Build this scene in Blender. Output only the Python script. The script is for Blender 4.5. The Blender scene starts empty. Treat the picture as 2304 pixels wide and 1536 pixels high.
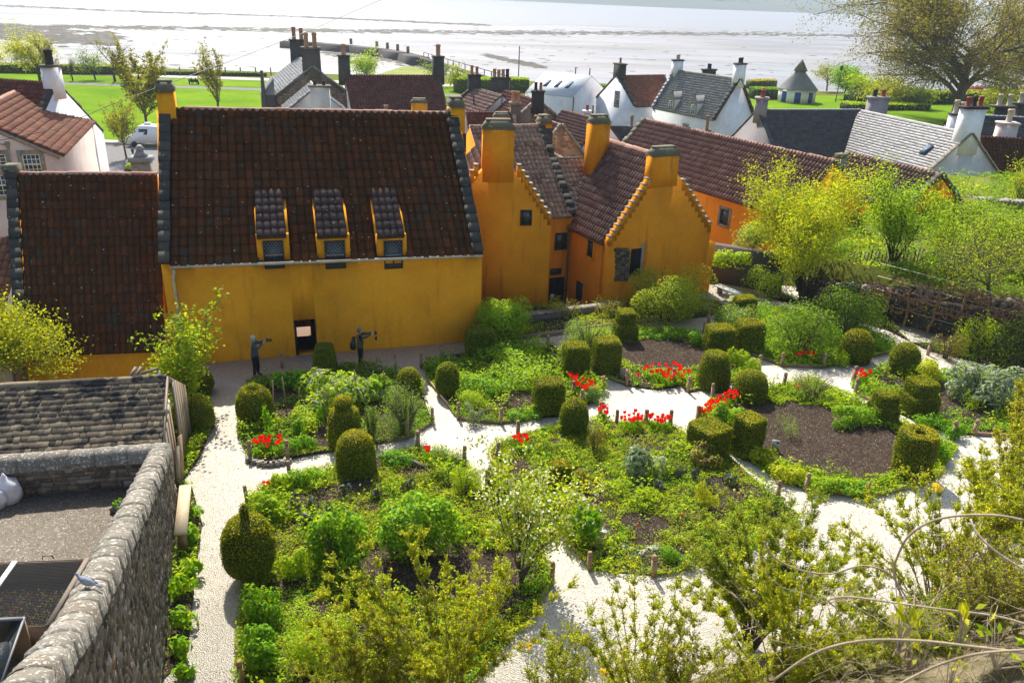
import bpy, bmesh, math, random
import numpy as np
from mathutils import Vector, Matrix, noise
R = math.radians
rng = np.random.default_rng(7)
random.seed(7)
scene = bpy.context.scene
COL = scene.collection

# ---------------------------------------------------------------- camera
FPX, PITCH, ROLL, CAMH = 1810.0, R(23.2), R(2.0), 13.5
def _basis():
    f = np.array([0, math.cos(PITCH), -math.sin(PITCH)]); r = np.array([1., 0, 0]); u = np.cross(r, f)
    c, s = math.cos(ROLL), math.sin(ROLL)
    return c*r + s*u, -s*r + c*u, f
_r, _u, _f = _basis()
EYE = np.array([0, 0, CAMH])
cd = bpy.data.cameras.new('camera'); cam = bpy.data.objects.new('camera', cd); COL.objects.link(cam)
cd.sensor_width = 36.0; cd.lens = 36.0*FPX/2304; cd.clip_start = .1; cd.clip_end = 20000
cam.matrix_world = Matrix(((_r[0], _u[0], -_f[0], 0), (_r[1], _u[1], -_f[1], 0), (_r[2], _u[2], -_f[2], CAMH), (0, 0, 0, 1)))
cd.dof.use_dof = True; cd.dof.focus_distance = 24; cd.dof.aperture_fstop = 4.0
scene.camera = cam

# ---------------------------------------------------------------- light
SUN_EL, SUN_AZ = R(48.5), R(-18)          # azimuth from +Y towards +X
w = bpy.data.worlds.new('World'); scene.world = w; w.use_nodes = True
nt = w.node_tree; bg = nt.nodes['Background']
sky = nt.nodes.new('ShaderNodeTexSky'); sky.sky_type = 'NISHITA'; sky.sun_disc = False
sky.sun_elevation = SUN_EL; sky.sun_rotation = SUN_AZ; sky.dust_density = 2.0; sky.air_density = 1.0
nt.links.new(sky.outputs[0], bg.inputs[0]); bg.inputs[1].default_value = 0.125
sl = bpy.data.lights.new('sun', 'SUN'); so = bpy.data.objects.new('sun', sl); COL.objects.link(so)
sl.energy = 4.8; sl.angle = R(.53); sl.color = (1, .94, .84)
sd = Vector((math.sin(SUN_AZ)*math.cos(SUN_EL), math.cos(SUN_AZ)*math.cos(SUN_EL), math.sin(SUN_EL)))
so.rotation_euler = sd.to_track_quat('Z', 'Y').to_euler(); so.location = (0, 0, 60)
vs = scene.view_settings; vs.view_transform = 'Standard'; vs.look = 'None'; vs.gamma = 1; vs.exposure = 0.92; vs.use_curve_mapping = False
scene.cycles.max_bounces = 6; scene.cycles.transparent_max_bounces = 8; scene.cycles.volume_bounces = 0
scene.cycles.sample_clamp_indirect = 6; scene.cycles.caustics_reflective = False; scene.cycles.caustics_refractive = False

# ---------------------------------------------------------------- layout helpers: photo pixel -> place in the world
def ray(u, v):
    return (u-1152)/FPX*_r - (v-768)/FPX*_u + _f
def G(u, v, z=0.):                      # on the level z
    d = ray(u, v); return EYE + d*((z-CAMH)/d[2])
def D(u, v, y):                         # at the distance y
    d = ray(u, v); return EYE + d*(y/d[1])
def VP(u, v, A, B):                     # on the upright plane through A and B
    n = np.array([-(B[1]-A[1]), B[0]-A[0]]); d = ray(u, v)
    return EYE + d*(np.dot(n, np.array(A[:2]))/np.dot(n, d[:2]))
def hgt(vtop, u, base):                 # height that reaches the row vtop above a base point
    return D(u, vtop, base[1])[2]-base[2]

# ---------------------------------------------------------------- object helpers
def link(o, parent=None):
    COL.objects.link(o)
    if parent is not None: o.parent = parent
    return o
def tag(o, label=None, cat=None, group=None, kind=None):
    if label: o['label'] = label
    if cat: o['category'] = cat
    if group: o['group'] = group
    if kind: o['kind'] = kind
    return o
ROOT = {}
def empty(name, loc, label, cat, group=None, rz=0):
    o = bpy.data.objects.new(name, None); link(o); o.location = loc; o.rotation_euler = (0, 0, rz)
    o.empty_display_size = .2
    tag(o, label, cat, group); ROOT[o.name] = np.array(loc, float)
    return o
def npmesh(name, V, F, mats, mi=None, smooth=False):
    """V (n,3), F (m,k) array or list of lists"""
    me = bpy.data.meshes.new(name); V = np.asarray(V, np.float32)
    if isinstance(F, np.ndarray):
        k = F.shape[1]; m = len(F); flat = F.astype(np.int32).ravel(); starts = np.arange(0, m*k, k, dtype=np.int32); tot = np.full(m, k, np.int32)
    else:
        tot = np.array([len(f) for f in F], np.int32); flat = np.array([i for f in F for i in f], np.int32); starts = np.concatenate(([0], np.cumsum(tot)[:-1])).astype(np.int32)
    me.vertices.add(len(V)); me.vertices.foreach_set('co', V.ravel())
    me.loops.add(len(flat)); me.loops.foreach_set('vertex_index', flat)
    me.polygons.add(len(tot)); me.polygons.foreach_set('loop_start', starts); me.polygons.foreach_set('loop_total', tot)
    for m_ in (mats if isinstance(mats, (list, tuple)) else [mats]): me.materials.append(m_)
    if mi is not None: me.polygons.foreach_set('material_index', np.asarray(mi, np.int32))
    if smooth: me.polygons.foreach_set('use_smooth', np.ones(len(tot), bool))
    me.update(calc_edges=True); me.validate()
    return me
def mobj(name, me, parent=None, loc=None, rz=0.):
    o = bpy.data.objects.new(name, me); link(o, parent)
    if loc is not None: o.location = loc
    if rz: o.rotation_euler = (0, 0, rz)
    return o
class MB:
    """collects shapes in world coordinates; build() makes ONE object, vertices relative to org"""
    def __init__(s): s.V = []; s.F = []; s.M = []
    def add(s, V, F, m=0):
        b = len(s.V); s.V += [tuple(map(float, v)) for v in V]; s.F += [[i+b for i in f] for f in F]; s.M += [m]*len(F)
    def frame(s, o, ax, ay, az, m=0, bev=0):   # box spanning o + a*ax + b*ay + c*az, a,b,c in 0..1
        o, ax, ay, az = (np.array(q, float) for q in (o, ax, ay, az))
        V = [o+a*ax+b*ay+c*az for c in (0, 1) for b in (0, 1) for a in (0, 1)]
        s.add(V, [(0, 2, 3, 1), (4, 5, 7, 6), (0, 1, 5, 4), (2, 6, 7, 3), (0, 4, 6, 2), (1, 3, 7, 5)], m)
    def box(s, c, sx, sy, sz, rz=0, m=0):      # c = centre of the bottom face
        ca, sa = math.cos(rz), math.sin(rz); ax = np.array([ca*sx, sa*sx, 0]); ay = np.array([-sa*sy, ca*sy, 0]); az = np.array([0, 0, sz])
        s.frame(np.array(c, float)-ax/2-ay/2, ax, ay, az, m)
    def taper(s, c, sx, sy, sz, tx, ty, rz=0, m=0):
        ca, sa = math.cos(rz), math.sin(rz); V = []
        for (a, b, z) in ((sx, sy, 0), (tx, ty, sz)):
            for (i, j) in ((-1, -1), (1, -1), (1, 1), (-1, 1)):
                V.append((c[0]+(i*a*ca-j*b*sa)/2, c[1]+(i*a*sa+j*b*ca)/2, c[2]+z))
        s.add(V, [(3, 2, 1, 0), (4, 5, 6, 7), (0, 1, 5, 4), (1, 2, 6, 5), (2, 3, 7, 6), (3, 0, 4, 7)], m)
    def lathe(s, c, prof, n=12, m=0, rz=0.):   # prof list of (r, z)
        V = []; F = []
        for (r, z) in prof:
            for k in range(n):
                a = rz+2*math.pi*k/n; V.append((c[0]+r*math.cos(a), c[1]+r*math.sin(a), c[2]+z))
        for i in range(len(prof)-1):
            for k in range(n):
                F.append((i*n+k, i*n+(k+1) % n, (i+1)*n+(k+1) % n, (i+1)*n+k))
        F.append(list(range(n))[::-1]); F.append([(len(prof)-1)*n+k for k in range(n)])
        s.add(V, F, m)
    def tube(s, pts, rad, n=6, m=0, cap=True):
        V, F = tube_arrays(np.array(pts, float), rad, n)
        if cap: F = [list(f) for f in F]+[list(range(n))[::-1], [len(V)-n+k for k in range(n)]]
        s.add(V, F, m)
    def prism(s, poly, z0, z1, m=0):           # poly list of (x,y) ccw
        n = len(poly); V = [(x, y, z0) for x, y in poly]+[(x, y, z1) for x, y in poly]
        s.add(V, [list(range(n))[::-1], list(range(n, 2*n))]+[(i, (i+1) % n, n+(i+1) % n, n+i) for i in range(n)], m)
    def build(s, name, mats, parent=None, org=None, smooth=False):
        if org is None: org = ROOT.get(parent.name, ROOT.get(parent.parent.name) if parent.parent else None) if parent is not None else np.zeros(3)
        if org is None: org = np.zeros(3)
        me = npmesh(name, np.array(s.V)-np.array(org), s.F, mats, s.M, smooth)
        o = mobj(name, me, parent)
        if parent is None: o.location = org
        else: ROOT[o.name] = np.array(org, float)
        return o
def tube_arrays(P, rad, n=6):
    k = len(P); rad = np.broadcast_to(np.asarray(rad, float), (k,)) if np.ndim(rad) == 0 else np.asarray(rad, float)
    T = np.gradient(P, axis=0); T /= np.linalg.norm(T, axis=1)[:, None]+1e-9
    up = np.array([0, 0, 1.]) if abs(T[0][2]) < .9 else np.array([1., 0, 0])
    A = np.cross(T, up); A /= np.linalg.norm(A, axis=1)[:, None]+1e-9; B = np.cross(T, A)
    a = np.arange(n)*2*math.pi/n
    V = (P[:, None, :]+rad[:, None, None]*(np.cos(a)[None, :, None]*A[:, None, :]+np.sin(a)[None, :, None]*B[:, None, :])).reshape(-1, 3)
    i = np.arange(k-1)[:, None]*n; j = np.arange(n)[None, :]; j2 = (j+1) % n
    F = np.stack([i+j, i+j2, i+n+j2, i+n+j], -1).reshape(-1, 4)
    return V, F
def segs_arrays(segs, n=4):
    """segs array (k,8): p0, p1, r0, r1 -> open cones"""
    S = np.asarray(segs, float); k = len(S); P0, P1 = S[:, :3], S[:, 3:6]; T = P1-P0; T /= np.linalg.norm(T, axis=1)[:, None]+1e-9
    up = np.where(np.abs(T[:, 2:3]) < .9, np.array([[0, 0, 1.]]), np.array([[1., 0, 0]])); A = np.cross(T, up); A /= np.linalg.norm(A, axis=1)[:, None]+1e-9; B = np.cross(T, A)
    a = np.arange(n)*2*math.pi/n
    ring = np.cos(a)[None, :, None]*A[:, None, :]+np.sin(a)[None, :, None]*B[:, None, :]
    V = np.stack([P0[:, None]+ring*S[:, 6][:, None, None], P1[:, None]+ring*S[:, 7][:, None, None]], 1).reshape(-1, 3)
    b = (np.arange(k)*2*n)[:, None]; j = np.arange(n)[None, :]; j2 = (j+1) % n
    return V, np.stack([b+j, b+j2, b+n+j2, b+n+j], -1).reshape(-1, 4)
def unit(a): return a/(np.linalg.norm(a, axis=-1, keepdims=True)+1e-9)

# ---------------------------------------------------------------- materials
def mat(name):
    m = bpy.data.materials.new(name); m.use_nodes = True; n = m.node_tree.nodes; n.clear()
    out = n.new('ShaderNodeOutputMaterial'); b = n.new('ShaderNodeBsdfPrincipled'); m.node_tree.links.new(b.outputs[0], out.inputs[0])
    b.inputs['Roughness'].default_value = .85; b.inputs['Specular IOR Level'].default_value = .25
    return m, m.node_tree, b, out
def nd(t, typ, **kw):
    n = t.nodes.new(typ)
    for k, v in kw.items():
        if k in n.inputs: n.inputs[k].default_value = v
        else: setattr(n, k, v)
    return n
def ramp(t, fac, cols):
    r = t.nodes.new('ShaderNodeValToRGB'); e = r.color_ramp.elements
    while len(e) < len(cols): e.new(.5)
    for q, (p, c) in zip(e, cols): q.position = p; q.color = (*c, 1)
    t.links.new(fac, r.inputs[0]); return r.outputs[0]
def mixc(t, f, a, b, mode='MIX'):
    m = t.nodes.new('ShaderNodeMix'); m.data_type = 'RGBA'; m.blend_type = mode
    for s, i in ((f, 0), (a, 6), (b, 7)):
        if isinstance(s, (int, float)): m.inputs[i].default_value = s
        elif isinstance(s, tuple): m.inputs[i].default_value = (*s, 1)
        else: t.links.new(s, m.inputs[i])
    return m.outputs[2]
def mth(t, op, a, b=0.):
    m = t.nodes.new('ShaderNodeMath'); m.operation = op
    for s, i in ((a, 0), (b, 1)):
        if isinstance(s, (int, float)): m.inputs[i].default_value = s
        else: t.links.new(s, m.inputs[i])
    return m.outputs[0]
def coord(t, scale=(1, 1, 1)):
    g = t.nodes.new('ShaderNodeNewGeometry'); mp = t.nodes.new('ShaderNodeMapping'); mp.inputs['Scale'].default_value = scale
    t.links.new(g.outputs['Position'], mp.inputs[0]); return mp.outputs[0]
def noi(t, sc, vec, det=4., rough=.6):
    n = nd(t, 'ShaderNodeTexNoise', Scale=sc, Detail=det, Roughness=rough); t.links.new(vec, n.inputs['Vector']); return n.outputs[0]
def vor(t, sc, vec, out=0, feature='F1'):
    n = nd(t, 'ShaderNodeTexVoronoi', Scale=sc); n.feature = feature; t.links.new(vec, n.inputs['Vector']); return n.outputs[out]
def bump(t, b, h, s=.4, d=.02):
    n = nd(t, 'ShaderNodeBump', Strength=s, Distance=d); t.links.new(h, n.inputs['Height']); t.links.new(n.outputs[0], b.inputs['Normal'])
def rnd(t):
    """one random value per loose piece and per object"""
    g = t.nodes.new('ShaderNodeNewGeometry'); o = t.nodes.new('ShaderNodeObjectInfo')
    return mth(t, 'FRACT', mth(t, 'ADD', g.outputs['Random Per Island'], o.outputs['Random']))
def simple(name, c, rough=.8, spec=.25, var=.25, sc=6., bmp=.2, metal=0.):
    m, t, b, _ = mat(name); v = coord(t); n = noi(t, sc, v)
    lo = tuple(x*(1-var) for x in c); hi = tuple(min(1, x*(1+var)) for x in c)
    t.links.new(ramp(t, n, [(.3, lo), (.7, hi)]), b.inputs['Base Color'])
    b.inputs['Roughness'].default_value = rough; b.inputs['Specular IOR Level'].default_value = spec; b.inputs['Metallic'].default_value = metal
    if bmp: bump(t, b, noi(t, sc*6, v), bmp)
    return m
def pieces(name, cols, lichen=None, rough=.85, sc=3., spec=.2, bmp=.4, grain=30., spots=None):
    """tiles, stones, shingles: one tone per piece, blotches and lichen over it"""
    m, t, b, _ = mat(name); v = coord(t); k = len(cols)
    base = ramp(t, rnd(t), [(i/(k-1) if k > 1 else 0, c) for i, c in enumerate(cols)])
    base = mixc(t, mth(t, 'MULTIPLY', noi(t, sc, v), .55), base, tuple(x*.45 for x in cols[0]), 'MIX')
    base = mixc(t, .5, base, ramp(t, noi(t, grain, v), [(.3, (.55, .55, .55)), (.75, (1.25, 1.25, 1.25))]), 'MULTIPLY')
    if lichen:
        lc, thr, ls = lichen
        f = ramp(t, noi(t, ls, v, 3, .7), [(thr, (0, 0, 0)), (thr+.05, (1, 1, 1))])
        base = mixc(t, f, base, lc)
    if spots:
        sc_, amt, col = spots; dist = vor(t, sc_, v, 0); sp = t.nodes.new('ShaderNodeSeparateColor'); t.links.new(vor(t, sc_, v, 1), sp.inputs[0])
        f = mth(t, 'LESS_THAN', mth(t, 'ADD', dist, mth(t, 'MULTIPLY', noi(t, sc_*5, v, 2), .12)), mth(t, 'ADD', mth(t, 'MULTIPLY', mth(t, 'POWER', sp.outputs[0], 9.), amt), .0))
        base = mixc(t, mth(t, 'MULTIPLY', f, .8), base, col)
    t.links.new(base, b.inputs['Base Color']); b.inputs['Roughness'].default_value = rough; b.inputs['Specular IOR Level'].default_value = spec
    bump(t, b, noi(t, grain, v), bmp, .01)
    return m
def render_wall(name, c, dark, stain=.5, sc=.5, rough=.9):
    """lime harling: mottled, with rain streaks"""
    m, t, b, _ = mat(name); v = coord(t)
    base = ramp(t, noi(t, sc, v, 5, .65), [(.3, tuple(x*.82 for x in c)), (.5, c), (.72, tuple(min(1, x*1.12) for x in c))])
    base = mixc(t, mth(t, 'MULTIPLY', ramp(t, noi(t, .9, coord(t, (1, 1, 1.6)), 6, .75), [(.45, (0, 0, 0)), (.62, (1, 1, 1))]), .35), base, (c[0]*.93, c[1]*.78, c[2]*.8))
    base = mixc(t, mth(t, 'MULTIPLY', ramp(t, noi(t, 2.6, v, 6, .8), [(.62, (0, 0, 0)), (.7, (1, 1, 1))]), .3), base, dark)
    st = coord(t, (2.2, 2.2, .22)); s1 = ramp(t, noi(t, 1.3, st, 5, .7), [(.55, (0, 0, 0)), (.78, (1, 1, 1))])
    base = mixc(t, mth(t, 'MULTIPLY', s1, stain), base, dark)
    base = mixc(t, .35, base, ramp(t, noi(t, 14, v), [(.3, (.7, .7, .7)), (.7, (1.15, 1.15, 1.15))]), 'MULTIPLY')
    t.links.new(base, b.inputs['Base Color']); b.inputs['Roughness'].default_value = rough; b.inputs['Specular IOR Level'].default_value = .1
    bump(t, b, noi(t, 9, v, 5), .35, .03)
    return m
def leafmat(name, cols, trans=.4, rough=.5, spec=.3):
    spec = min(spec, .5)*.35; rough = max(rough, .5)
    m, t, b, out = mat(name); v = coord(t); k = len(cols)
    c = ramp(t, rnd(t), [(i/(k-1), q) for i, q in enumerate(cols)])
    c = mixc(t, .6, c, ramp(t, noi(t, 1.1, v, 2), [(.3, (.72, .78, .7)), (.7, (1.25, 1.2, 1.2))]), 'MULTIPLY')
    t.links.new(c, b.inputs['Base Color']); b.inputs['Roughness'].default_value = rough; b.inputs['Specular IOR Level'].default_value = spec
    tr = t.nodes.new('ShaderNodeBsdfTranslucent'); t.links.new(mixc(t, 1., c, (1.5, 1.4, .35), 'MULTIPLY'), tr.inputs[0])
    mx = nd(t, 'ShaderNodeMixShader'); mx.inputs[0].default_value = trans
    t.links.new(b.outputs[0], mx.inputs[1]); t.links.new(tr.outputs[0], mx.inputs[2]); t.links.new(mx.outputs[0], out.inputs[0])
    return m
def glassmat(name, c=(.03, .04, .045), rough=.08):
    m, t, b, _ = mat(name); b.inputs['Base Color'].default_value = (*c, 1); b.inputs['Roughness'].default_value = rough; b.inputs['Specular IOR Level'].default_value = .6
    return m

M = {}
M['yellow'] = render_wall('yellow limewash', (.80, .335, .014), (.22, .10, .02), .5)
M['orange'] = render_wall('orange limewash', (.80, .285, .014), (.18, .07, .02), .5)
M['ochre'] = render_wall('ochre limewash', (.74, .275, .012), (.13, .06, .018), .8)
M['cream'] = render_wall('cream harling', (.74, .70, .62), (.3, .29, .25), .35)
M['white'] = render_wall('white harling', (.80, .80, .78), (.45, .45, .42), .25)
M['blueish'] = render_wall('whitewash', (.74, .76, .80), (.5, .5, .5), .2)
M['pink'] = render_wall('pinkish harling', (.62, .52, .46), (.25, .22, .2), .35)
M['grey'] = render_wall('grey harling', (.27, .25, .25), (.13, .12, .12), .4)
M['palegrey'] = render_wall('pale grey harling', (.58, .57, .50), (.28, .27, .22), .45)
M['tile_dark'] = pieces('weathered dark pantile', [(.075, .036, .017), (.096, .041, .017), (.125, .046, .018), (.08, .038, .018), (.155, .056, .022), (.062, .033, .018)], ((.055, .045, .033), .58, 1.7), sc=1.1, spec=.04, rough=.95, spots=(8., .36, (.38, .38, .34)))
M['tile_red'] = pieces('red pantile', [(.16, .055, .038), (.11, .04, .03), (.22, .075, .05), (.09, .04, .033)], ((.3, .26, .2), .74, 6.), sc=1.)
M['tile_orange'] = pieces('orange pantile', [(.30, .11, .06), (.2, .08, .05), (.36, .16, .09), (.15, .07, .05), (.26, .13, .07)], ((.34, .27, .12), .66, 3.))
M['tile_brown'] = pieces('brown pantile', [(.15, .082, .064), (.20, .11, .088), (.11, .062, .052), (.24, .15, .12)], ((.30, .25, .19), .66, 4.), sc=1., spots=(8., .3, (.4, .38, .33)))
M['tile_lich'] = pieces('lichened pantile', [(.40, .28, .19), (.34, .22, .15), (.48, .36, .25), (.36, .22, .16), (.2, .11, .08)], ((.55, .48, .34), .6, 5.), sc=1.)
M['ridge'] = pieces('clay ridge tile', [(.44, .25, .18), (.36, .19, .13), (.5, .31, .23)], ((.35, .33, .28), .66, 6.))
M['slate'] = pieces('grey slate', [(.19, .19, .185), (.25, .245, .235), (.14, .145, .145), (.31, .30, .28)], ((.30, .29, .25), .7, 4.), rough=.6, spec=.45, sc=.8)
M['slate_dark'] = pieces('dark slate', [(.055, .055, .06), (.085, .085, .085), (.04, .04, .045), (.11, .11, .105)], ((.22, .22, .17), .72, 4.), rough=.65, spec=.35, sc=.6)
M['slate_pale'] = pieces('pale slate', [(.30, .29, .28), (.38, .37, .35), (.25, .24, .24), (.42, .41, .39)], ((.5, .48, .42), .68, 2.), rough=.5, spec=.6, sc=.5)
M['metalroof'] = simple('pale roof sheet', (.50, .52, .53), .5, .5, .06, 1.2, .05)
M['stone_dark'] = pieces('weathered skew stone', [(.055, .055, .045), (.09, .085, .07), (.04, .042, .036), (.12, .11, .085)], ((.22, .22, .15), .64, 5.))
M['stone_pale'] = pieces('pale sandstone', [(.36, .32, .25), (.28, .25, .20), (.42, .38, .31)], ((.12, .12, .09), .56, 5.))
M['stone_cap'] = pieces('lichened cap stone', [(.18, .17, .115), (.14, .135, .095), (.23, .21, .15)], ((.36, .30, .10), .62, 4.))
M['coping'] = pieces('grey coping stone', [(.24, .215, .17), (.18, .16, .125), (.30, .275, .225), (.21, .175, .13)], ((.46, .44, .385), .56, 13.), bmp=1., grain=30, sc=9., spots=(16., .5, (.10, .095, .075)))
M['rubble'] = pieces('rubble stone', [(.16, .12, .08), (.24, .18, .125), (.07, .058, .048), (.36, .31, .25), (.13, .10, .075), (.05, .044, .038), (.28, .20, .12)], ((.40, .38, .33), .62, 14.), bmp=.9, grain=26)
M['mortar'] = simple('dark mortar', (.12, .095, .07), .95, .1, .5, 9., .6)
M['rubble_orange'] = pieces('orange rubble', [(.42, .24, .13), (.36, .2, .11), (.48, .29, .17), (.2, .13, .085)], None, bmp=.6)
M['tile_dorm'] = pieces('dormer pantile', [(.075, .05, .042), (.10, .06, .048), (.06, .042, .038), (.12, .075, .06)], ((.09, .09, .07), .62, 4.), sc=1.5, spots=(9., .4, (.44, .42, .38)))
M['rubble_dark'] = pieces('dark rubble stone', [(.075, .065, .055), (.11, .095, .08), (.055, .05, .045), (.14, .12, .1)], None, bmp=.8, grain=18)
M['clay_pot'] = pieces('clay chimney pot', [(.46, .24, .14), (.38, .18, .11), (.52, .33, .2)], ((.12, .1, .09), .6, 6.))
M['pot_red'] = simple('red clay pot', (.30, .045, .04), .6, .3, .25, 8., .1)
M['pot_buff'] = simple('buff clay pot', (.47, .38, .27), .7, .3, .3, 7., .1)
M['pot_dark'] = simple('sooty pot', (.035, .03, .03), .8, .2, .3, 9., .1)
M['wood'] = pieces('oak timber', [(.36, .24, .145), (.42, .29, .18), (.31, .20, .12)], None, rough=.75, sc=2., grain=24)
M['wood_grey'] = pieces('weathered timber', [(.27, .22, .17), (.34, .29, .23), (.22, .18, .145)], None, rough=.85, sc=3., grain=26)
M['wood_pale'] = pieces('fresh pale timber', [(.62, .50, .32), (.68, .56, .38)], None, rough=.7, sc=.8, bmp=.1)
M['shingle'] = pieces('split oak shingle', [(.13, .10, .07), (.24, .185, .115), (.065, .055, .045), (.34, .265, .16), (.16, .125, .085), (.05, .044, .036)], ((.030, .028, .026), .53, 1.6), sc=1.6, bmp=.6, grain=26)
M['glass'] = glassmat('window glass')
M['glass_sky'] = glassmat('skylight glass', (.08, .12, .17), .05)
M['frame_white'] = simple('white painted wood', (.72, .72, .70), .5, .3, .08, 5., 0)
M['frame_dark'] = simple('dark painted wood', (.035, .04, .035), .6, .3, .2, 5., 0)
M['lead'] = simple('grey lead', (.20, .21, .22), .5, .4, .2, 5., .1)
M['iron'] = simple('black iron', (.02, .02, .022), .5, .4, .2, 5., 0)
M['gutter'] = simple('cream cast gutter', (.50, .43, .33), .6, .3, .25, 6., .1)
M['pipe_dark'] = simple('painted downpipe', (.15, .085, .04), .6, .3, .2, 6., 0)
M['dark_in'] = simple('dark doorway boards', (.018, .018, .02), .9, .1, .3, 5., 0)  # dark doors and soil; also paints shade in the passage and opening
M['paving'] = pieces('sandstone paving', [(.50, .45, .37), (.44, .39, .32), (.55, .50, .42)], None, sc=1.)
M['slab'] = pieces('blue grey slate slab', [(.36, .38, .42), (.28, .30, .34), (.42, .44, .47)], None, rough=.5, sc=2.)
def gravelmat(name, c1, c2, c3, sc=55., big=.25):
    m, t, b, _ = mat(name); v = coord(t); cell = vor(t, sc, v, 1); sep = t.nodes.new('ShaderNodeSeparateColor'); t.links.new(cell, sep.inputs[0])
    base = ramp(t, sep.outputs[0], [(0, c1), (.45, c2), (.85, c2), (1, c3)])
    base = mixc(t, mth(t, 'MULTIPLY', ramp(t, noi(t, big, v, 5, .7), [(.42, (0, 0, 0)), (.7, (1, 1, 1))]), .35), base, c1)
    base = mixc(t, .4, base, ramp(t, noi(t, 6, v, 4), [(.3, (.78, .76, .72)), (.7, (1.1, 1.1, 1.1))]), 'MULTIPLY')
    t.links.new(base, b.inputs['Base Color']); b.inputs['Roughness'].default_value = .9
    bump(t, b, vor(t, sc, v, 0), .8, .03); return m
M['gravel'] = gravelmat('white gravel', (.37, .325, .255), (.62, .58, .505), (.78, .75, .69), 42.)
M['gravel_yard'] = gravelmat('grey yard gravel', (.10, .085, .065), (.19, .165, .13), (.42, .38, .33), 30., .6)
def soilmat():
    m, t, b, _ = mat('dark garden soil'); v = coord(t); cell = vor(t, 38., v, 1); sep = t.nodes.new('ShaderNodeSeparateColor'); t.links.new(cell, sep.inputs[0])
    base = ramp(t, sep.outputs[1], [(0, (.034, .024, .017)), (.6, (.062, .046, .034)), (.93, (.10, .076, .056)), (.98, (.26, .21, .16))])
    base = mixc(t, .6, base, ramp(t, noi(t, 5, v, 5), [(.3, (.7, .7, .7)), (.7, (1.25, 1.2, 1.2))]), 'MULTIPLY')
    t.links.new(base, b.inputs['Base Color']); b.inputs['Roughness'].default_value = 1.; b.inputs['Specular IOR Level'].default_value = .02; bump(t, b, noi(t, 22, v, 6, .7), 1., .06); return m
M['soil'] = soilmat()
def lawnmat(name, a, b2, sc=.12):
    m, t, b, _ = mat(name); v = coord(t)
    base = ramp(t, noi(t, sc, v, 6, .7), [(.35, a), (.65, b2)])
    base = mixc(t, .5, base, ramp(t, noi(t, 3., v, 5, .8), [(.3, (.65, .7, .6)), (.7, (1.3, 1.25, 1.2))]), 'MULTIPLY')
    t.links.new(base, b.inputs['Base Color']); b.inputs['Roughness'].default_value = 1.; b.inputs['Specular IOR Level'].default_value = .02; bump(t, b, noi(t, 6, v, 5), .5, .1); return m
M['lawn'] = lawnmat('mown lawn', (.095, .19, .006), (.165, .27, .010), .09)
M['rough_grass'] = lawnmat('rough grass', (.09, .11, .02), (.16, .17, .035), .4)
M['bankdirt'] = lawnmat('dry bank', (.10, .085, .05), (.2, .17, .11), 1.2)
M['asphalt'] = simple('asphalt', (.16, .155, .15), .9, .2, .15, 2., .2)
M['pave_light'] = simple('pale paving', (.42, .39, .34), .85, .2, .12, 1., .1)

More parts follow.
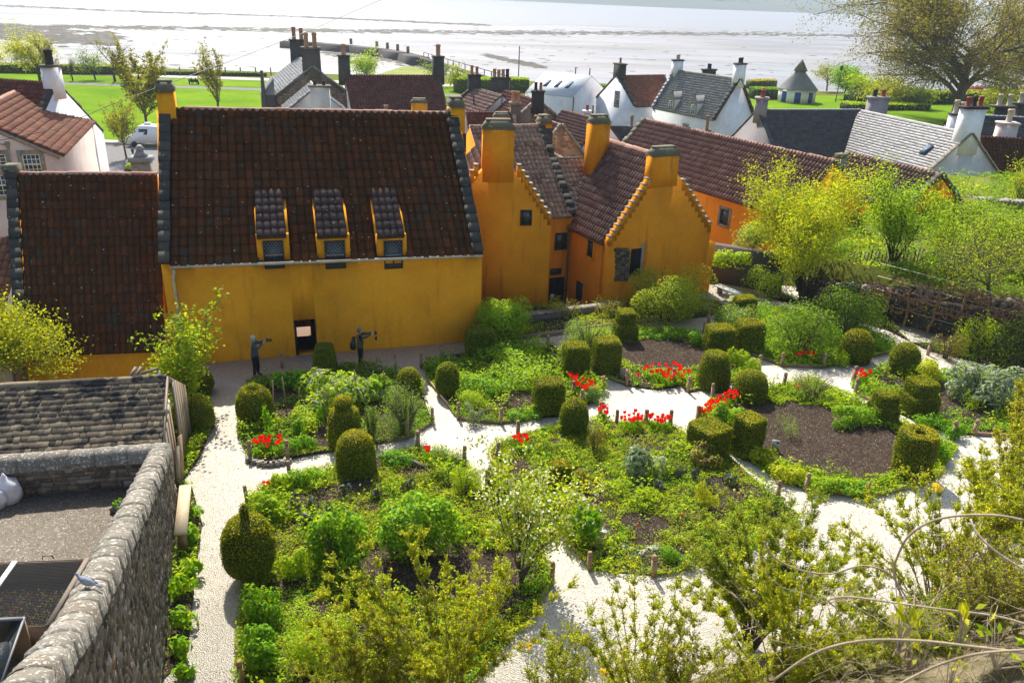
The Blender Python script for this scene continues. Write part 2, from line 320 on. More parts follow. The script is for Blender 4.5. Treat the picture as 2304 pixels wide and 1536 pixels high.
# foliage
LM = {
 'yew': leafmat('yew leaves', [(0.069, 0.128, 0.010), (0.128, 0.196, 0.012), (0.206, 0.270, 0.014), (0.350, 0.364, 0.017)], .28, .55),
 'yewgold_sunlit': leafmat('golden sunlit yew tips', [(0.122, 0.158, 0.012), (0.290, 0.290, 0.014), (0.531, 0.460, 0.017), (0.600, 0.531, 0.017)], .3, .55),  # yellow new growth, with sunlight on the tops painted into the colour
 'lush': leafmat('lush green leaves', [(0.095, 0.232, 0.012), (0.164, 0.356, 0.017), (0.260, 0.465, 0.023)], .42),
 'fresh': leafmat('fresh yellow green leaves', [(0.200, 0.332, 0.014), (0.332, 0.464, 0.017), (0.464, 0.575, 0.023)], .45),
 'lime': leafmat('lime leaves', [(0.298, 0.350, 0.018), (0.438, 0.455, 0.021), (0.560, 0.542, 0.026)], .5),
 'mid': leafmat('mid green leaves', [(0.103, 0.170, 0.019), (0.170, 0.251, 0.024), (0.251, 0.330, 0.033)], .4),
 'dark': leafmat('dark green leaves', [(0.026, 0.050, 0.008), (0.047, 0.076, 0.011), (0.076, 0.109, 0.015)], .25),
 'olive': leafmat('olive green leaves', [(0.199, 0.246, 0.017), (0.329, 0.378, 0.025), (0.528, 0.561, 0.048)], .38),
 'box': leafmat('box leaves', [(.18, .29, .010), (.30, .42, .012), (.45, .52, .016), (.60, .50, .03), (.24, .35, .012)], .64, .5, .3),
 'silver': leafmat('silvery leaves', [(0.15, 0.21, 0.13), (0.25, 0.31, 0.20), (0.36, 0.41, 0.31)], .3, .55),
 'sage': leafmat('grey green leaves', [(0.14, 0.22, 0.07), (0.21, 0.30, 0.10), (0.30, 0.39, 0.15)], .4),
 'kale': leafmat('blue grey kale leaves', [(0.078, 0.098, 0.098), (0.130, 0.156, 0.156), (0.221, 0.247, 0.260)], .2),
 'bronze': leafmat('bronze leaves', [(0.175, 0.123, 0.052), (0.263, 0.175, 0.070), (0.210, 0.210, 0.052)], .35),
 'amber': leafmat('amber spring leaves', [(0.350, 0.298, 0.035), (0.455, 0.350, 0.044), (0.350, 0.385, 0.052)], .45),
 'poplar': leafmat('young poplar leaves', [(0.205, 0.189, 0.025), (0.284, 0.252, 0.032), (0.252, 0.284, 0.032), (0.315, 0.237, 0.047)], .4),
 'blossom': leafmat('white blossom', [(0.750, 0.750, 0.680), (0.820, 0.820, 0.780)], .3),
 'tulip': leafmat('red tulip petals', [(0.620, 0.010, 0.012), (0.720, 0.020, 0.020), (0.550, 0.012, 0.020)], .35, .4),
 'pinkfl': leafmat('pink flowers', [(0.500, 0.150, 0.220), (0.450, 0.100, 0.140)], .3),
 'yellowfl': leafmat('yellow petals', [(0.750, 0.500, 0.020), (0.800, 0.600, 0.050)], .4),
 'dry': leafmat('dry straw', [(0.300, 0.220, 0.120), (0.380, 0.300, 0.180), (0.240, 0.170, 0.100)], .2),
}
M['bark'] = simple('grey brown bark', (.115, .09, .068), .9, .15, .35, 9., .6)
M['bark_dark'] = simple('dark bark', (.055, .045, .038), .9, .15, .35, 9., .6)
M['cane'] = simple('pale cane', (.36, .28, .19), .8, .2, .25, 9., .2)
M['vine'] = simple('brown vine wood', (.27, .155, .09), .85, .2, .35, 9., .5)
def paneglass():
    m, t, b, out = mat('clear glass pane'); g = nd(t, 'ShaderNodeBsdfGlossy', Roughness=.05); tr = t.nodes.new('ShaderNodeBsdfTransparent'); tr.inputs[0].default_value = (.85, .9, .88, 1); f = nd(t, 'ShaderNodeFresnel', IOR=1.5); mx = t.nodes.new('ShaderNodeMixShader')
    t.links.new(f.outputs[0], mx.inputs[0]); t.links.new(tr.outputs[0], mx.inputs[1]); t.links.new(g.outputs[0], mx.inputs[2]); t.links.new(mx.outputs[0], out.inputs[0]); return m
M['paneglass'] = paneglass()
# ================================================================ THE SETTING
def struct(name, me_or_mb, mats=None, loc=None):
    o = me_or_mb.build(name, mats) if isinstance(me_or_mb, MB) else mobj(name, me_or_mb, None, loc)
    o['kind'] = 'structure'; return o
def sheet(name, poly, z, m):
    b = MB(); n = len(poly); b.add([(x, y, z) for x, y in poly], [list(range(n))]); return struct(name, b, m)
def gridmesh(name, xs, ys, zf, m, smooth=True):
    X, Y = np.meshgrid(xs, ys); Z = zf(X, Y); V = np.stack([X, Y, Z], -1).reshape(-1, 3); nx, ny = len(xs), len(ys)
    i = np.arange(ny-1)[:, None]*nx+np.arange(nx-1)[None, :]
    F = np.stack([i, i+1, i+nx+1, i+nx], -1).reshape(-1, 4); return npmesh(name, V, F, m, None, smooth)

VZ = -4.5                                   # level of the village street, the garden terrace is 0
# village ground, park lawn, shore path, street
struct('village_ground', gridmesh('village_ground', np.linspace(-400, 400, 60), np.linspace(20, 196, 40), lambda X, Y: VZ-.012+0*X, M['rough_grass'], False))
sheet('park_lawn', [(-230, 104.5), (-14, 99), (-16, 160), (-230, 152)], VZ, M['lawn'])
sheet('park_lawn_bank', [(-230, 157.5), (-12, 164), (-12, 176), (-230, 171)], VZ, M['lawn'])
sheet('park_path', [(-230, 152.3), (-10, 160.2), (-10, 163.5), (-230, 157)], VZ, M['asphalt'])
sheet('shore_path', [(-230, 171.5), (60, 180), (60, 184.5), (-230, 177)], VZ, M['pave_light'])
sheet('street', [(-120, 84), (-14, 82), (-14, 97), (-120, 100)], VZ, M['asphalt'])
b = MB(); b.prism([(-120, 100.4), (-14, 97.3), (-14, 98.8), (-120, 103.4)], VZ-.1, VZ+.12); struct('far_pavement', b, M['pave_light'])
b = MB(); b.prism([(-75, 62), (-14, 60), (-14, 81.6), (-75, 83.6)], VZ-.1, VZ+.12); struct('near_pavement', b, M['paving'])
sheet('car_park', [(112, 176), (330, 182), (330, 196), (112, 192)], VZ, M['asphalt'])
sheet('kiosk_lawn', [(26, 150), (150, 128), (150, 190), (26, 184)], VZ, M['lawn'])
b = MB(); b.prism([(-14, 38.5), (-5.5, 40.6), (-5.5, 60), (-14, 60)], VZ-.1, VZ+.3); struct('courtyard', b, M['paving'])
q_ = MB(); q_.frame((-11.35, 38.6, VZ+.302), (.1, 0, 0), (.3, 12, 0), (0, 0, .004)); struct('courtyard_drain', q_, M['iron'])

# shore: wet mud, water, far coast
def mudmat():
    m, t, b, _ = mat('wet tidal mud'); v = coord(t, (.35, 1., 1)); v1 = coord(t)
    base = ramp(t, noi(t, .03, v, 8, .65), [(.35, (.15, .142, .14)), (.6, (.25, .24, .235))])
    dk = ramp(t, noi(t, .016, coord(t, (.22, 1.5, 1)), 9, .72), [(.56, (0, 0, 0)), (.66, (1, 1, 1))])
    base = mixc(t, mth(t, 'MULTIPLY', dk, .8), base, (.05, .047, .042))
    t.links.new(base, b.inputs['Base Color']); b.inputs['Specular IOR Level'].default_value = .2
    t.links.new(ramp(t, noi(t, .05, v, 6), [(.4, (.3, .3, .3)), (.65, (.6, .6, .6))]), b.inputs['Roughness'])
    bump(t, b, noi(t, .7, v1, 6, .65), .35, .12); return m
M['mud'] = mudmat()
def watermat():
    m, t, b, _ = mat('estuary water'); v = coord(t, (.5, 1, 1))
    b.inputs['Base Color'].default_value = (.20, .20, .21, 1); b.inputs['Roughness'].default_value = .35; b.inputs['Specular IOR Level'].default_value = .2
    bump(t, b, noi(t, .22, v, 5, .7), .5, .5); return m
M['water'] = watermat()
struct('mudflat', gridmesh('mudflat', np.linspace(-1500, 1500, 50), np.linspace(186, 860, 40), lambda X, Y: -7+0*X, M['mud'], False))
b = MB(); b.add([(-400, 196, VZ-.012), (400, 196, VZ-.012), (400, 203, -7.05), (-400, 203, -7.05)], [(0, 3, 2, 1)]); struct('shore_bank', b, M['rough_grass'])
wx = np.linspace(-6000, 6000, 80)
edge = 655+60*np.sin(wx/700.+1)+28*np.sin(wx/190.)+np.where(wx > 120, (wx-120)*.35, 0)
edge = np.minimum(edge, 850)
V = np.concatenate([np.stack([wx, edge, np.full_like(wx, -6.93)], -1), np.stack([wx, np.full_like(wx, 9000), np.full_like(wx, -6.93)], -1)]); n = len(wx)
struct('estuary_water', npmesh('estuary_water', V, np.stack([np.arange(n-1), np.arange(1, n), np.arange(n+1, 2*n), np.arange(n, 2*n-1)], -1), M['water']))
# far coast: low wooded shore, hills behind
M['farshore'] = lawnmat('far wooded shore', (.03, .045, .03), (.05, .065, .045), .01)
M['farhill'] = lawnmat('far hills', (.05, .075, .05), (.085, .10, .07), .003)
def coast_y(x): return 4300-1.75*(x+170)*(x < 500)-(x >= 500)*(1.75*670+.45*(x-500))
def hillz(X, Y):
    off = Y-coast_y(X); n = np.array([[noise.noise((x*.0011, y*.0011, 3.1)) for x, y in zip(a, b_)] for a, b_ in zip(X, Y)])
    s = np.clip(off/1400, 0, 1); return -7.5+np.clip(off*.02, -1, 9)+s*s*(3-2*s)*(52+70*n)*np.clip(1.25-(X-200)/2600, .55, 1.3)
xs = np.linspace(-2600, 2600, 110); offs = np.array([-40, 0, 60, 150, 300, 500, 750, 1000, 1300, 1700, 2200])
X = np.repeat(xs[None], len(offs), 0); Y = coast_y(X)+offs[:, None]; Z = hillz(X, Y); nx = len(xs); i = np.arange(len(offs)-1)[:, None]*nx+np.arange(nx-1)[None]
struct('far_hills', npmesh('far_hills', np.stack([X, Y, Z], -1).reshape(-1, 3), np.stack([i, i+1, i+nx+1, i+nx], -1).reshape(-1, 4), M['farhill'], None, True))
# sky is the world; air between here and the far shore
hz = MB(); hz.frame((-4000, -200, -8.2), (8000, 0, 0), (0, 7800, 0), (0, 0, 330))
m = bpy.data.materials.new('pale air'); m.use_nodes = True; t = m.node_tree; t.nodes.clear(); out = t.nodes.new('ShaderNodeOutputMaterial'); pv = t.nodes.new('ShaderNodeVolumePrincipled')
pv.inputs['Color'].default_value = (.80, .90, 1, 1); pv.inputs['Density'].default_value = .00022; t.links.new(pv.outputs[0], out.inputs['Volume'])
hzo = hz.build('haze', m); hzo['kind'] = 'stuff'

# garden terrace: white gravel paths over the whole terrace, beds laid on it
gar = [tuple(G(*p)[:2]) for p in ((470, 816), (1035, 770), (1085, 764))]
b = MB()
b.prism([(-13.2, 5), (24, 5), (24, 40), (11, 40.2), (9.6, 38.6), (4.45, 36.1), (1.7, 36.0), (-1.36, 35.5), (-1.4, 31.45), (-2.2, 31.21), (-11.78, 28.34), (-13.2, 28)], -5.2, 0)
struct('gravel_path', b, M['gravel'])
# hillside below the viewpoint
def bankz(X, Y):
    yb = 12.6+np.clip((X-2.5)*.42, -1.5, 4.2); d = yb-Y
    n = np.array([[noise.noise((x*.5, y*.5, 1.7)) for x, y in zip(a, b_)] for a, b_ in zip(X, Y)])
    return np.where(d > 0, d*.74+.25*n*np.clip(d, 0, 1), -.3)
struct('hillside_bank', gridmesh('hillside_bank', np.linspace(-5.2, 26, 120), np.linspace(-2, 18, 80), bankz, M['bankdirt']))
def bank(x, y): return float(bankz(np.array([[x]]), np.array([[y]]))[0, 0])
# ================================================================ ROOF PIECES
def pantile_shape(n=7, lift=.2, amp=.27, th=.13, flat=False):
    """unit cell: x 0..1 across, y 0..1 up the slope, z out of it; the lower edge rides over the course below"""
    xs = np.array({7: (-.02, .05, .2, .5, .8, .95, 1.02), 6: (-.02, .06, .33, .67, .94, 1.02), 2: (-.03, 1.03)}[n]); zz = amp*np.sin(np.pi*np.clip(xs, 0, 1))**.6*(1.08-.25*xs) if not flat else 0*xs
    V = []
    for x, z in zip(xs, zz): V.append((x, -.08, z+lift))
    for x, z in zip(xs, zz): V.append((x, 1.0, z+.02))
    for x, z in zip(xs, zz): V.append((x, -.08, z+lift-th))
    F = [(i, i+1, n+i+1, n+i) for i in range(n-1)]+[(2*n+i, 2*n+i+1, i+1, i) for i in range(n-1)]
    return np.array(V, float), F
def cell_frame(C4, i, j, nc, nr):
    """C4 = eave-left, eave-right, ridge-right, ridge-left"""
    a, b, c, d = C4
    def p(s, t): return (a*(1-s)+b*s)*(1-t)+(d*(1-s)+c*s)*t
    o = p(i/nc, j/nr); ux = p((i+1)/nc, j/nr)-o; uy = p(i/nc, (j+1)/nr)-o
    nz = np.cross(ux, uy); nz /= np.linalg.norm(nz); return o, ux, uy, nz
def roof_patch(C4, size, parent, org, mats, kind='pantile', single=0, name='tile', sub=None, jit=.02, skip=None):
    """lays courses of pieces over a slope. single = how many (from the eave up) are objects of their own, the rest is joined"""
    C4 = [np.array(c, float) for c in C4]
    wid = (np.linalg.norm(C4[1]-C4[0])+np.linalg.norm(C4[2]-C4[3]))/2; hig = (np.linalg.norm(C4[3]-C4[0])+np.linalg.norm(C4[2]-C4[1]))/2
    nc = max(1, round(wid/size[0])); nr = max(1, round(hig/size[1])); cw = wid/nc
    variants = []
    for k in range(4):
        if kind == 'pantile': V, F = pantile_shape(7 if single or wid < 14 else 6, .24+.05*k/3, .38, .17)
        else: V, F = pantile_shape(2, .13+.05*k/3, 0, .10, True)
        variants.append((V, F))
    mes = None; bV = []; bF = []; cnt = 0; off = 0
    r_ = np.random.default_rng(int(abs(C4[0][0])*100+nc))
    for j in range(nr):
        for i in range(nc):
            if skip and skip((i+.5)/nc, (j+.5)/nr): continue
            k = int(r_.integers(4)); sh = 0.
            if kind != 'pantile': sh = .5*(j % 2)+r_.uniform(-.08, .08)
            o, ux, uy, nz = cell_frame(C4, i, j, nc, nr)
            if kind != 'pantile':
                o = o+ux*sh; ux = ux*r_.uniform(.86, .98)
                if i+sh > nc-.55 and i == nc-1: ux = ux*.5
            o = o+nz*r_.normal(0, jit*.5)*cw+uy*r_.normal(0, jit)
            z = nz*cw
            if cnt < single:
                if mes is None:
                    mes = []
                    for (V, F) in variants: mes.append(npmesh(name, V, F, mats, None, kind == 'pantile'))
                ob = bpy.data.objects.new(name, mes[k]); link(ob, parent)
                q = o-org
                ob.matrix_local = Matrix(((ux[0], uy[0], z[0], q[0]), (ux[1], uy[1], z[1], q[1]), (ux[2], uy[2], z[2], q[2]), (0, 0, 0, 1)))
            else:
                V, F = variants[k]; W = o-org+V[:, :1]*ux+V[:, 1:2]*uy+V[:, 2:3]*z
                bV.append(W); bF.append(np.array(F)+off); off += len(V)
            cnt += 1
    if bV:
        ob = mobj(sub or name+'s', npmesh(sub or name+'s', np.concatenate(bV), np.concatenate(bF), mats, None, kind == 'pantile'), parent); ob['kind'] = 'stuff'
    return nc, nr
def under_roof(C4, mb, m=0, th=.1):
    a, b, c, d = [np.array(q, float) for q in C4]; n = np.cross(b-a, d-a); n /= np.linalg.norm(n)
    V = [a-n*.02, b-n*.02, c-n*.02, d-n*.02, a-n*th, b-n*th, c-n*th, d-n*th]
    mb.add(V, [(0, 1, 2, 3), (7, 6, 5, 4), (4, 5, 1, 0), (5, 6, 2, 1), (6, 7, 3, 2), (7, 4, 0, 3)], m)
def ridge_tiles(A, B, parent, org, m, step=.45, r=.13, single=True, name='ridge_tile'):
    A = np.array(A, float); B = np.array(B, float); L = np.linalg.norm(B-A); n = max(1, round(L/step)); d = (B-A)/n; side = np.cross(d/np.linalg.norm(d), (0, 0, 1)); side /= np.linalg.norm(side)
    V = []
    for t, rr in ((0, 1.06), (1.03, .97)):
        for k in range(6):
            a = math.pi*k/5; V.append((t, math.cos(a)*rr, math.sin(a)*rr))
    F = [(k, k+1, 7+k, 6+k) for k in range(5)]+[(5, 4, 3, 2, 1, 0)]
    V = np.array(V); up = np.array([0, 0, 1.])
    if single:
        me = npmesh(name, V, F, m, None, True)
        for i in range(n):
            q = A+d*i-org+up*rng.normal(-.03, .012); ob = bpy.data.objects.new(name, me); link(ob, parent)
            ob.matrix_local = Matrix(((d[0], side[0]*r, 0, q[0]), (d[1], side[1]*r, 0, q[1]), (d[2], side[2]*r, r, q[2]), (0, 0, 0, 1)))
    else:
        b = MB()
        for i in range(n): b.add(A+d*i-up*.03+V[:, :1]*d+V[:, 1:2]*side*r+V[:, 2:3]*up*r, F)
        b.build('ridge', m, parent, org)
def skew_stones(A, B, parent, org, m, step=.42, wd=.34, ht=.26, name='skew_stone', out=(0, 0, 0)):
    """row of flat stones climbing from A to B along a gable edge"""
    A = np.array(A, float); B = np.array(B, float); L = np.linalg.norm(B-A); n = max(1, round(L/step)); d = (B-A)/n; h = np.array([d[0], d[1], 0.]); hn = np.linalg.norm(h)
    side = np.cross(d, (0, 0, 1)); side /= np.linalg.norm(side); nz = np.cross(side, d); nz /= np.linalg.norm(nz)
    if nz[2] < 0: nz = -nz
    V0 = np.array([(0, -.5, 0), (.97, -.5, 0), (.97, .5, 0), (0, .5, 0), (.03, -.46, 1), (.94, -.46, 1), (.94, .46, 1), (.03, .46, 1)], float)
    F = [(3, 2, 1, 0), (4, 5, 6, 7), (0, 1, 5, 4), (1, 2, 6, 5), (2, 3, 7, 6), (3, 0, 4, 7)]
    me = npmesh(name, V0, F, m)
    for i in range(n):
        ob = bpy.data.objects.new(name, me); link(ob, parent); q = A+d*i-org+np.array(out)
        s = side*wd*rng.uniform(.9, 1.1); z = nz*ht*rng.uniform(.8, 1.2)
        ob.matrix_local = Matrix(((d[0], s[0], z[0], q[0]), (d[1], s[1], z[1], q[1]), (d[2], s[2], z[2], q[2]), (0, 0, 0, 1)))
def crow_steps(A, B, along, parent, org, m_body, m_cap, n, th=.36, name='crow_step'):
    """stepped gable from the eave A up to B; along = unit direction into the building for the thickness"""
    A = np.array(A, float); B = np.array(B, float); d = (B-A)/n; h = np.array([d[0], d[1], 0]); al = np.array([*along, 0.])*th
    for i in range(n):
        o = A+d*i; b = MB()
        b.frame(o-np.array([0, 0, .9*d[2]]), h, al, (0, 0, d[2]*1.75), 0)
        b.frame(o+np.array([0, 0, .853*d[2]])-h*.07-al*.06, h*1.1, al*1.12, (0, 0, .055), 1)
        b.build(name, [m_body, m_cap], parent, org)
def chimney(parent, org, c, sx, sy, z0, z1, rz, mbody, mcap, pots=(), cap='band', taper=.94, mpot=None, name='chimney', potd=(.13, .55)):
    """stack from z0 to z1 with a cap and pots (offsets along sx)"""
    b = MB(); c = np.array([c[0], c[1]]); b.taper((c[0], c[1], z0), sx, sy, z1-z0, sx*taper, sy*taper, rz, 0)
    if cap == 'band':
        b.box((c[0], c[1], z1), sx*1.06, sy*1.12, .12, rz, 1); b.taper((c[0], c[1], z1+.12), sx*1.14, sy*1.22, .10, sx*1.0, sy*1.02, rz, 1); zt = z1+.22
    else:      # stone slabs sloped like a little roof
        b.box((c[0], c[1], z1), sx*1.04, sy*1.06, .06, rz, 1); b.taper((c[0], c[1], z1+.06), sx*1.03, sy*1.05, .30, sx*.76, sy*.6, rz, 1); b.taper((c[0], c[1], z1+.37), sx*.8, sy*.66, .06, sx*.76, sy*.62, rz, 1); zt = z1+.43
    ch = b.build(name, [mbody, mcap], parent, org)
    ca, sa = math.cos(rz), math.sin(rz)
    for p in pots:
        off, m = (p if isinstance(p, tuple) else (p, mpot or M['clay_pot'])); r, h = potd; h *= rng.uniform(.9, 1.1)
        q = MB(); q.lathe((c[0]+ca*off*sx, c[1]+sa*off*sx, zt-.04), [(r*1.25, 0), (r*1.2, .06), (r, .1), (r*.92, h*.8), (r*1.12, h*.82), (r*1.12, h*.92), (r*.95, h), (r*.7, h), (r*.7, h*.8)], 10)
        q.build('chimney_pot', m, ch, org, True)
    return ch
def window(parent, org, c, rt, w, h, surround=None, mframe=None, nx=2, ny=2, sill=True, name='window', glass=None, depth=.06, sw=.16, lattice=False):
    """c = bottom centre on the wall face, rt = unit direction to the right seen from outside"""
    c = np.array(c, float); rt = np.array([*rt[:2], 0.]); rt /= np.linalg.norm(rt); out = np.array([rt[1], -rt[0], 0.]); up = np.array([0, 0, 1.]); mframe = mframe or M['frame_white']
    b = MB(); f = .055
    def bar(x0, x1, z0, z1, d0, d1, m=0): b.frame(c+rt*x0+up*z0+out*d0, rt*(x1-x0), out*(d1-d0), up*(z1-z0), m)
    if surround is not None:
        bar(-w/2-sw, -w/2, -sw, h+sw, -.05, depth, 1); bar(w/2, w/2+sw, -sw, h+sw, -.05, depth, 1); bar(-w/2, w/2, h, h+sw, -.05, depth, 1); bar(-w/2-.02, w/2+.02, -sw, 0, -.05, depth+.05 if sill else depth, 1)
    bar(-w/2, -w/2+f, 0, h, -.04, .035); bar(w/2-f, w/2, 0, h, -.04, .035); bar(-w/2+f, w/2-f, 0, f, -.04, .035); bar(-w/2+f, w/2-f, h-f, h, -.04, .035)
    for i in range(1, nx): x = -w/2+w*i/nx; bar(x-.018, x+.018, f, h-f, -.03, .028)
    for i in range(1, ny):
        z = h*i/ny; k = .035 if i*2 == ny else .018; bar(-w/2+f, w/2-f, z-k, z+k, -.03, .024+.012*(k > .02))
    o = b.build(name, [mframe, surround or mframe], parent, org)
    p = MB(); p.frame(c+rt*(-w/2+.01)+up*.01-out*.03, rt*(w-.02), out*.038, up*(h-.02)); p.build('pane', glass or M['glass'], o, org)
    return o
def rot2(v, a): return np.array([v[0]*math.cos(a)-v[1]*math.sin(a), v[0]*math.sin(a)+v[1]*math.cos(a)])

class House:
    """gabled house: ridge runs from R0 to R1, q = right-hand slope seen along it, l = left-hand slope"""
    def __init__(s, name, label, x, y, h, L, w, ze, zr, zb=VZ, wl=None, zl=None, cat='house', group=None):
        s.d = np.array([math.cos(R(h)), math.sin(R(h))]); s.n = np.array([-s.d[1], s.d[0]]); o = np.array([x, y]); s.h = R(h); s.L = L
        wl = wl or w; zl = ze if zl is None else zl; s.ze, s.zr, s.zb, s.w, s.wl, s.zl = ze, zr, zb, w, wl, zl
        e = o+s.d*L; P3 = lambda p, z: np.array([p[0], p[1], z])
        s.R0, s.R1 = P3(o, zr), P3(e, zr); s.Q0, s.Q1 = P3(o-s.n*w, ze), P3(e-s.n*w, ze); s.L0, s.L1 = P3(o+s.n*wl, zl), P3(e+s.n*wl, zl)
        s.org = P3((o+e)/2, zb); s.root = empty(name, s.org, label, cat, group)
    def at(s, along, off, z): return np.array([*(s.R0[:2]+s.d*along+s.n*off), z])      # off > 0 = left side
    def walls(s, m, drop=.06):
        b = MB(); V = []
        for (Q, L_, Rr) in ((s.Q0, s.L0, s.R0), (s.Q1, s.L1, s.R1)):
            V += [(*Q[:2], s.zb), (*L_[:2], s.zb), (*L_[:2], L_[2]-drop), (*Rr[:2], Rr[2]-drop), (*Q[:2], Q[2]-drop)]
        b.add(V, [(0, 1, 2, 3, 4), (9, 8, 7, 6, 5), (0, 4, 9, 5), (1, 6, 7, 2), (4, 3, 8, 9), (3, 2, 7, 8)]); return b.build('wall', m, s.root, s.org)
    def slope(s, side='q', ov=.18, inset=0.):
        Q0, Q1 = (s.Q0, s.Q1) if side == 'q' else (s.L0, s.L1); d3 = np.array([*s.d, 0])*inset
        k0 = (Q0-s.R0)/np.linalg.norm(Q0-s.R0)*ov; up = np.array([0, 0, .05])
        C = [Q0+k0+d3+up, Q1+k0-d3+up, s.R1-d3+up, s.R0+d3+up]
        return C if side == 'q' else [C[1], C[0], C[3], C[2]]
    def roof(s, kind, m, size, sides='ql', single=0, inset=.0, mu=None, ov=.18, name='tile'):
        r = MB()
        for sd_ in sides: under_roof(s.slope(sd_, ov, inset), r, 0, .12)
        ro = r.build('roof', mu or m, s.root, s.org)
        for sd_ in sides: roof_patch(s.slope(sd_, ov, inset), size, ro if not single else s.root, s.org, m, kind, single if sd_ == 'q' else 0, name, name+'s')
        return ro
    def win(s, side, along, z, w, h, **k):
        if side == 'q': c = s.at(along, -s.w, z); rt = s.d
        elif side == 'l': c = s.at(along, s.wl, z); rt = -s.d
        elif side == '0': c = s.at(0, -along, z); rt = -s.n
        else: c = s.at(s.L, -along, z); rt = s.n
        if side == '0': rt = -s.n
        return window(s.root, s.org, c, rt, w, h, **k)
# ================================================================ THE PALACE (yellow and orange ranges)
def nrm2(a, b): d = (np.array(b)-np.array(a))[:2]; d = d/np.linalg.norm(d); return d, np.array([-d[1], d[0]])
def z3(p, z): return np.array([p[0], p[1], z])
# ---- great hall
A, B = G(470, 816), G(1035, 770); hd, hn = nrm2(A, B); RUN = 4.55
org = z3((A+B)/2, 0); hall = empty('hall', org, 'long yellow limewashed hall with three catslide dormers and dark pantile roof', 'building')
eL, eR = VP(383, 592, A, B), VP(1085, 568, A, B)
bk = z3(hn*RUN, 0); rL, rR = VP(385, 245, A+bk, B+bk), VP(1014, 255, A+bk, B+bk)
ang = math.atan2(hd[1], hd[0]); d3, n3 = z3(hd, 0), z3(hn, 0)
PL, PR = z3(eL-.32*d3, 0), z3(eR, 0)
dl, dr = VP(660, 722, A, B), VP(710, 720, A, B); DH = 1.52
mb = MB(); T = .7
def seg(p, q, z0, z1a, z1b, m=0):
    p, q = p[:2], q[:2]; V = []
    for off in (0, T):
        for (c, z) in ((p, z0), (q, z0), (q, z1b), (p, z1a)): V.append((*(np.array(c)+hn*off), z))
    mb.add(V, [(0, 1, 2, 3), (7, 6, 5, 4), (0, 4, 5, 1), (1, 5, 6, 2), (2, 6, 7, 3), (3, 7, 4, 0)], m)
zt = lambda p: eL[2]+(eR[2]-eL[2])*np.dot(p[:2]-eL[:2], hd)/np.dot(eR[:2]-eL[:2], hd)-.03
seg(PL, dl, -5, zt(PL), zt(dl)); seg(dr, PR, -5, zt(dr), zt(PR)); seg(dl, dr, DH, zt(dl), zt(dr))
seg(dl, dr, -5, -.05, -.05)
bL, bR = PL+n3*2*RUN, PR+n3*2*RUN
for (p, q, r_, s) in ((PL, bL, rL, 1), (PR, bR, rR, -1)):                # gable walls
    e0 = zt(p); V = []
    for off in (0, .6*s):
        for c in (z3(p+n3*T, -5), z3(q, -5), z3(q, e0), z3((p+q)/2, r_[2]-.06), z3(p+n3*T, e0+T*1.08)): V.append(c+d3*off)
    mb.add(V, [(0, 1, 2, 3, 4), (9, 8, 7, 6, 5), (0, 5, 6, 1), (1, 6, 7, 2), (2, 7, 8, 3), (3, 8, 9, 4), (4, 9, 5, 0)])
pw = np.dot(dr[:2]-dl[:2], hd); i0 = z3(dl, 0)                            # back wall with the passage exit
for (p, q, z0, z1) in ((bL+.6*d3, z3(dl, 0)+n3*2*RUN, -5, 4), (z3(dr, 0)+n3*2*RUN, bR-.6*d3, -5, 4), (z3(dl, 0)+n3*2*RUN, z3(dr, 0)+n3*2*RUN, -2.2, 4)):
    mb.frame(z3(p, z0)-n3*.6, q*1.-p, n3*.6, (0, 0, z1-z0))
mb.build('wall', M['yellow'], hall, org)
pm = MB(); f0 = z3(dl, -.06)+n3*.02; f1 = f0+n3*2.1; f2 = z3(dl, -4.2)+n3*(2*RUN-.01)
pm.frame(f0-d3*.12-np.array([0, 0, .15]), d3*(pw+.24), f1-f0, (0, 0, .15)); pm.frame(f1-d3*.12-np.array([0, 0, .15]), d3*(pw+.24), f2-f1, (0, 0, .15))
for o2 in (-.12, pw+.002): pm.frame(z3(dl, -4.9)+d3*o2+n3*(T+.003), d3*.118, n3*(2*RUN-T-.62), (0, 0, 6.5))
pm.build('passage', M['dark_in'], hall, org)  # near-black lining puts the shade of the passage into its colour
jb = MB(); jb.frame(z3(dl, -.04)+n3*.05+d3*.001, d3*.05, n3*.12, (0, 0, DH+.03)); jb.frame(z3(dr, -.04)+n3*.05-d3*.051, d3*.05, n3*.12, (0, 0, DH+.03)); jb.build('door_frame', M['frame_dark'], hall, org)
dd = MB(); dd.frame(z3(dl, -.03)+d3*.055+n3*.2, n3*.8, d3*.045, (0, 0, DH-.03)); dd.build('door', M['dark_in'], hall, org)
# roof
ur = MB(); C4 = [eL-n3*.12-np.array([0, 0, .1]), eR-n3*.12-np.array([0, 0, .1]), rR, rL]; C4b = [eL-n3*.12-np.array([0, 0, .1]), eR-n3*.12-np.array([0, 0, .1]), rR, rL]
under_roof(C4, ur, 0, .12); bk2 = [z3(eR, eR[2])+n3*2*RUN, z3(eL, eL[2])+n3*2*RUN, rL, rR]; under_roof(bk2, ur, 0, .12)
ur.build('roof', M['tile_dark'], hall, org)
dor = []
for (u0, u1, w0, w1) in ((578, 652, 593, 639), (713, 788, 731, 777), (848, 915, 864, 906)):
    p0, p1 = VP(u0, 560, A, B), VP(u1, 560, A, B); dor.append((np.dot((p0-eL)[:2], hd), np.dot((p1-eL)[:2], hd), w0, w1))
Lh = np.dot((eR-eL)[:2], hd)
RD = 1.95                                                                # how far up-slope the dormers reach
def under_dormer(s, t): return any(a/Lh < s < b_/Lh for a, b_, _, _ in dor) and t*RUN < RD*.92
roof_patch(C4b, (.30, .40), hall, org, M['tile_dark'], 'pantile', 300, skip=under_dormer)
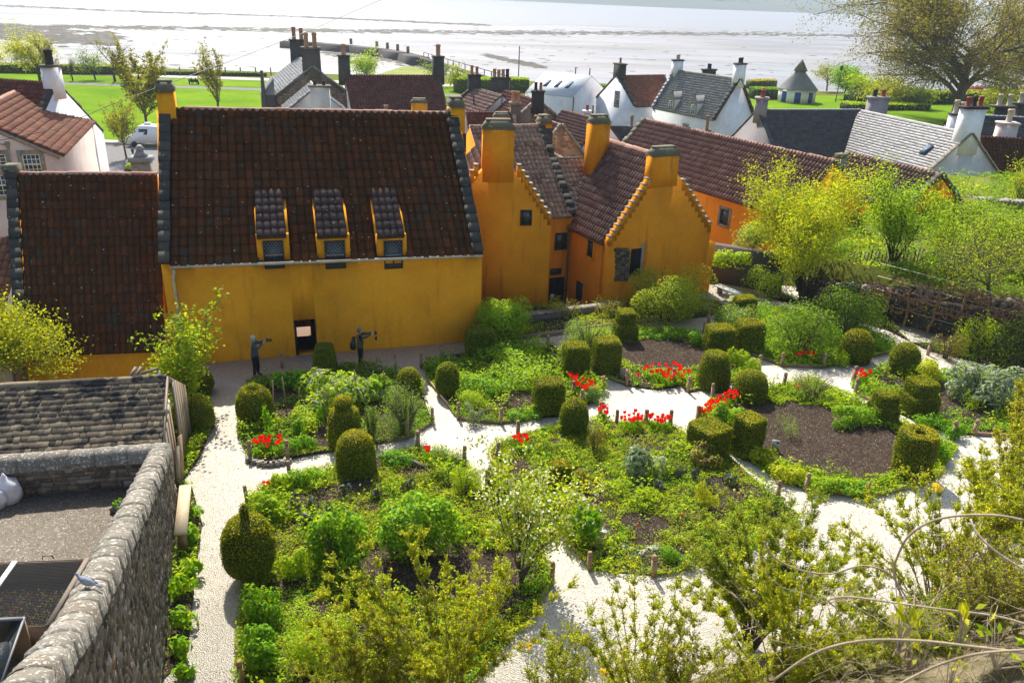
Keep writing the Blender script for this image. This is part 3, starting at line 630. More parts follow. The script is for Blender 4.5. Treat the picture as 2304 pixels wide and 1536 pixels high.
roof_patch(bk2, (.3, .4), hall, org, M['tile_dark'], 'pantile', 0, 'tile', 'back_tiles')
ridge_tiles(rL+d3*.5, rR-d3*.25, hall, org, M['ridge'], .5, .13)
skew_stones(eL-d3*.18-n3*.1, rL-d3*.2+np.array([0, 0, .05]), hall, org, M['stone_dark'], .42, .42, .24)
skew_stones(eR-d3*.22-n3*.1, rR-d3*.0+np.array([0, 0, .05]), hall, org, M['stone_dark'], .42, .46, .26)
lc = rL-d3*.12; rc = rR+d3*.22
zc = VP(355, 205, A+bk, B+bk)[2]; zc2 = VP(1035, 240, A+bk, B+bk)[2]
chimney(hall, org, lc[:2], .66, .95, rL[2]-1.3, zc, ang, M['yellow'], M['stone_cap'], (), 'slab', .92)
chimney(hall, org, rc[:2], .62, 1.0, rR[2]-1.2, zc2, ang, M['yellow'], M['stone_cap'], (), 'slab', .95)
for c_, zz in ((lc, rL[2]-1.5), (rc, rR[2]-1.5)):
    q = MB(); q.box((c_[0], c_[1], zz-.6), .72, 1.05, 1.3, ang); q.build('chimney_base', M['stone_dark'], hall, org)
for k, (a, b_, w0, w1) in enumerate(dor):
    p0 = z3(eL+d3*a, 0); ww = b_-a; mid = eL+d3*(a+b_)/2; zf = VP((w0+w1)/2, 529, A, B)[2]; ze_ = zt(mid)
    zr_ = ze_+RD*(rL[2]-eL[2])/RUN; db = MB(); wc = VP((w0+w1)/2, 604, A, B); hw = np.dot((VP(w1, 570, A, B)-VP(w0, 570, A, B))[:2], hd)/2; cx = np.dot((VP((w0+w1)/2, 570, A, B)-eL)[:2], hd)
    # face with the window opening, and the two cheeks
    def fb(x0, x1, z0, z1): db.frame(z3(eL+d3*x0, z0)-n3*.012, d3*(x1-x0), n3*.3, (0, 0, z1-z0))
    fb(a, cx-hw, ze_-.02, zf); fb(cx+hw, b_, ze_-.02, zf); fb(cx-hw, cx+hw, VP((w0+w1)/2, 541, A, B)[2], zf)
    for x in (a, b_-.1):
        V = []
        for o_ in (0, .1):
            for (r__, z_) in ((.28, ze_), (.28, zf), (RD, zr_+.0), (RD, zr_-.5)): V.append(z3(eL+d3*(x+o_)+n3*r__, z_))
        db.add(V, [(0, 1, 2, 3), (7, 6, 5, 4), (0, 4, 5, 1), (1, 5, 6, 2), (2, 6, 7, 3), (3, 7, 4, 0)])
    dobj = db.build('dormer', M['yellow'], hall, org)
    Cd = [z3(eL+d3*(a+.03)-n3*.14, zf-.02), z3(eL+d3*(b_-.09)-n3*.14, zf-.02), z3(eL+d3*(b_-.12)+n3*(RD+.05), zr_+.12), z3(eL+d3*(a+.06)+n3*(RD+.05), zr_+.12)]
    q = MB(); under_roof(Cd, q, 0, .1); q.build('dormer_roof', M['tile_dorm'], dobj, org)
    roof_patch(Cd, (.25, .40), dobj, org, M['tile_lich'] if k == 9 else M['tile_dorm'], 'pantile', 60)
    # window
    zb_ = wc[2]; ztop = VP((w0+w1)/2, 541, A, B)[2]; h_ = ztop-zb_; wb = MB(); cc = z3(eL+d3*cx, 0)
    def bar(x0, x1, z0, z1, y0=-.03, y1=.03, m=0): wb.frame(cc+d3*x0+n3*y0+np.array([0, 0, z0]), d3*(x1-x0), n3*(y1-y0), (0, 0, z1-z0), m)
    zs = zb_+h_*.46; bar(-hw, -hw+.05, zb_, ztop); bar(hw-.05, hw, zb_, ztop); bar(-hw+.05, hw-.05, ztop-.05, ztop); bar(-hw+.05, hw-.05, zb_, zb_+.22); bar(-.03, .03, zb_+.22, zs)
    bar(-hw+.05, hw-.05, zs, zs+.05, -.035, .035, 1)
    n_ = 7
    for i in range(-n_, n_+1):                                            # lead lattice of the upper light
        for sg in (1, -1):
            x0 = i*hw*2/6; a0 = np.array([x0, zs+.05]); b0 = np.array([x0+sg*(ztop-zs-.1)*.75, ztop-.05])
            t0, t1 = 0., 1.
            lo, hi = -hw+.05, hw-.05; dx = b0[0]-a0[0]
            if abs(dx) > 1e-6:
                ta, tb = sorted(((lo-a0[0])/dx, (hi-a0[0])/dx)); t0, t1 = max(0, ta), min(1, tb)
            if t1-t0 > .05:
                pa, pb = a0+(b0-a0)*t0, a0+(b0-a0)*t1; pp = cc+d3*pa[0]+np.array([0, 0, pa[1]])-n3*(.02+.004*sg); qq = cc+d3*pb[0]+np.array([0, 0, pb[1]])-n3*(.02+.004*sg)
                wb.tube([pp, qq], .009, 3, 1, False)
    wo = wb.build('window', [M['frame_dark'], M['lead']], hall, org)
    q = MB(); q.frame(cc-d3*(hw-.04)+n3*.0+np.array([0, 0, zb_+.02]), d3*(2*hw-.08), n3*.015, (0, 0, h_-.04)); q.build('pane', M['glass'], wo, org)
# gutter and downpipe
g0, g1 = VP(384, 597, A, B), VP(1083, 572, A, B); gb = MB(); gb.tube([g0-n3*.2, g1-n3*.2], .065, 6); gb.build('gutter', M['gutter'], hall, org)
pb = MB(); pp = VP(392, 604, A, B); pb.tube([pp-n3*.2, pp-n3*.18-(0, 0, .12), z3(pp, pp[2]-.3)-n3*.09-d3*.06, z3(pp, .05)-n3*.09-d3*.06], .055, 7); pb.build('downpipe', M['gutter'], hall, org)

# ---- low hall to the left
a_, b_ = G(150, 842), G(360, 838); ld, ln = nrm2(a_, b_); l3, m3 = z3(ld, 0), z3(ln, 0)
lE0, lE1 = VP(66, 801, a_, b_), VP(372, 790, a_, b_); o5 = m3*5.0
lR0, lR1 = VP(40, 390, a_+o5, b_+o5), VP(353, 392, a_+o5, b_+o5)
org2 = z3((a_+b_)/2, 0); low = empty('low_hall', org2, 'low yellow hall under a steep dark tiled roof, left of the long hall', 'building')
mb = MB(); V = []
for (e, r_) in ((lE0-l3*.25, lR0), (lE1, lR1)):
    f = z3(e+m3*.12, 0); V += [z3(f, -5), z3(f+m3*10, -5), z3(f+m3*10, e[2]+.1), z3(r_, r_[2]-.08), z3(f, e[2]+.1)]
mb.add(V, [(0, 1, 2, 3, 4), (9, 8, 7, 6, 5), (0, 4, 9, 5), (1, 6, 7, 2), (4, 3, 8, 9), (3, 2, 7, 8)]); mb.build('wall', M['yellow'], low, org2)
C4 = [lE0, lE1, lR1, lR0]; q = MB(); under_roof(C4, q, 0, .1); q.build('roof', M['tile_dark'], low, org2)
roof_patch(C4, (.245, .40), low, org2, M['tile_dark'], 'pantile', 300)
ridge_tiles(lR0, lR1, low, org2, M['ridge'], .5, .12)
skew_stones(lE0-l3*.22, lR0-l3*.22+np.array([0, 0, .05]), low, org2, M['stone_dark'], .42, .40, .26)
q = MB(); q.box(lR0+np.array([-.2, 0, -.15]), .5, .6, .5, math.atan2(ld[1], ld[0])); q.build('skew_putt', M['stone_cap'], low, org2)

# ---- orange roofed outbuilding at the far left edge
H_ = House('outbuilding', 'small outbuilding with an orange pantile roof at the left edge, below the low hall', -26.3, 29.3, 4, 7.4, 4.2, .8, 4.3, -2)
H_.walls(M['pink']); H_.roof('pantile', M['tile_orange'], (.24, .36), 'q', 120)

# ---- crow-stepped tower range in the middle
ta, tb = VP(1088, 690, G(1090, 690), G(1235, 688)), G(1235, 688); td, tn = nrm2(G(1090, 690), G(1235, 688)); t3, u3 = z3(td, 0), z3(tn, 0); PA, PB = G(1090, 690), G(1235, 688)
eR_ = VP(1240, 495, PA, PB); sR = VP(1165, 372, PA, PB); cT0, cT1 = VP(1086, 292, PA, PB), VP(1160, 292, PA, PB)
cxm = (cT0[:2]+cT1[:2])/2; half = np.dot(eR_[:2]-cxm, td); eLx = cxm-td*half
org3 = z3(cxm, 0); tower = empty('stepped_gable_range', org3, 'yellow crow stepped gable with a broad chimney and one small window, beside the long hall', 'building')
apex = 7.25; mb = MB(); V = []
for off in (0, .6):
    o_ = tn*off
    for (c, z) in ((eLx, -2), (eR_[:2], -2), (eR_[:2], eR_[2]), (cxm, apex), (eLx, eR_[2])): V.append((*(np.array(c)+o_), z))
mb.add(V, [(0, 1, 2, 3, 4), (9, 8, 7, 6, 5), (0, 5, 6, 1), (1, 6, 7, 2), (2, 7, 8, 3), (3, 8, 9, 4), (4, 9, 5, 0)])
mb.frame(z3(eLx, -2)+u3*.6, t3*2*half, u3*3.6, (0, 0, 2+eR_[2]-.1)); mb.build('wall', M['ochre'], tower, org3)
zc = cT0[2]; q = np.linalg.norm((cT1-cT0)[:2])
chimney(tower, org3, cxm+tn*.335, q*.97, .7, 5.9, zc, math.atan2(td[1], td[0]), M['ochre'], M['stone_cap'], (), 'slab', .98)
crow_steps(z3(eR_, eR_[2]+.0), z3(sR, sR[2]), tn, tower, org3, M['ochre'], M['stone_pale'], 9)
crow_steps(z3(eLx, eR_[2]), z3(cxm-td*np.dot(sR[:2]-cxm, td), sR[2]), tn, tower, org3, M['ochre'], M['stone_pale'], 9)
RL = 5.5; r0, r1 = z3(cxm, apex-.15)+u3*.7, z3(cxm, apex-.15)+u3*RL
roofs = MB(); Lp = [z3(eLx, eR_[2])+u3*RL, z3(eLx, eR_[2])+u3*.5, r0, r1]; Rp = [z3(eR_, eR_[2])+u3*.5, z3(eR_, eR_[2])+u3*RL, r1, r0]
for c in (Lp, Rp): under_roof(c, roofs, 0, .1)
ro = roofs.build('roof', M['tile_brown'], tower, org3)
for c in (Lp, Rp): roof_patch(c, (.26, .36), ro, org3, M['tile_brown'], 'pantile', 0)
ridge_tiles(r0, r1, tower, org3, M['ridge'], .5, .13, False)
window(tower, org3, VP(1183, 507, PA, PB), t3, np.linalg.norm((VP(1196, 490, PA, PB)-VP(1170, 490, PA, PB))[:2]), VP(1183, 472, PA, PB)[2]-VP(1183, 507, PA, PB)[2], None, M['frame_dark'], 1, 2, False)

# ---- middle range, set back, roof facing the garden
Z0 = -1.3
H_ = House('middle_range', 'orange walled range with sunlit wavy pantiles, set back between the two stepped gables', -2.55, 42.2, 21, 3.8, 4.75, 3.6, 7.28, Z0-3); mid = H_
H_.walls(M['orange']); r = MB(); under_roof(H_.slope('q', .12), r); under_roof(H_.slope('l', .12), r); ro = r.build('roof', M['tile_lich'], H_.root, H_.org)
roof_patch(H_.slope('q', .12), (.235, .30), H_.root, H_.org, M['tile_lich'], 'pantile', 230)
ridge_tiles(H_.R0, H_.R1, H_.root, H_.org, M['ridge'], .5, .13)
dq = z3(H_.d, 0)
skew_stones(H_.Q1+dq*.05, H_.R1+dq*.05, H_.root, H_.org, M['stone_dark'], .4, .36, .26)
zc = D(1222, 262, H_.R1[1])[2]; chimney(H_.root, H_.org, (H_.R1+dq*.30)[:2], .62, .85, 5.8, zc-.35, H_.h, M['ochre'], M['stone_cap'], (), 'slab', .95)
q = MB(); q.box((H_.R1+dq*.30)-np.array([0, 0, 2.]), .68, .95, 1.9, H_.h); q.build('chimney_base', M['stone_dark'], H_.root, H_.org)
f = .6; q0 = H_.Q1+dq*.3; q1 = H_.Q1+dq*1.75; s0 = q0+(H_.R1-H_.Q1)*f; s1 = q1+(H_.R1-H_.Q1)*f
q = MB(); under_roof([q0, q1, s1, s0], q); q.build('lower_roof', M['tile_lich'], H_.root, H_.org)
roof_patch([q0, q1, s1, s0], (.235, .30), H_.root, H_.org, M['tile_lich'], 'pantile', 70)
q = MB(); q.frame(z3(H_.Q1, Z0-3)+z3(H_.n, 0)*.02, dq*2.2, z3(H_.n, 0)*4, (0, 0, 3.6-Z0+2.9)); q.build('wall', M['orange'], H_.root, H_.org)
q = MB(); q.tube([s0+np.array([0, 0, .05]), s1+np.array([0, 0, .05])], .1, 5); q.build('ridge', M['stone_cap'], H_.root, H_.org)
wa, wb_ = H_.Q0, H_.Q1
H_rt = dq
c = VP(1261, 562, wa, wb_); ww = np.linalg.norm((VP(1275, 545, wa, wb_)-VP(1247, 545, wa, wb_))[:2]); window(H_.root, H_.org, c, dq, ww, VP(1261, 524, wa, wb_)[2]-c[2], None, M['frame_dark'], 1, 2, False)
c = VP(1250, 618, wa, wb_); window(H_.root, H_.org, c, dq, .62, .34, None, M['frame_dark'], 1, 1, False, 'fanlight')
c = VP(1250, 682, wa, wb_); q = MB(); q.frame(c-dq*.42-z3(H_.n, 0)*.02, dq*.84, z3(H_.n, 0)*.05, (0, 0, VP(1250, 624, wa, wb_)[2]-c[2])); do = q.build('door', M['dark_in'], H_.root, H_.org)
q = MB(); q.frame(VP(1237, 672, wa, wb_)-z3(H_.n, 0)*.06, dq*.2, z3(H_.n, 0)*.02, (0, 0, .26)); q.build('notice', M['frame_white'], do, H_.org)
pp = VP(1281, 508, wa, wb_)-z3(H_.n, 0)*.08; q = MB(); q.lathe(pp-np.array([0, 0, .25]), [(.06, 0), (.13, .22), (.13, .3)], 8); q.tube([pp-np.array([0, 0, .2]), z3(pp, Z0-1)], .05, 6); q.build('downpipe', M['pipe_dark'], H_.root, H_.org)

# ---- right stepped gable
PA, PB = G(1360, 690), G(1575, 660); gd, gn = nrm2(PA, PB); g3, k3 = z3(gd, 0), z3(gn, 0); back = rot2(gn, R(2.5)); bk3 = z3(back, 0)
eL2, eR2 = VP(1372, 545, PA, PB), VP(1600, 512, PA, PB); sL2, sR2 = VP(1466, 402, PA, PB), VP(1536, 405, PA, PB); c0, c1 = VP(1468, 360, PA, PB), VP(1530, 360, PA, PB)
cxm = (c0[:2]+c1[:2])/2; org4 = z3(cxm, 0); gab = empty('stepped_gable_wing', org4, 'ochre crow stepped gable wing with a ruined dark stone doorway, right of the orange recess', 'building')
ap = 7.0; mb = MB(); V = []
for off in (0, .6):
    for (c, z) in ((eL2[:2], -4), (eR2[:2], -4), (eR2[:2], eR2[2]), (cxm, ap), (eL2[:2], eL2[2])): V.append((*(np.array(c)+gn*off), z))
mb.add(V, [(0, 1, 2, 3, 4), (9, 8, 7, 6, 5), (0, 5, 6, 1), (1, 6, 7, 2), (2, 7, 8, 3), (3, 8, 9, 4), (4, 9, 5, 0)])
BL = 4.75; e2 = eL2+bk3*BL; f2 = eR2+bk3*BL
V = [z3(eL2+k3*.6, -4), z3(eR2+k3*.6, -4), z3(f2, -4), z3(e2, -4), z3(eL2+k3*.6, eL2[2]-.08), z3(eR2+k3*.6, eR2[2]-.08), z3(f2, eR2[2]-.08), z3(e2, eL2[2]-.08)]
mb.add(V, [(3, 2, 1, 0), (4, 5, 6, 7), (0, 1, 5, 4), (1, 2, 6, 5), (2, 3, 7, 6)]); mb.add(V, [(3, 0, 4, 7)], 1)
mb.build('wall', [M['ochre'], M['orange']], gab, org4)
r0, r1 = z3(cxm, ap-.05)+k3*.6, z3(cxm, ap-.05)+bk3*BL
Lp = [z3(e2, eL2[2]), z3(eL2+k3*.5, eL2[2]), r0, r1]; Rp = [z3(eR2+k3*.5, eR2[2]), z3(f2, eR2[2]), r1, r0]
lp0 = (Lp[0]-Lp[3]); Lp[0] = Lp[0]+lp0*.04; lp1 = Lp[1]-Lp[2]; Lp[1] = Lp[1]+lp1*.04
q = MB(); under_roof(Lp, q); under_roof(Rp, q); q.build('roof', M['tile_brown'], gab, org4)
roof_patch(Lp, (.215, .34), gab, org4, M['tile_brown'], 'pantile', 300); roof_patch(Rp, (.22, .34), gab, org4, M['tile_brown'], 'pantile', 0, 'tile', 'far_tiles')
ridge_tiles(r1, r0, gab, org4, M['ridge'], .5, .14)
chimney(gab, org4, cxm+gn*.29, np.linalg.norm((c1-c0)[:2])*.95, .6, 5.6, VP(1500, 352, PA, PB)[2], math.atan2(gd[1], gd[0]), M['ochre'], M['stone_cap'], (), 'slab', .97)
chimney(gab, org4, (z3(cxm, 0)+bk3*(BL-.1)-g3*.75)[:2], 1.0, .7, 5.0, ap+.85, math.atan2(gd[1], gd[0]), M['ochre'], M['stone_cap'], (), 'slab', .97)
crow_steps(eL2, sL2, gn, gab, org4, M['ochre'], M['stone_pale'], 11); crow_steps(eR2, sR2, gn, gab, org4, M['ochre'], M['stone_pale'], 9)
crow_steps(z3(e2, eL2[2]), z3(cxm, ap-.6)+bk3*BL, -back, gab, org4, M['stone_dark'], M['stone_cap'], 8)
# left wall windows
lw = lambda u, v: VP(u, v, eL2, e2)
c = lw(1328, 578); window(gab, org4, c, -bk3, .5, lw(1328, 540)[2]-c[2], M['orange'], M['frame_dark'], 1, 2, True, sw=.05); c = lw(1302, 675); window(gab, org4, c, -bk3, .55, .95, None, M['frame_dark'], 1, 1, False)
q = MB(); q.tube([Lp[0]-np.array([0, 0, .1]), Lp[1]-np.array([0, 0, .1])], .05, 5); q.build('gutter', M['pipe_dark'], gab, org4)
# ruined doorway: rough stones proud of the wall, near-black panel painting the shade of the opening
dq0 = VP(1415, 620, PA, PB); q = MB(); q.frame(dq0-k3*.03, g3*.62, k3*.1, (0, 0, VP(1425, 560, PA, PB)[2]-dq0[2])); q.build('opening', M['dark_in'], gab, org4)
q = MB(); q.frame(VP(1437, 622, PA, PB)-k3*.06, g3*.09, k3*.1, (0, 0, 1.65)); q.build('door_jamb', M['slab'], gab, org4)
for i in range(11):
    for k in range(3):
        c = VP(1388+k*9.5+2.5*(i % 2)+rng.normal(0, .8), 557+i*6.6, PA, PB); q = MB(); q.taper(c-k3*.02-np.array([0, 0, .16]), .27, .24-.05*abs(k-1)*(i > 2), .145, .23, .2, math.atan2(gd[1], gd[0])+rng.normal(0, .12)); q.build('rough_stone', M['rubble'] if (i+k) % 3 else M['rubble_dark'], gab, org4)
# round headed buttress at its right end
q = MB(); q.frame(z3(eR2, -1)-g3*.9+k3*.02, g3*1.3, k3*2.2, (0, 0, 3.6)); q.build('buttress', M['ochre'], gab, org4)

# ---- long wing running forward on the right
H_ = House('long_wing', 'long ochre wing with a ribbed brown pantile roof running down towards the garden trees', 9.33, 61.55, -58.9, 17.3, 3.1, 2.45, 5.4, VZ)
H_.walls(M['orange']); H_.roof('pantile', M['tile_brown'], (.26, .40), 'ql', 0); ridge_tiles(H_.R0, H_.R1, H_.root, H_.org, M['ridge'], .5, .14)
skew_stones(H_.Q0, H_.R0, H_.root, H_.org, M['stone_cap'], .5, .4, .22); chimney(H_.root, H_.org, H_.R1[:2]+H_.n*.3, .5, .5, 5, 5.6, H_.h, M['stone_pale'], M['stone_cap'])
c = VP(1628, 505, H_.Q0, H_.Q1); window(H_.root, H_.org, c, z3(H_.d, 0), .75, VP(1628, 470, H_.Q0, H_.Q1)[2]-c[2], M['stone_pale'], M['frame_dark'], 1, 2)
H_ = House('lower_wing', 'lower pantiled wing with weathered stone skews, half hidden by the light green trees', 22.6, 56.0, -63.5, 7.2, 2.6, 2.3, 4.35, VZ)
H_.walls(M['orange']); H_.roof('pantile', M['tile_brown'], (.28, .40), 'ql', 0)
ridge_tiles(H_.R0, H_.R1, H_.root, H_.org, M['ridge'], .5, .13)
for (a0, b0) in ((H_.Q0, H_.R0), (H_.Q1, H_.R1), (H_.L1, H_.R1)): skew_stones(a0, b0, H_.root, H_.org, M['stone_cap'], .5, .36, .22)
# ================================================================ PLANT BUILDERS
def leaf_arrays(P, N, Dn, L, W, fold=.15):
    """diamond leaves: centre P, normal N, long direction Dn"""
    n = len(P); Dn = unit(Dn-N*(np.sum(Dn*N, 1)[:, None])); S = np.cross(Dn, N); L = np.broadcast_to(L, n)[:, None]; W = np.broadcast_to(W, n)[:, None]
    V = np.stack([P-Dn*L*.5, P+S*W*.5+N*L*fold-Dn*L*.04, P+Dn*L*.5-N*L*fold*.5, P-S*W*.5+N*L*fold-Dn*L*.04], 1).reshape(-1, 3)
    return V, np.arange(4*n).reshape(-1, 4)
def rdir(n, g=rng): return unit(g.normal(size=(n, 3)))
def join(parts):
    """[(V,F,mi)] with equal face size -> V,F,mi"""
    V = []; F = []; I = []; o = 0
    for v, f, m in parts: V.append(v); F.append(f+o); I.append(np.full(len(f), m)); o += len(v)
    return np.concatenate(V), np.concatenate(F), np.concatenate(I)
def blob_points(n, g, lobes=7, inner=.35, flat=1.):
    """points and outward normals in a lumpy unit dome (z 0..1)"""
    c = np.stack([g.uniform(-.55, .55, lobes), g.uniform(-.55, .55, lobes), g.uniform(.15, .62, lobes)], -1); r = g.uniform(.3, .46, lobes)
    k = g.integers(lobes, size=n); d = rdir(n, g); d[:, 2] = np.abs(d[:, 2])*g.choice([1, 1, 1, -1], n); rad = r[k]*(1-inner*g.random(n)**2)
    P = c[k]+d*rad[:, None]; P[:, 2] = np.maximum(P[:, 2], .02); return P, d
def shrub(name, label, base, rx, ry, h, lm, n, L, W, cat='shrub', group=None, stems=6, lobes=8, seed=1, inner=.5, bark='bark', up=.5, flowers=None, lm2=None, rz=0.):
    g = np.random.default_rng(seed); base = np.array(base, float); root = empty(name, base, label, cat, group, rz)
    P, N = blob_points(n, g, lobes, inner); S = np.array([rx, ry, h]); P = P*S; N = unit(N/S+np.array([0, 0, up])+.55*rdir(n, g))
    V, F = leaf_arrays(P, N, rdir(n, g)+np.array([0, 0, .15]), L*g.uniform(.7, 1.25, n), W*g.uniform(.75, 1.2, n))
    mats = [LM[lm], LM[lm2 or lm]]
    mobj('foliage', npmesh('foliage', V, F, mats, (g.random(n) < .3).astype(int)), root)
    if stems:
        sg = []
        for k in range(stems):
            a = g.uniform(0, 6.28); p = np.array([math.cos(a)*rx*.08, math.sin(a)*ry*.08, 0.]); q = np.array([math.cos(a)*rx*g.uniform(.2, .75), math.sin(a)*ry*g.uniform(.2, .75), h*g.uniform(.5, .85)])
            m_ = (p+q)/2+np.array([0, 0, h*.12]); r0 = .012+.012*h; sg += [(*p, *m_, r0, r0*.7), (*m_, *q, r0*.7, r0*.25)]
        V, F = segs_arrays(sg, 5); mobj('stems', npmesh('stems', V, F, M[bark]), root)
    if flowers:
        fm, fn, fs = flowers; P, N = blob_points(fn, g, lobes, .1); P = P*S*1.02
        V, F = leaf_arrays(P, unit(N+.6*rdir(fn, g)), rdir(fn, g), fs, fs, .1); mobj('flowers', npmesh('flowers', V, F, LM[fm]), root)
    return root
def grow(g, p, d, L, r, lev, P, segs, tips):
    ns = P['nseg'][lev]; q = p.copy(); d = unit(d); rr = r
    pts = [q.copy()]; dirs = []
    for i in range(ns):
        d = unit(d+g.normal(size=3)*P['wob'][lev]+np.array([0, 0, P['trop'][lev]])); q2 = q+d*L/ns; r2 = rr*(1-(1-P['tap'])/ns) if lev else rr*(1-.45/ns)
        segs.append((*q, *q2, rr, r2)); q = q2; rr = r2; pts.append(q.copy()); dirs.append(d)
        if lev >= P['leaf_from']: tips.append((*q, *d))
    if lev+1 < len(P['n']):
        for k in range(P['n'][lev+1]):
            t = P['start'][lev]+(1-P['start'][lev])*(k+g.random())/P['n'][lev+1]; f = t*ns; i = min(int(f), ns-1); b = pts[i]+(pts[i+1]-pts[i])*(f-i)
            a = R(P['ang'][lev]*g.uniform(.75, 1.25)); ax = np.cross(dirs[i], rdir(1, g)[0]); ax = unit(ax); nd_ = dirs[i]*math.cos(a)+ax*math.sin(a)
            grow(g, b, nd_, L*P['len'][lev]*g.uniform(.7, 1.2)*(1.15-.5*t*P.get('cone', 0)), max(.004, rr+(r-rr)*(1-t))*P['rad'], lev+1, P, segs, tips)
TREES = {
 'poplar': dict(n=[1, 13, 6], nseg=[5, 5, 4], wob=[.04, .07, .1], trop=[.05, .14, .16], tap=.2, start=[.26, .2], ang=[32, 28], len=[.72, .38], rad=.5, leaf_from=1),
 'round': dict(n=[1, 9, 7, 5], nseg=[3, 4, 4, 3], wob=[.06, .12, .16, .2], trop=[.05, .05, .05, .03], tap=.25, start=[.35, .25, .2], ang=[48, 45, 48], len=[.75, .52, .45], rad=.55, leaf_from=2),
 'spread': dict(n=[1, 14, 10, 9], nseg=[3, 6, 5, 4], wob=[.05, .12, .18, .22], trop=[.02, .03, .03, .0], tap=.25, start=[.22, .2, .15], ang=[50, 42, 45], len=[1.15, .5, .42], rad=.52, leaf_from=2),
 'multi': dict(n=[1, 9, 8, 4], nseg=[1, 6, 4, 3], wob=[.05, .08, .14, .2], trop=[0, .12, .08, .04], tap=.25, start=[.1, .25, .2], ang=[30, 34, 42], len=[5.5, .38, .4], rad=.6, leaf_from=2),
 'sapling': dict(n=[1, 7, 4], nseg=[2, 6, 3], wob=[.05, .08, .14], trop=[0, .12, .05], tap=.25, start=[.1, .25], ang=[26, 45], len=[4.5, .3], rad=.6, leaf_from=1),
}
def tree(name, label, base, h, r, style, lm, n, L, W, cat='tree', group=None, seed=3, bark='bark', jit=.25, lm2=None, scale_xy=1., flowers=None, lean=(0, 0), trunk_len=None):
    g = np.random.default_rng(seed); base = np.array(base, float); root = empty(name, base, label, cat, group); P = TREES[style]; segs = []; tips = []
    tl = trunk_len or {'poplar': h*.92, 'round': h*.5, 'spread': h*.42, 'multi': h*.13, 'sapling': h*.16}[style]
    grow(g, np.zeros(3), np.array([lean[0], lean[1], 1.]), tl, r, 0, P, segs, tips)
    S = np.array(segs); T = np.array(tips); top = S[:, 5].max(); k = h/top; sc = np.array([k*scale_xy, k*scale_xy, k])
    S[:, :3] *= sc; S[:, 3:6] *= sc; T[:, :3] *= sc
    big = S[:, 6] > r*.33; V, F = segs_arrays(S[big] if big.any() else S[:1], 8); mobj('trunk', npmesh('trunk', V, F, M[bark], None, True), root)
    V, F = segs_arrays(S[~big], 4); mobj('branches', npmesh('branches', V, F, M[bark], None, True), root)
    if n:
        i = g.integers(len(T), size=n); C = T[i, :3]+g.normal(size=(n, 3))*jit*np.array([1, 1, .8]); N = unit(rdir(n, g)+np.array([0, 0, .7])); Dn = unit(T[i, 3:]+.9*rdir(n, g))
        V, F = leaf_arrays(C, N, Dn, L*g.uniform(.7, 1.3, n), W*g.uniform(.7, 1.3, n)); mobj('crown', npmesh('crown', V, F, [LM[lm], LM[lm2 or lm]], (g.random(n) < .35).astype(int)), root)
    if flowers:
        fm, fn, fs = flowers; i = g.integers(len(T), size=fn); C = T[i, :3]+g.normal(size=(fn, 3))*jit*.7; V, F = leaf_arrays(C, rdir(fn, g), rdir(fn, g), fs, fs, .2); mobj('blossom', npmesh('blossom', V, F, LM[fm]), root)
    return root

# ================================================================ VILLAGE HOUSES
def std(H_, wall, kind, rm, size, sides='ql', mu=None, ridge=None, inset=0., ridge_r=.13, single=0):
    H_.walls(wall); H_.roof(kind, rm, size, sides, single, inset, mu)
    if ridge: ridge_tiles(H_.R0, H_.R1, H_.root, H_.org, ridge, .5, ridge_r, False)
# white two-storey house with dormers
H_ = House('white_house', 'white two storey house with mossy slate roof and two stone fronted dormers', 22.65, 124.4, -59.3, 12.9, 3.66, -.94, 4.3)
std(H_, M['white'], 'slate', M['slate'], (.42, .36), mu=M['slate'], ridge=M['stone_cap'])
for e in ('0', '1'):
    for q_, r_ in ((H_.Q0, H_.R0), (H_.L0, H_.R0)) if e == '0' else ((H_.Q1, H_.R1), (H_.L1, H_.R1)): skew_stones(q_, r_, H_.root, H_.org, M['stone_dark'] if e == '1' else M['lead'], .6, .5, .35)
dz = z3(H_.d, 0)
for (al, sx, z0, z1, mm, pots) in ((.2, 1.5, 3.4, 5.6, 'white', (-.2, .22)), (12.7, 1.5, 3.2, 6.1, 'white', (-.25, 0, .25)), (5.2, 2.0, 3.2, 4.7, 'stone_dark', (-.2, .2))):
    chimney(H_.root, H_.org, (H_.R0+dz*al+(z3(H_.n, 0)*1.6 if al == 5.2 else 0))[:2], .9, sx, z0, z1, H_.h, M[mm], M['stone_dark'], [(p, M['pot_buff'] if al < 1 else M['pot_dark']) for p in pots], potd=(.16, .7))
for al in (3.9, 8.6):
    q = MB(); c0_ = H_.at(al, -H_.w-.02, -.94); n_ = z3(H_.n, 0); w2 = .72
    V = []
    for off in (0, 1.9):
        o_ = n_*off
        V += [c0_-dz*w2+o_, c0_+dz*w2+o_, c0_+dz*w2+o_+(0, 0, 1.7), c0_+o_+(0, 0, 2.75), c0_-dz*w2+o_+(0, 0, 1.7)]
    q.add(V, [(0, 1, 2, 3, 4)], 0); q.add(V, [(0, 5, 6, 1), (1, 6, 7, 2), (4, 9, 5, 0)], 1); q.add(V, [(2, 7, 8, 3), (3, 8, 9, 4)], 2)
    do = q.build('dormer', [M['stone_pale'], M['white'], M['slate']], H_.root, H_.org)
    q = MB(); q.lathe(c0_+(0, 0, 2.7)+n_*.1, [(.1, 0), (.14, .1), (.05, .4)], 6); q.build('finial', M['stone_cap'], do, H_.org)
    window(do, H_.org, c0_+(0, 0, .2)-n_*.0, dz, .8, 1.3, None, M['frame_white'], 2, 4)
H_.win('q', 7.5, -3.6, .9, 1.3, surround=M['stone_pale'])
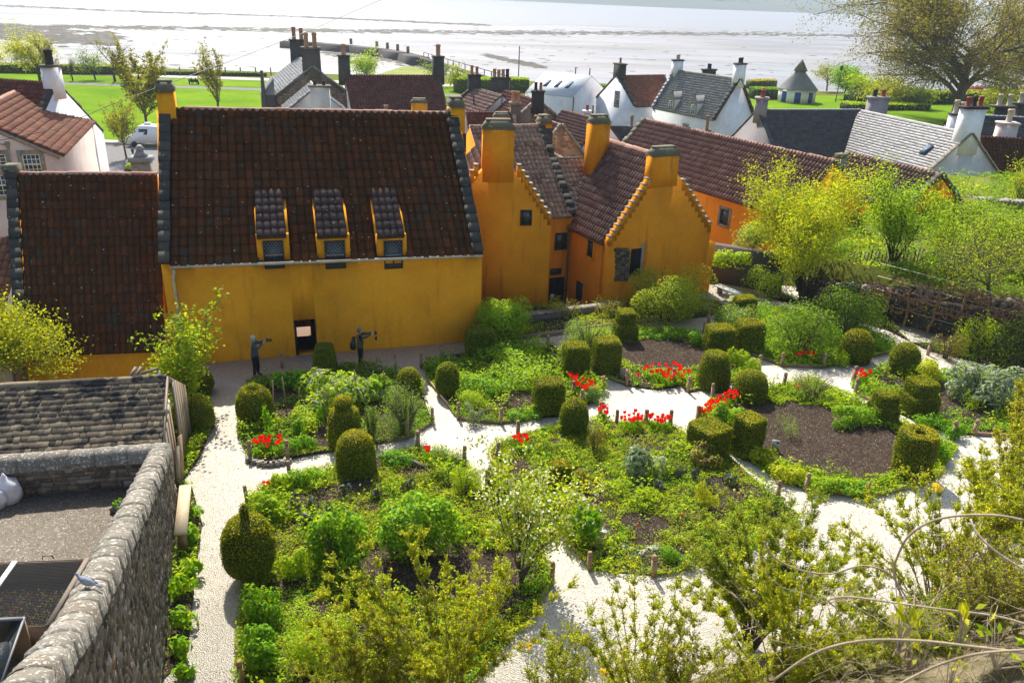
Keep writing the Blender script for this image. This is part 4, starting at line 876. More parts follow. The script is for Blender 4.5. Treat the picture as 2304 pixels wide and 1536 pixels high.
# whitewashed gable with red roof, left of it
H_ = House('whitewashed_house', 'whitewashed gable with one sash window, rusty red roof behind, left of the dormered house', 22.4, 131.4, -151.5, 9.2, 5.0, -.84, 3.0)
std(H_, M['blueish'], 'pantile', M['tile_orange'], (.3, .4), mu=M['tile_red'], ridge=M['stone_dark'], inset=.35)
for q_ in (H_.Q1, H_.L1): skew_stones(q_-z3(H_.d, 0)*.2, H_.R1-z3(H_.d, 0)*.2, H_.root, H_.org, M['stone_dark'], .6, .5, .3)
chimney(H_.root, H_.org, (H_.R1-z3(H_.d, 0)*.5)[:2], 1., 2.0, 2., 4.6, H_.h, M['stone_dark'], M['stone_dark'], (-.0,), potd=(.17, .8))
H_.win('1', -.6, -1.2, .75, 1.8, surround=M['stone_pale'], nx=2, ny=4, sw=.3)
# modern white house
H_ = House('modern_house', 'plain modern white house with pale roof sheet and three skylights, near the shore', 3.71, 135.9, -28.9, 8.28, 6.15, -.17, 2.5)
H_.walls(M['white']); r = MB(); under_roof(H_.slope('q', .1), r, 0, .12); under_roof(H_.slope('l', .1), r, 0, .12); ro = r.build('roof', M['metalroof'], H_.root, H_.org)
C = H_.slope('q', .1)
for s_ in (.27, .50, .73):
    o, ux, uy, nz = cell_frame(C, 0, 0, 1, 1); p0 = C[0]*(1-s_)*(1-.34)+C[1]*s_*(1-.34)+(C[3]*(1-s_)+C[2]*s_)*.34; q = MB(); q.frame(p0-ux*.035, ux*.07, uy*.30, nz*.08, 0); q.frame(p0-ux*.027+uy*.02+nz*.05, ux*.054, uy*.26, nz*.04, 1); q.build('skylight', [M['frame_dark'], M['glass_sky']], ro, H_.org)
H_.win('1', -1.4, -3.4, .8, 1.3, nx=2, ny=3); q = MB(); q.tube([H_.Q1+z3(H_.d, 0)*.05, z3(H_.Q1, VZ)+z3(H_.d, 0)*.05], .07, 5); q.build('downpipe', M['iron'], H_.root, H_.org)
for s_ in (.55, .85): q = MB(); q.tube([H_.R0+(H_.R1-H_.R0)*s_+z3(H_.n, 0)*2-(0, 0, .8), H_.R0+(H_.R1-H_.R0)*s_+z3(H_.n, 0)*2+(0, 0, .9)], .1, 6); q.build('flue', M['iron'], H_.root, H_.org)
# red roofed stone house in the middle, with four pots
H_ = House('stone_gable_house', 'stone gabled house under a long red pantile roof, with four pots in a row', -2.36, 97.94, -68.9, 11.6, 4.4, .2, 3.5)
std(H_, M['rubble'], 'pantile', M['tile_red'], (.3, .4), ridge=M['ridge'], inset=.2)
for q_, r_ in ((H_.Q0, H_.R0), (H_.Q1, H_.R1), (H_.L1, H_.R1)): skew_stones(q_, r_, H_.root, H_.org, M['stone_pale'], .6, .4, .28)
chimney(H_.root, H_.org, H_.R0[:2], 2.1, 1.1, 2.4, 4.6, H_.h+R(62), M['rubble_dark'], M['stone_dark'], [(-.36, M['clay_pot']), (-.12, M['clay_pot']), (.12, M['clay_pot']), (.36, M['pot_dark'])], potd=(.2, .95))
chimney(H_.root, H_.org, H_.R1[:2], 1.3, 1.0, 2.4, 4.4, H_.h+R(62), M['stone_dark'], M['stone_dark'], [(-.2, M['pot_dark']), (.2, M['clay_pot'])], potd=(.17, .9))
A_ = G(1067, 197, 3.4); Bp = G(1102, 205, 3.4)
H_ = House('brown_roof_house', 'house with a plain dark brown tiled roof and two orange pots', A_[0], A_[1], -64, 8, 3.9, .3, 3.4)
std(H_, M['grey'], 'slate', M['tile_brown'], (.5, .45), ridge=M['stone_dark']); skew_stones(H_.Q0, H_.R0, H_.root, H_.org, M['stone_dark'], .6, .4, .3)
chimney(H_.root, H_.org, H_.R0[:2], 1.5, 1.0, 2.2, 4.7, R(10), M['rubble_dark'], M['stone_dark'], (-.2, .2), potd=(.18, .95))
q = MB(); q.tube([H_.at(4.2, -1.8, 1.8), H_.at(4.2, -1.8, 3.0)], .1, 6); q.build('flue', M['iron'], H_.root, H_.org)
A_ = G(1048, 253, 3.2)
H_ = House('small_red_house', 'small dark red pantiled roof tucked behind the hall chimney, clay pots at its right end', A_[0], A_[1], 12, 4.6, 3.2, .4, 3.2)
std(H_, M['rubble'], 'pantile', M['tile_red'], (.28, .38), ridge=M['ridge']); skew_stones(H_.Q1, H_.R1, H_.root, H_.org, M['stone_pale'], .5, .35, .25)
chimney(H_.root, H_.org, H_.R1[:2]+H_.d*.2, 1.0, .9, 1.4, 4.0, H_.h, M['rubble'], M['stone_pale'], (-.22, .22), potd=(.2, 1.0))
q = MB(); q.tube([D(1132, 262, 60.), D(1133, 272, 60.)], .1, 5)
# orange rubble gable and its neighbours
A_ = G(1262, 282, 3.0)
H_ = House('rubble_gable_house', 'orange rubble gable with pale skews and a strip of red roof behind it', A_[0]-2.2, A_[1]+5.6, -68, 6.0, 2.9, -.3, 3.0)
std(H_, M['rubble_orange'], 'pantile', M['tile_red'], (.27, .36), ridge=M['ridge'], inset=.2)
for q_ in (H_.Q1, H_.L1): skew_stones(q_, H_.R1, H_.root, H_.org, M['stone_pale'], .45, .3, .22)
b = MB()                                                                  # courses of rubble on the gable, joined
for i in range(420):
    s_ = rng.uniform(-1, 1); zz = rng.uniform(-4, 3); half = min(2.9, (3-zz)/3.3*2.9)
    if abs(s_)*2.9 > half-.1: continue
    c = H_.at(H_.L, -s_*2.9, zz); b.frame(c, z3(H_.n, 0)*rng.uniform(.2, .5), z3(H_.d, 0)*rng.uniform(.02, .06), (0, 0, rng.uniform(.1, .22)))
o = b.build('rubble_stones', M['rubble_orange'], H_.root, H_.org); o['kind'] = 'stuff'
A_ = G(1268, 251, 2.6)
H_ = House('hipped_red_house', 'dark pantiled house with a pale gable and pinkish chimney, behind the orange rubble gable', A_[0], A_[1]+1, -62, 8, 3.6, -.9, 2.6)
std(H_, M['pink'], 'pantile', M['tile_brown'], (.28, .38), ridge=M['ridge'])
chimney(H_.root, H_.org, G(1319, 282, .5)[:2], .9, .8, -1.5, 1.9, 0, M['pink'], M['white'], [(0, M['pot_red'])], potd=(.16, .6))
A_, Bp = G(1247, 347, 3.4), G(1296, 372, 3.4)
H_ = House('courtyard_shed', 'low pantiled shed roof in the gap before the rubble gable', A_[0], A_[1], math.degrees(math.atan2(Bp[1]-A_[1], Bp[0]-A_[0])), float(np.linalg.norm(Bp-A_)), 2.2, 1.6, 3.4)
std(H_, M['rubble'], 'pantile', M['tile_brown'], (.25, .36), ridge=M['ridge'])
A_ = G(1352, 283, 1.4)
H_ = House('slate_outhouse', 'small dark slate roof with an orange pot, below the whitewashed gable', A_[0], A_[1], 2, 5.8, 3.2, -1.6, 1.4)
std(H_, M['grey'], 'slate', M['slate_dark'], (.4, .3)); chimney(H_.root, H_.org, G(1419, 304, .2)[:2], .9, .8, -1, .9, 0, M['stone_cap'], M['stone_cap'], (0,), potd=(.17, 1.3))
q_ = G(1590, 292, 1.); q = MB(); q.box((q_[0], q_[1], -1), .9, .8, 2.0, R(-30)); q.lathe((q_[0], q_[1], 1.), [(.2, 0), (.16, .2), (.15, 1.3), (.2, 1.35), (.15, 1.5)], 8, 1); tag(q.build('chimney_stack', [M['stone_cap'], M['clay_pot']], None, (q_[0], q_[1], -1)), 'lone stone chimney with a tall clay pot above the long wing', 'chimney')
# dark slate house and pale slate wing
H_ = House('dark_slate_house', 'grey harled house with dark slate roof, blue grey ridge and two red pots', 23.39, 82.04, 15.7, 11.85, 4.8, .2, 4.0)
std(H_, M['grey'], 'slate', M['slate_dark'], (.30, .26), ridge=M['lead']); chimney(H_.root, H_.org, H_.R0[:2]+H_.d*.3, 1.5, 1.2, 2.8, 5.0, H_.h+R(60), M['grey'], M['grey'], [(-.2, M['pot_red']), (.2, M['pot_red'])], potd=(.2, .8))
for q_ in (H_.Q0, H_.L0): skew_stones(q_, H_.R0, H_.root, H_.org, M['slate_dark'], .6, .3, .1)
chimney(H_.root, H_.org, H_.R1[:2]+H_.d*4.6+H_.n*3.5, 2.1, 1.1, 1, 4.7, H_.h, M['grey'], M['grey'], [(-.25, M['pot_dark']), (.25, M['pot_red'])], potd=(.22, .8))
H_ = House('pale_slate_house', 'pale harled house with sunlit silvery slate roof and a tall gable chimney with three pots', 34.6, 84.6, -74.5, 14.6, 3.9, .6, 4.0)
std(H_, M['palegrey'], 'slate', M['slate_pale'], (.34, .30), ridge=M['slate_pale'])
for q_ in (H_.Q1, H_.L1): skew_stones(q_, H_.R1, H_.root, H_.org, M['stone_pale'], .7, .4, .12)
chimney(H_.root, H_.org, H_.R1[:2]-H_.d*.45, 2.0, 1.0, 2.2, 6.0, H_.h+R(90), M['white'], M['pot_dark'], [(-.32, M['pot_red']), (0, M['pot_dark']), (.32, M['pot_red'])], potd=(.19, .8))
H_.win('1', -1.0, -3.6, .95, 2.2, nx=1, ny=2, surround=M['frame_white'], sw=.08)
C = H_.slope('q', .18); p0 = C[0]*.62*.18+C[1]*.62*.82+(C[3]*.18+C[2]*.82)*.38; ux, uy = (C[1]-C[0]), (C[3]-C[0]); nz = np.cross(ux, uy); nz /= np.linalg.norm(nz)
q = MB(); q.frame(p0+nz*.05, ux*.05, uy*.2, nz*.1, 0); q.frame(p0+nz*.1+ux*.005+uy*.02, ux*.04, uy*.16, nz*.06, 1); q.build('skylight', [M['frame_dark'], M['glass_sky']], H_.root, H_.org)
p = H_.R1+z3(H_.d, 0)*1; q = MB(); e = H_.at(H_.L-2, H_.wl+.1, VZ); q.frame(e, z3(H_.d, 0)*6, z3(H_.n, 0)*6, (0, 0, 3.4), 0); q.frame(e+(0, 0, 3.42)-z3(H_.d, 0)*.1, z3(H_.d, 0)*6.2, z3(H_.n, 0)*6.1, (0, 0, .12), 1); q.build('extension', [M['white'], simple('mossy flat roof', (.36, .28, .18), .9, .1, .5, .8)], H_.root, H_.org)
A_ = G(2205, 308, 3.2)
H_ = House('far_right_red_house', 'dark red pantiled roof with a pinkish chimney and buff pot at the right edge', A_[0], A_[1], -8, 9, 3.8, -.6, 3.2); std(H_, M['rubble'], 'pantile', M['tile_dark'], (.3, .4), ridge=M['tile_orange'])
chimney(H_.root, H_.org, G(2262, 300, 3.4)[:2], 1.6, 1.2, 1, 4.2, R(-8), M['pink'], M['pink'], [(0, M['pot_buff'])], potd=(.25, 1.1))
A_ = G(2185, 268, 3.0)
H_ = House('far_slate_house', 'far slate roofed house behind the tall chimney, at the right edge', A_[0], A_[1]+4, -6, 14, 4, -.6, 3.0); std(H_, M['grey'], 'slate', M['slate_dark'], (.5, .4), ridge=M['lead'])
for (u, v, mm, k) in ((2252, 262, 'stone_dark', 'left of the two dark stone chimneys with buff pots at the right edge'), (2300, 255, 'stone_dark', 'rightmost dark stone chimney with buff pots'), (2152, 272, 'white', 'white chimney with two buff pots beside the taller one')):
    c = G(u, v, 2.6); rt_ = empty('chimney_stack', (c[0], c[1], -2), k, 'chimney'); chimney(rt_, np.array([c[0], c[1], -2.]), c[:2], 2.4 if mm != 'white' else 1.5, 1.3, -2, 3.6 if mm != 'white' else 3.2, R(-8), M[mm], M['stone_dark'], [(-.22, M['pot_buff']), (.22, M['pot_buff'])], potd=(.26, 1.3), taper=.6 if mm != 'white' else .95)
# grey stone house with spike finial, left of centre
H_ = House('stone_house', 'tall brown stone house with grey slate roof and two chimneys of orange pots', -33.31, 126.78, -70, 17.4, 4.9, .6, 4.2)
std(H_, M['rubble'], 'slate', M['slate_pale'], (.5, .4), mu=M['slate'], ridge=M['lead'])
b = MB()
for j in range(26):
    zz = -4.4+j*.33; x = -4.9
    while x < 4.9:
        wdt = rng.uniform(.45, .95); half = min(4.9, (4.1-zz-.3)/3.6*4.9)
        if abs(x+wdt/2) < half-.35: b.frame(H_.at(H_.L, -x, zz), -z3(H_.n, 0)*-1*-(wdt-.05), z3(H_.d, 0)*rng.uniform(.02, .05), (0, 0, .29))
        x += wdt
M['ashlar'] = pieces('brown squared stone', [(.21, .15, .11), (.30, .21, .15), (.15, .11, .09), (.25, .19, .15)], None, bmp=.4); o = b.build('stone_blocks', M['ashlar'], H_.root, H_.org); o['kind'] = 'stuff'
for q_ in (H_.Q1, H_.L1): skew_stones(q_, H_.R1, H_.root, H_.org, M['lead'], .8, .5, .2)
chimney(H_.root, H_.org, H_.R1[:2]-H_.d*.5, 2.4, 1.2, 2.4, 6.4, H_.h+R(80), M['rubble_dark'], M['stone_cap'], (-.22, .22), potd=(.3, 1.9))
chimney(H_.root, H_.org, H_.R0[:2], 2.4, 1.2, 2.4, 6.4, H_.h+R(80), M['rubble_dark'], M['stone_dark'], (-.22, .22), potd=(.3, 1.6))
e = H_.at(H_.L-4, -H_.w-.1, VZ); q = MB(); q.frame(e, z3(H_.d, 0)*4.2, -z3(H_.n, 0)*1.6, (0, 0, 5.2)); q.add([e+(0, 0, 5.2), e+z3(H_.d, 0)*4.2+(0, 0, 5.2), e+z3(H_.d, 0)*4.2-z3(H_.n, 0)*1.6+(0, 0, 5.2), e-z3(H_.n, 0)*1.6+(0, 0, 5.2), e+(0, 0, 7.2), e+z3(H_.d, 0)*4.2+(0, 0, 7.2)], [(0, 3, 4), (2, 1, 5), (3, 2, 5, 4), (0, 1, 5, 4)][0:3], 1); q.taper(e+z3(H_.d, 0)*4.-z3(H_.n, 0)*1.4, .7, .7, 8.2, .3, .3); q.build('bay', [M['rubble_dark'], M['slate']], H_.root, H_.org)
# long low red roof
H_ = House('long_red_house', 'long dark red roofed house with two tall stacks, beside the brown stone house', -23.71, 112.97, 20.4, 12.95, 4.27, -.97, 3.0)
std(H_, M['cream'], 'pantile', M['tile_red'], (.36, .48), ridge=M['ridge'])
for e_ in (H_.R0, H_.R1): chimney(H_.root, H_.org, e_[:2], 1.5, 1.1, 1.8, 5.4, H_.h, M['stone_dark'], M['stone_dark'], (0,), potd=(.32, 1.5))
for q_, r_ in ((H_.Q1, H_.R1), (H_.L1, H_.R1)): skew_stones(q_, r_, H_.root, H_.org, M['stone_dark'], .7, .4, .25)
# small chimneys peeping over the hall ridge
A_ = G(700, 196, 3.0)
H_ = House('rendered_house', 'grey slated house with a plain rendered chimney, peeping over the hall ridge', A_[0]-1.5, A_[1]+6, -72, 7.0, 3.6, .2, 3.0); std(H_, M['palegrey'], 'slate', M['slate'], (.4, .34), ridge=M['lead'], mu=M['slate'])
for q_ in (H_.Q1,): skew_stones(q_, H_.R1, H_.root, H_.org, M['lead'], .7, .6, .25)
chimney(H_.root, H_.org, G(722, 240, 2.)[:2], 2.1, 1.1, -1, 4.0, R(8), M['palegrey'], M['stone_cap'], [(-.25, M['pot_dark']), (.2, M['pot_dark'])], potd=(.16, .5))
for (u, v, ztop, wd, mm, cap, pots, lab) in ((757, 262, 3.1, 2.0, 'pink', 'band', (-.2, .2), 'pinkish chimney with two squat clay pots above the hall ridge'), (869, 258, 3.2, 1.2, 'rubble', 'band', (0,), 'slim stone chimney with a pinched stone top above the hall ridge'), (944, 262, 4.3, 1.6, 'yellow', 'slab', (), 'yellow chimney with sloping stone cap just above the hall ridge'), (1128, 285, 3.9, 1.5, 'yellow', 'slab', (), 'low yellow chimney cap behind the middle range ridge')):
    c = G(u, v, 2.4); rt_ = empty('chimney_stack', (c[0], c[1], -1), lab, 'chimney'); chimney(rt_, np.array([c[0], c[1], -1.]), c[:2], wd, 1.0, -1, ztop-.6, R(10), M[mm], M['stone_cap'], pots, cap, potd=(.22, .55))

# pinkish house on the left
A_ = G(-120, 172, 6.0); Bp = G(130, 188, 6.0)
hh = math.degrees(math.atan2(Bp[1]-A_[1], Bp[0]-A_[0])); LL = float(np.linalg.norm(Bp-A_))
H_ = House('pink_house', 'pale pinkish house with rusty pantiles and a white chimney on the left', A_[0], A_[1], hh, LL, 4.2, 1.6, 6.0); pink = H_
std(H_, M['white'], 'pantile', M['tile_red'], (.3, .42), ridge=M['tile_red'], inset=.3)
for q_ in (H_.Q1, H_.L1): skew_stones(q_-z3(H_.d, 0)*.3, H_.R1-z3(H_.d, 0)*.3, H_.root, H_.org, M['stone_dark'], .6, .55, .2)
chimney(H_.root, H_.org, (H_.R1-z3(H_.d, 0)*.4)[:2], .95, 1.25, 4.8, 7.2, H_.h, M['white'], M['stone_cap'], [(0, M['pot_dark'])], potd=(.3, 1.1))
H_.win('1', .2, 1.0, .5, 1.3, nx=1, ny=2)
a0 = G(43, 203, 5.2); a1 = G(-75, 262, 5.2); hh = math.degrees(math.atan2(a1[1]-a0[1], a1[0]-a0[0])); LL = float(np.linalg.norm(a1-a0))
H_ = House('pink_house_wing', 'gabled front wing of the pinkish house, with orange pantiles and small paned windows', a0[0], a0[1], hh, LL, 5.0, 2.6, 5.2)
H_.walls(M['pink']); r = MB(); under_roof(H_.slope('l', .25), r); under_roof(H_.slope('q', .25), r); r.build('roof', M['tile_brown'], H_.root, H_.org)
roof_patch(H_.slope('l', .25), (.34, .5), H_.root, H_.org, M['tile_orange'], 'pantile', 300); roof_patch(H_.slope('q', .25), (.34, .5), H_.root, H_.org, M['tile_orange'], 'pantile', 0, 'tile', 'far_tiles')
ridge_tiles(H_.R0, H_.R1, H_.root, H_.org, M['ridge'], .5, .22)
q = MB(); q.frame(H_.L1+z3(H_.d, 0)*.02-z3(H_.n, 0)*.05-(0, 0, .25), (H_.R1-H_.L1), z3(H_.d, 0)*.12, (0, 0, .2)); q.build('bargeboard', M['stone_pale'], H_.root, H_.org)
pa, pb_ = H_.R1, H_.R1+z3(H_.n, 0)*3
for (u0, u1, v0, v1, nx, ny) in ((58, 97, 347, 392, 4, 4), (-12, 17, 347, 372, 2, 3)):
    c0_, c1_ = VP(u0, v1, pa, pb_), VP(u1, v1, pa, pb_); t_ = VP(u0, v0, pa, pb_); c = (c0_+c1_)/2
    window(H_.root, H_.org, c, H_.n, float(np.linalg.norm((c1_-c0_)[:2])), t_[2]-c0_[2], M['stone_pale'], M['frame_white'], nx, ny, True, sw=.28)
c = VP(10, 440, pa, pb_); window(H_.root, H_.org, c, H_.n, 1.0, 1.4, M['stone_pale'], M['frame_white'], 4, 4, True, sw=.25)
q = MB(); t_ = VP(17, 322, pa, pb_)+z3(H_.d, 0)*.1; q.lathe(t_-(0, 0, .3), [(.07, 0), (.16, .25), (.16, .4)], 8); q.tube([t_-(0, 0, .2), t_-(0, 0, 3), t_-(0, 0, 8)], .06, 6); q.tube([t_-(0, 0, .1), t_-z3(H_.n, 0)*1.5+(0, 0, .1)], .05, 6); q.build('downpipe', M['stone_pale'], H_.root, H_.org)

# ================================================================ PARK, SHORE, PIER
def ground_at(u, v, z=VZ): return G(u, v, z)
PARK = [('poplar', 'young upright tree with amber buds on the pavement, left of the parked van', (285, 357), 210, 1.35, 2400, 5, 'poplar'),
 ('poplar', 'tall upright poplar with sparse yellow leaves behind the van', (332, 300), 78, 1.35, 4600, 11, 'poplar'),
 ('poplar', 'slim sparse poplar standing alone on the lawn above the hall ridge', (492, 262), 88, 1.1, 1900, 12, 'poplar'),
 ('round', 'broad willow in fresh yellow leaf by the shore path at the left', (92, 192), 52, 1.1, 5200, 7, 'lime'),
 ('poplar', 'loose yellow budded poplar before the willow, left side', (118, 205), 75, .9, 2000, 21, 'poplar'),
 ('round', 'small pale green park tree with a leaning trunk', (215, 180), 106, 1.0, 1500, 8, 'sage'),
 ('round', 'bare twigged park tree with a leaning dark trunk', (259, 184), 70, 1.0, 0, 9, 'sage'),
 ('round', 'slender bare sapling between the willow and the park tree', (164, 182), 120, .6, 60, 10, 'sage'),
 ('round', 'white blossom tree at the very left edge of the shore', (2, 158), 84, 1.2, 0, 13, 'sage')]
for (st, lab, (u, v), vt, sx, n, sd_, lm) in PARK:
    p = G(u, v, VZ); h = hgt(vt, u, p); fl = ('blossom', 1400, .3) if 'blossom' in lab else None
    tree('park_tree', lab, p, h, h*(.017 if st == 'poplar' else .028), st, lm, n, .34*h/11 if st == 'poplar' else .3, .17*h/11 if st == 'poplar' else .16, seed=sd_, bark='bark' if st == 'poplar' else 'bark_dark', jit=.18 if st == 'poplar' else .5, scale_xy=sx, flowers=fl)
for (u, v, vt, lab, n, st, lm, sx, sd_) in ((826, 190, 104, 'pale fresh green tree above the long red roof', 1700, 'round', 'fresh', .9, 31), (1035, 205, 145, 'low olive shore tree right of the long red roof', 1500, 'round', 'olive', 1.5, 32), (985, 195, 130, 'thin sparse shore tree beside the pier', 500, 'round', 'sage', 1.2, 33), (1900, 222, 140, 'dark round evergreen beside the kiosk', 3500, 'round', 'lush', 1., 35), (1860, 205, 138, 'hazy grey twigged shrub tree behind the evergreen', 900, 'round', 'olive', 1.4, 36)):
    p = G(u, v, VZ); h = hgt(vt, u, p); tree('shore_tree', lab, p, h, h*.03, st, lm, n, .42, .24, seed=sd_, jit=.6, scale_xy=sx)
for i, (u, v, vt, lm, sx, lab) in enumerate(((1985, 238, 172, 'olive', 1.7, 'olive thicket tree right of the kiosk, under the big beech'), (2055, 244, 190, 'mid', 1.6, 'dull green thicket at the foot of the big beech'), (2225, 250, 196, 'olive', 1.8, 'brownish thicket right of the beech trunk'), (1930, 226, 160, 'fresh', 1.3, 'fresh green bushy tree behind the gorse bank'), (2290, 245, 205, 'mid', 1.6, 'green thicket before the far car park'))):
    p = G(u, v, VZ); h = hgt(vt, u, p); tree('shore_tree', lab, p, h, h*.03, 'round', lm, 3200, .42, .24, seed=80+i, jit=.7, scale_xy=sx, trunk_len=h*.2)
# hedges along the shore
def hedge(name, label, a, b_, wd, h, lm, n, seed=5, L=.3, W=.2):
    g = np.random.default_rng(seed); a = np.array(a, float); b_ = np.array(b_, float); o = (a+b_)/2; root = empty(name, o, label, 'hedge'); d = b_-a; Lh_ = np.linalg.norm(d); s = np.cross(d/Lh_, (0, 0, 1))
    t = g.random(n); P = a-o+d*t[:, None]+s*(g.random((n, 1))-.5)*wd; top = h*(.85+.2*np.array([noise.noise((x*Lh_*.25, seed, 0)) for x in t])); z = top*np.where(g.random(n) < .55, 1-.12*g.random(n), g.random(n)); P[:, 2] += z
    N = unit(rdir(n, g)+np.array([0, 0, .6])-s*0); V, F = leaf_arrays(P, N, rdir(n, g), L, W); mobj('foliage', npmesh('foliage', V, F, LM[lm]), root)
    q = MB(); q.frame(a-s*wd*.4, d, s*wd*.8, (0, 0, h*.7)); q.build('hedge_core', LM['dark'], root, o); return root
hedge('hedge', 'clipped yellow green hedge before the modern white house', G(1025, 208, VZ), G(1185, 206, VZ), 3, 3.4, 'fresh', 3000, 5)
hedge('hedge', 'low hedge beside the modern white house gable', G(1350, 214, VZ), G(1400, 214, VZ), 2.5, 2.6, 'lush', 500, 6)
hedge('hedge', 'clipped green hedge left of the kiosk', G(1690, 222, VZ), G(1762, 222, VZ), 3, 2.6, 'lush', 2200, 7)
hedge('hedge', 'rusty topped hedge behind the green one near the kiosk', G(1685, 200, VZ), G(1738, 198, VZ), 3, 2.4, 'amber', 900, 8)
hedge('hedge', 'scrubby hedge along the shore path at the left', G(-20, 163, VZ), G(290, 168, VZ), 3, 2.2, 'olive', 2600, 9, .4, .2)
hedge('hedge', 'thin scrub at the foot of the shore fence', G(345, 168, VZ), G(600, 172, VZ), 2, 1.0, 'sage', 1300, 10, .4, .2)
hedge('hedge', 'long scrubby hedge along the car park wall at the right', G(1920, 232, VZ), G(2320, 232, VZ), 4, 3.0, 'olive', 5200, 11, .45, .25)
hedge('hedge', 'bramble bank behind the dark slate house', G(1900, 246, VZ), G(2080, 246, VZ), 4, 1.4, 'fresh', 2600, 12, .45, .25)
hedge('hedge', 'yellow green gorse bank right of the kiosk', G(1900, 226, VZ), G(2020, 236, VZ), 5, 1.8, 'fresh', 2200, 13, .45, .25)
# shore fence posts
fb_ = None
for k, u in enumerate(range(372, 640, 34)):
    p = G(u, 170, VZ); q = MB(); q.box(p, .22, .22, 1.7); 
    if fb_ is None: fb_ = q.build('fence_post', M['wood_grey'], None, p); o = fb_
    else: o = fb_.copy(); COL.objects.link(o); o.location = p
    tag(o, 'thin wooden post of the shore fence beyond the lawn', 'fence post', 'posts of the shore fence')
# pier: stone arm, timber walkway
pts = [G(u, v, -4.6) for u, v in ((640, 92), (720, 97), (800, 104), (868, 112), (915, 121), (948, 130))]
rt_ = empty('pier', pts[2], 'long dark stone pier with a railed timber walkway reaching over the mud', 'pier')
q = MB(); wdt = 5.5
for a, b_ in zip(pts[:-1], pts[1:]):
    s = np.cross(unit(b_-a), (0, 0, 1)); q.add([a-s*wdt/2, b_-s*wdt/2, b_+s*wdt/2, a+s*wdt/2, a-s*wdt*.6-(0, 0, 2.8), b_-s*wdt*.6-(0, 0, 2.8), b_+s*wdt*.6-(0, 0, 2.8), a+s*wdt*.6-(0, 0, 2.8)], [(0, 1, 2, 3), (0, 4, 5, 1), (3, 2, 6, 7), (0, 3, 7, 4), (1, 5, 6, 2)])
q.build('stone_arm', M['rubble_dark'], rt_, pts[2])
for (u, v) in ((790, 100), (848, 107), (872, 110), (895, 114), (918, 119)): p = G(u, v, -4.6); q = MB(); q.box(p, .9, .9, 2.0); q.build('bollard', M['wood_grey'], rt_, pts[2])
w0, w1 = G(945, 128, -4.5), G(1166, 196, -4.5); d = w1-w0; Lw = np.linalg.norm(d); du = d/Lw; s = np.cross(du, (0, 0, 1)); q = MB(); q.frame(w0-s*1.1, d, s*2.2, (0, 0, -.35)); q.build('walkway_deck', M['bark_dark'], rt_, pts[2])
for k in range(17):
    p = w0+d*k/16; q = MB(); q.box(p-s*1.2, .22, .22, 1.25); q.build('rail_post', M['bark_dark'], rt_, pts[2])
    if k % 2 == 0:
        q = MB()
        for sg in (-1, 1): q.tube([p+s*sg*.9-(0, 0, .3), p+s*sg*1.3-(0, 0, 2.9)], .2, 5)
        q.tube([p-s*1.2-(0, 0, 2.6), p+s*.9-(0, 0, .6)], .12, 4); q.build('trestle', M['bark_dark'], rt_, pts[2])
q = MB(); q.frame(w0-s*1.28+(0, 0, 1.2), d, s*.16, (0, 0, .14)); q.build('handrail', M['bark_dark'], rt_, pts[2])
p = G(1166, 190, VZ); q = MB(); q.tube([p, p+(0, 0, 8)], .14, 6); tag(q.build('mast', M['wood_grey'], None, p), 'lone tall pole at the landward end of the pier', 'pole')
# rocks and weed lines on the mud
def rocks(n, fu, name, szs, seed):
    g = np.random.default_rng(seed); V = []; F = []; o = 0
    base = np.array([(1, 0, 0), (0, 1, 0), (-1, 0, 0), (0, -1, 0), (.35, .3, 1), (-.4, -.2, .8)], float); fc = np.array([(0, 1, 4), (1, 2, 4), (2, 5, 4), (2, 3, 5), (3, 0, 5), (0, 4, 5)])
    for i in range(n):
        u, v = fu(g); p = G(u, v, -7.05); s = g.uniform(*szs); k = base*np.array([s*g.uniform(1, 4), s*g.uniform(.6, 1.4), s*.35]); V.append(k+p); F.append(fc+o); o += 6
    ob = mobj(name, npmesh(name, np.concatenate(V), np.concatenate(F), M['weed'])); ob['kind'] = 'stuff'; return ob
M['weed'] = simple('dark weedy rock', (.06, .055, .045), .8, .3, .4, .5, .2)
def L1(g):
    u = g.uniform(-60, 2000); v = np.interp(u, [-60, 0, 400, 768, 1100, 1536, 1760, 2000], [58, 60, 63, 70, 73, 75, 77, 82])+g.normal()*2.0; return u, v+abs(g.normal())*1.5
def L2(g):
    u = g.uniform(-60, 1100); return u, np.interp(u, [-60, 0, 300, 600, 768, 1100], [12, 14, 27, 36, 43, 58])+g.normal()*.8
def L3(g):
    u = g.uniform(-60, 260); return u, np.interp(u, [-60, 260], [70, 90])+g.normal()*9
def L4(g):
    u = g.uniform(735, 1000); return u, np.interp(u, [735, 850, 1000], [112, 124, 150])+abs(g.normal())*6
def L5(g):
    t = g.random(); return 1095+t*125+g.normal()*5, 125+t*28+g.normal()*1.3
def L6(g): return g.uniform(0, 1950), g.uniform(60, 170)
rocks(1700, L1, 'weed_reef', (.5, 1.5), 1); rocks(700, L2, 'far_weed_line', (.6, 1.8), 2); rocks(420, L3, 'left_weed_beds', (.6, 2.2), 3); rocks(600, L4, 'pier_boulders', (.4, 1.1), 4); rocks(420, L5, 'stone_line', (.4, .9), 5); rocks(330, L6, 'scattered_rocks', (.2, .8), 6)
b = MB(); b.add([tuple(G(u, v, -6.98)) for u, v in ((850, 168), (905, 150), (985, 152), (1000, 166), (930, 176))], [(0, 1, 2, 3, 4)]); struct('green_weed_patch', b, lawnmat('green weed', (.2, .24, .06), (.3, .32, .12), .3))
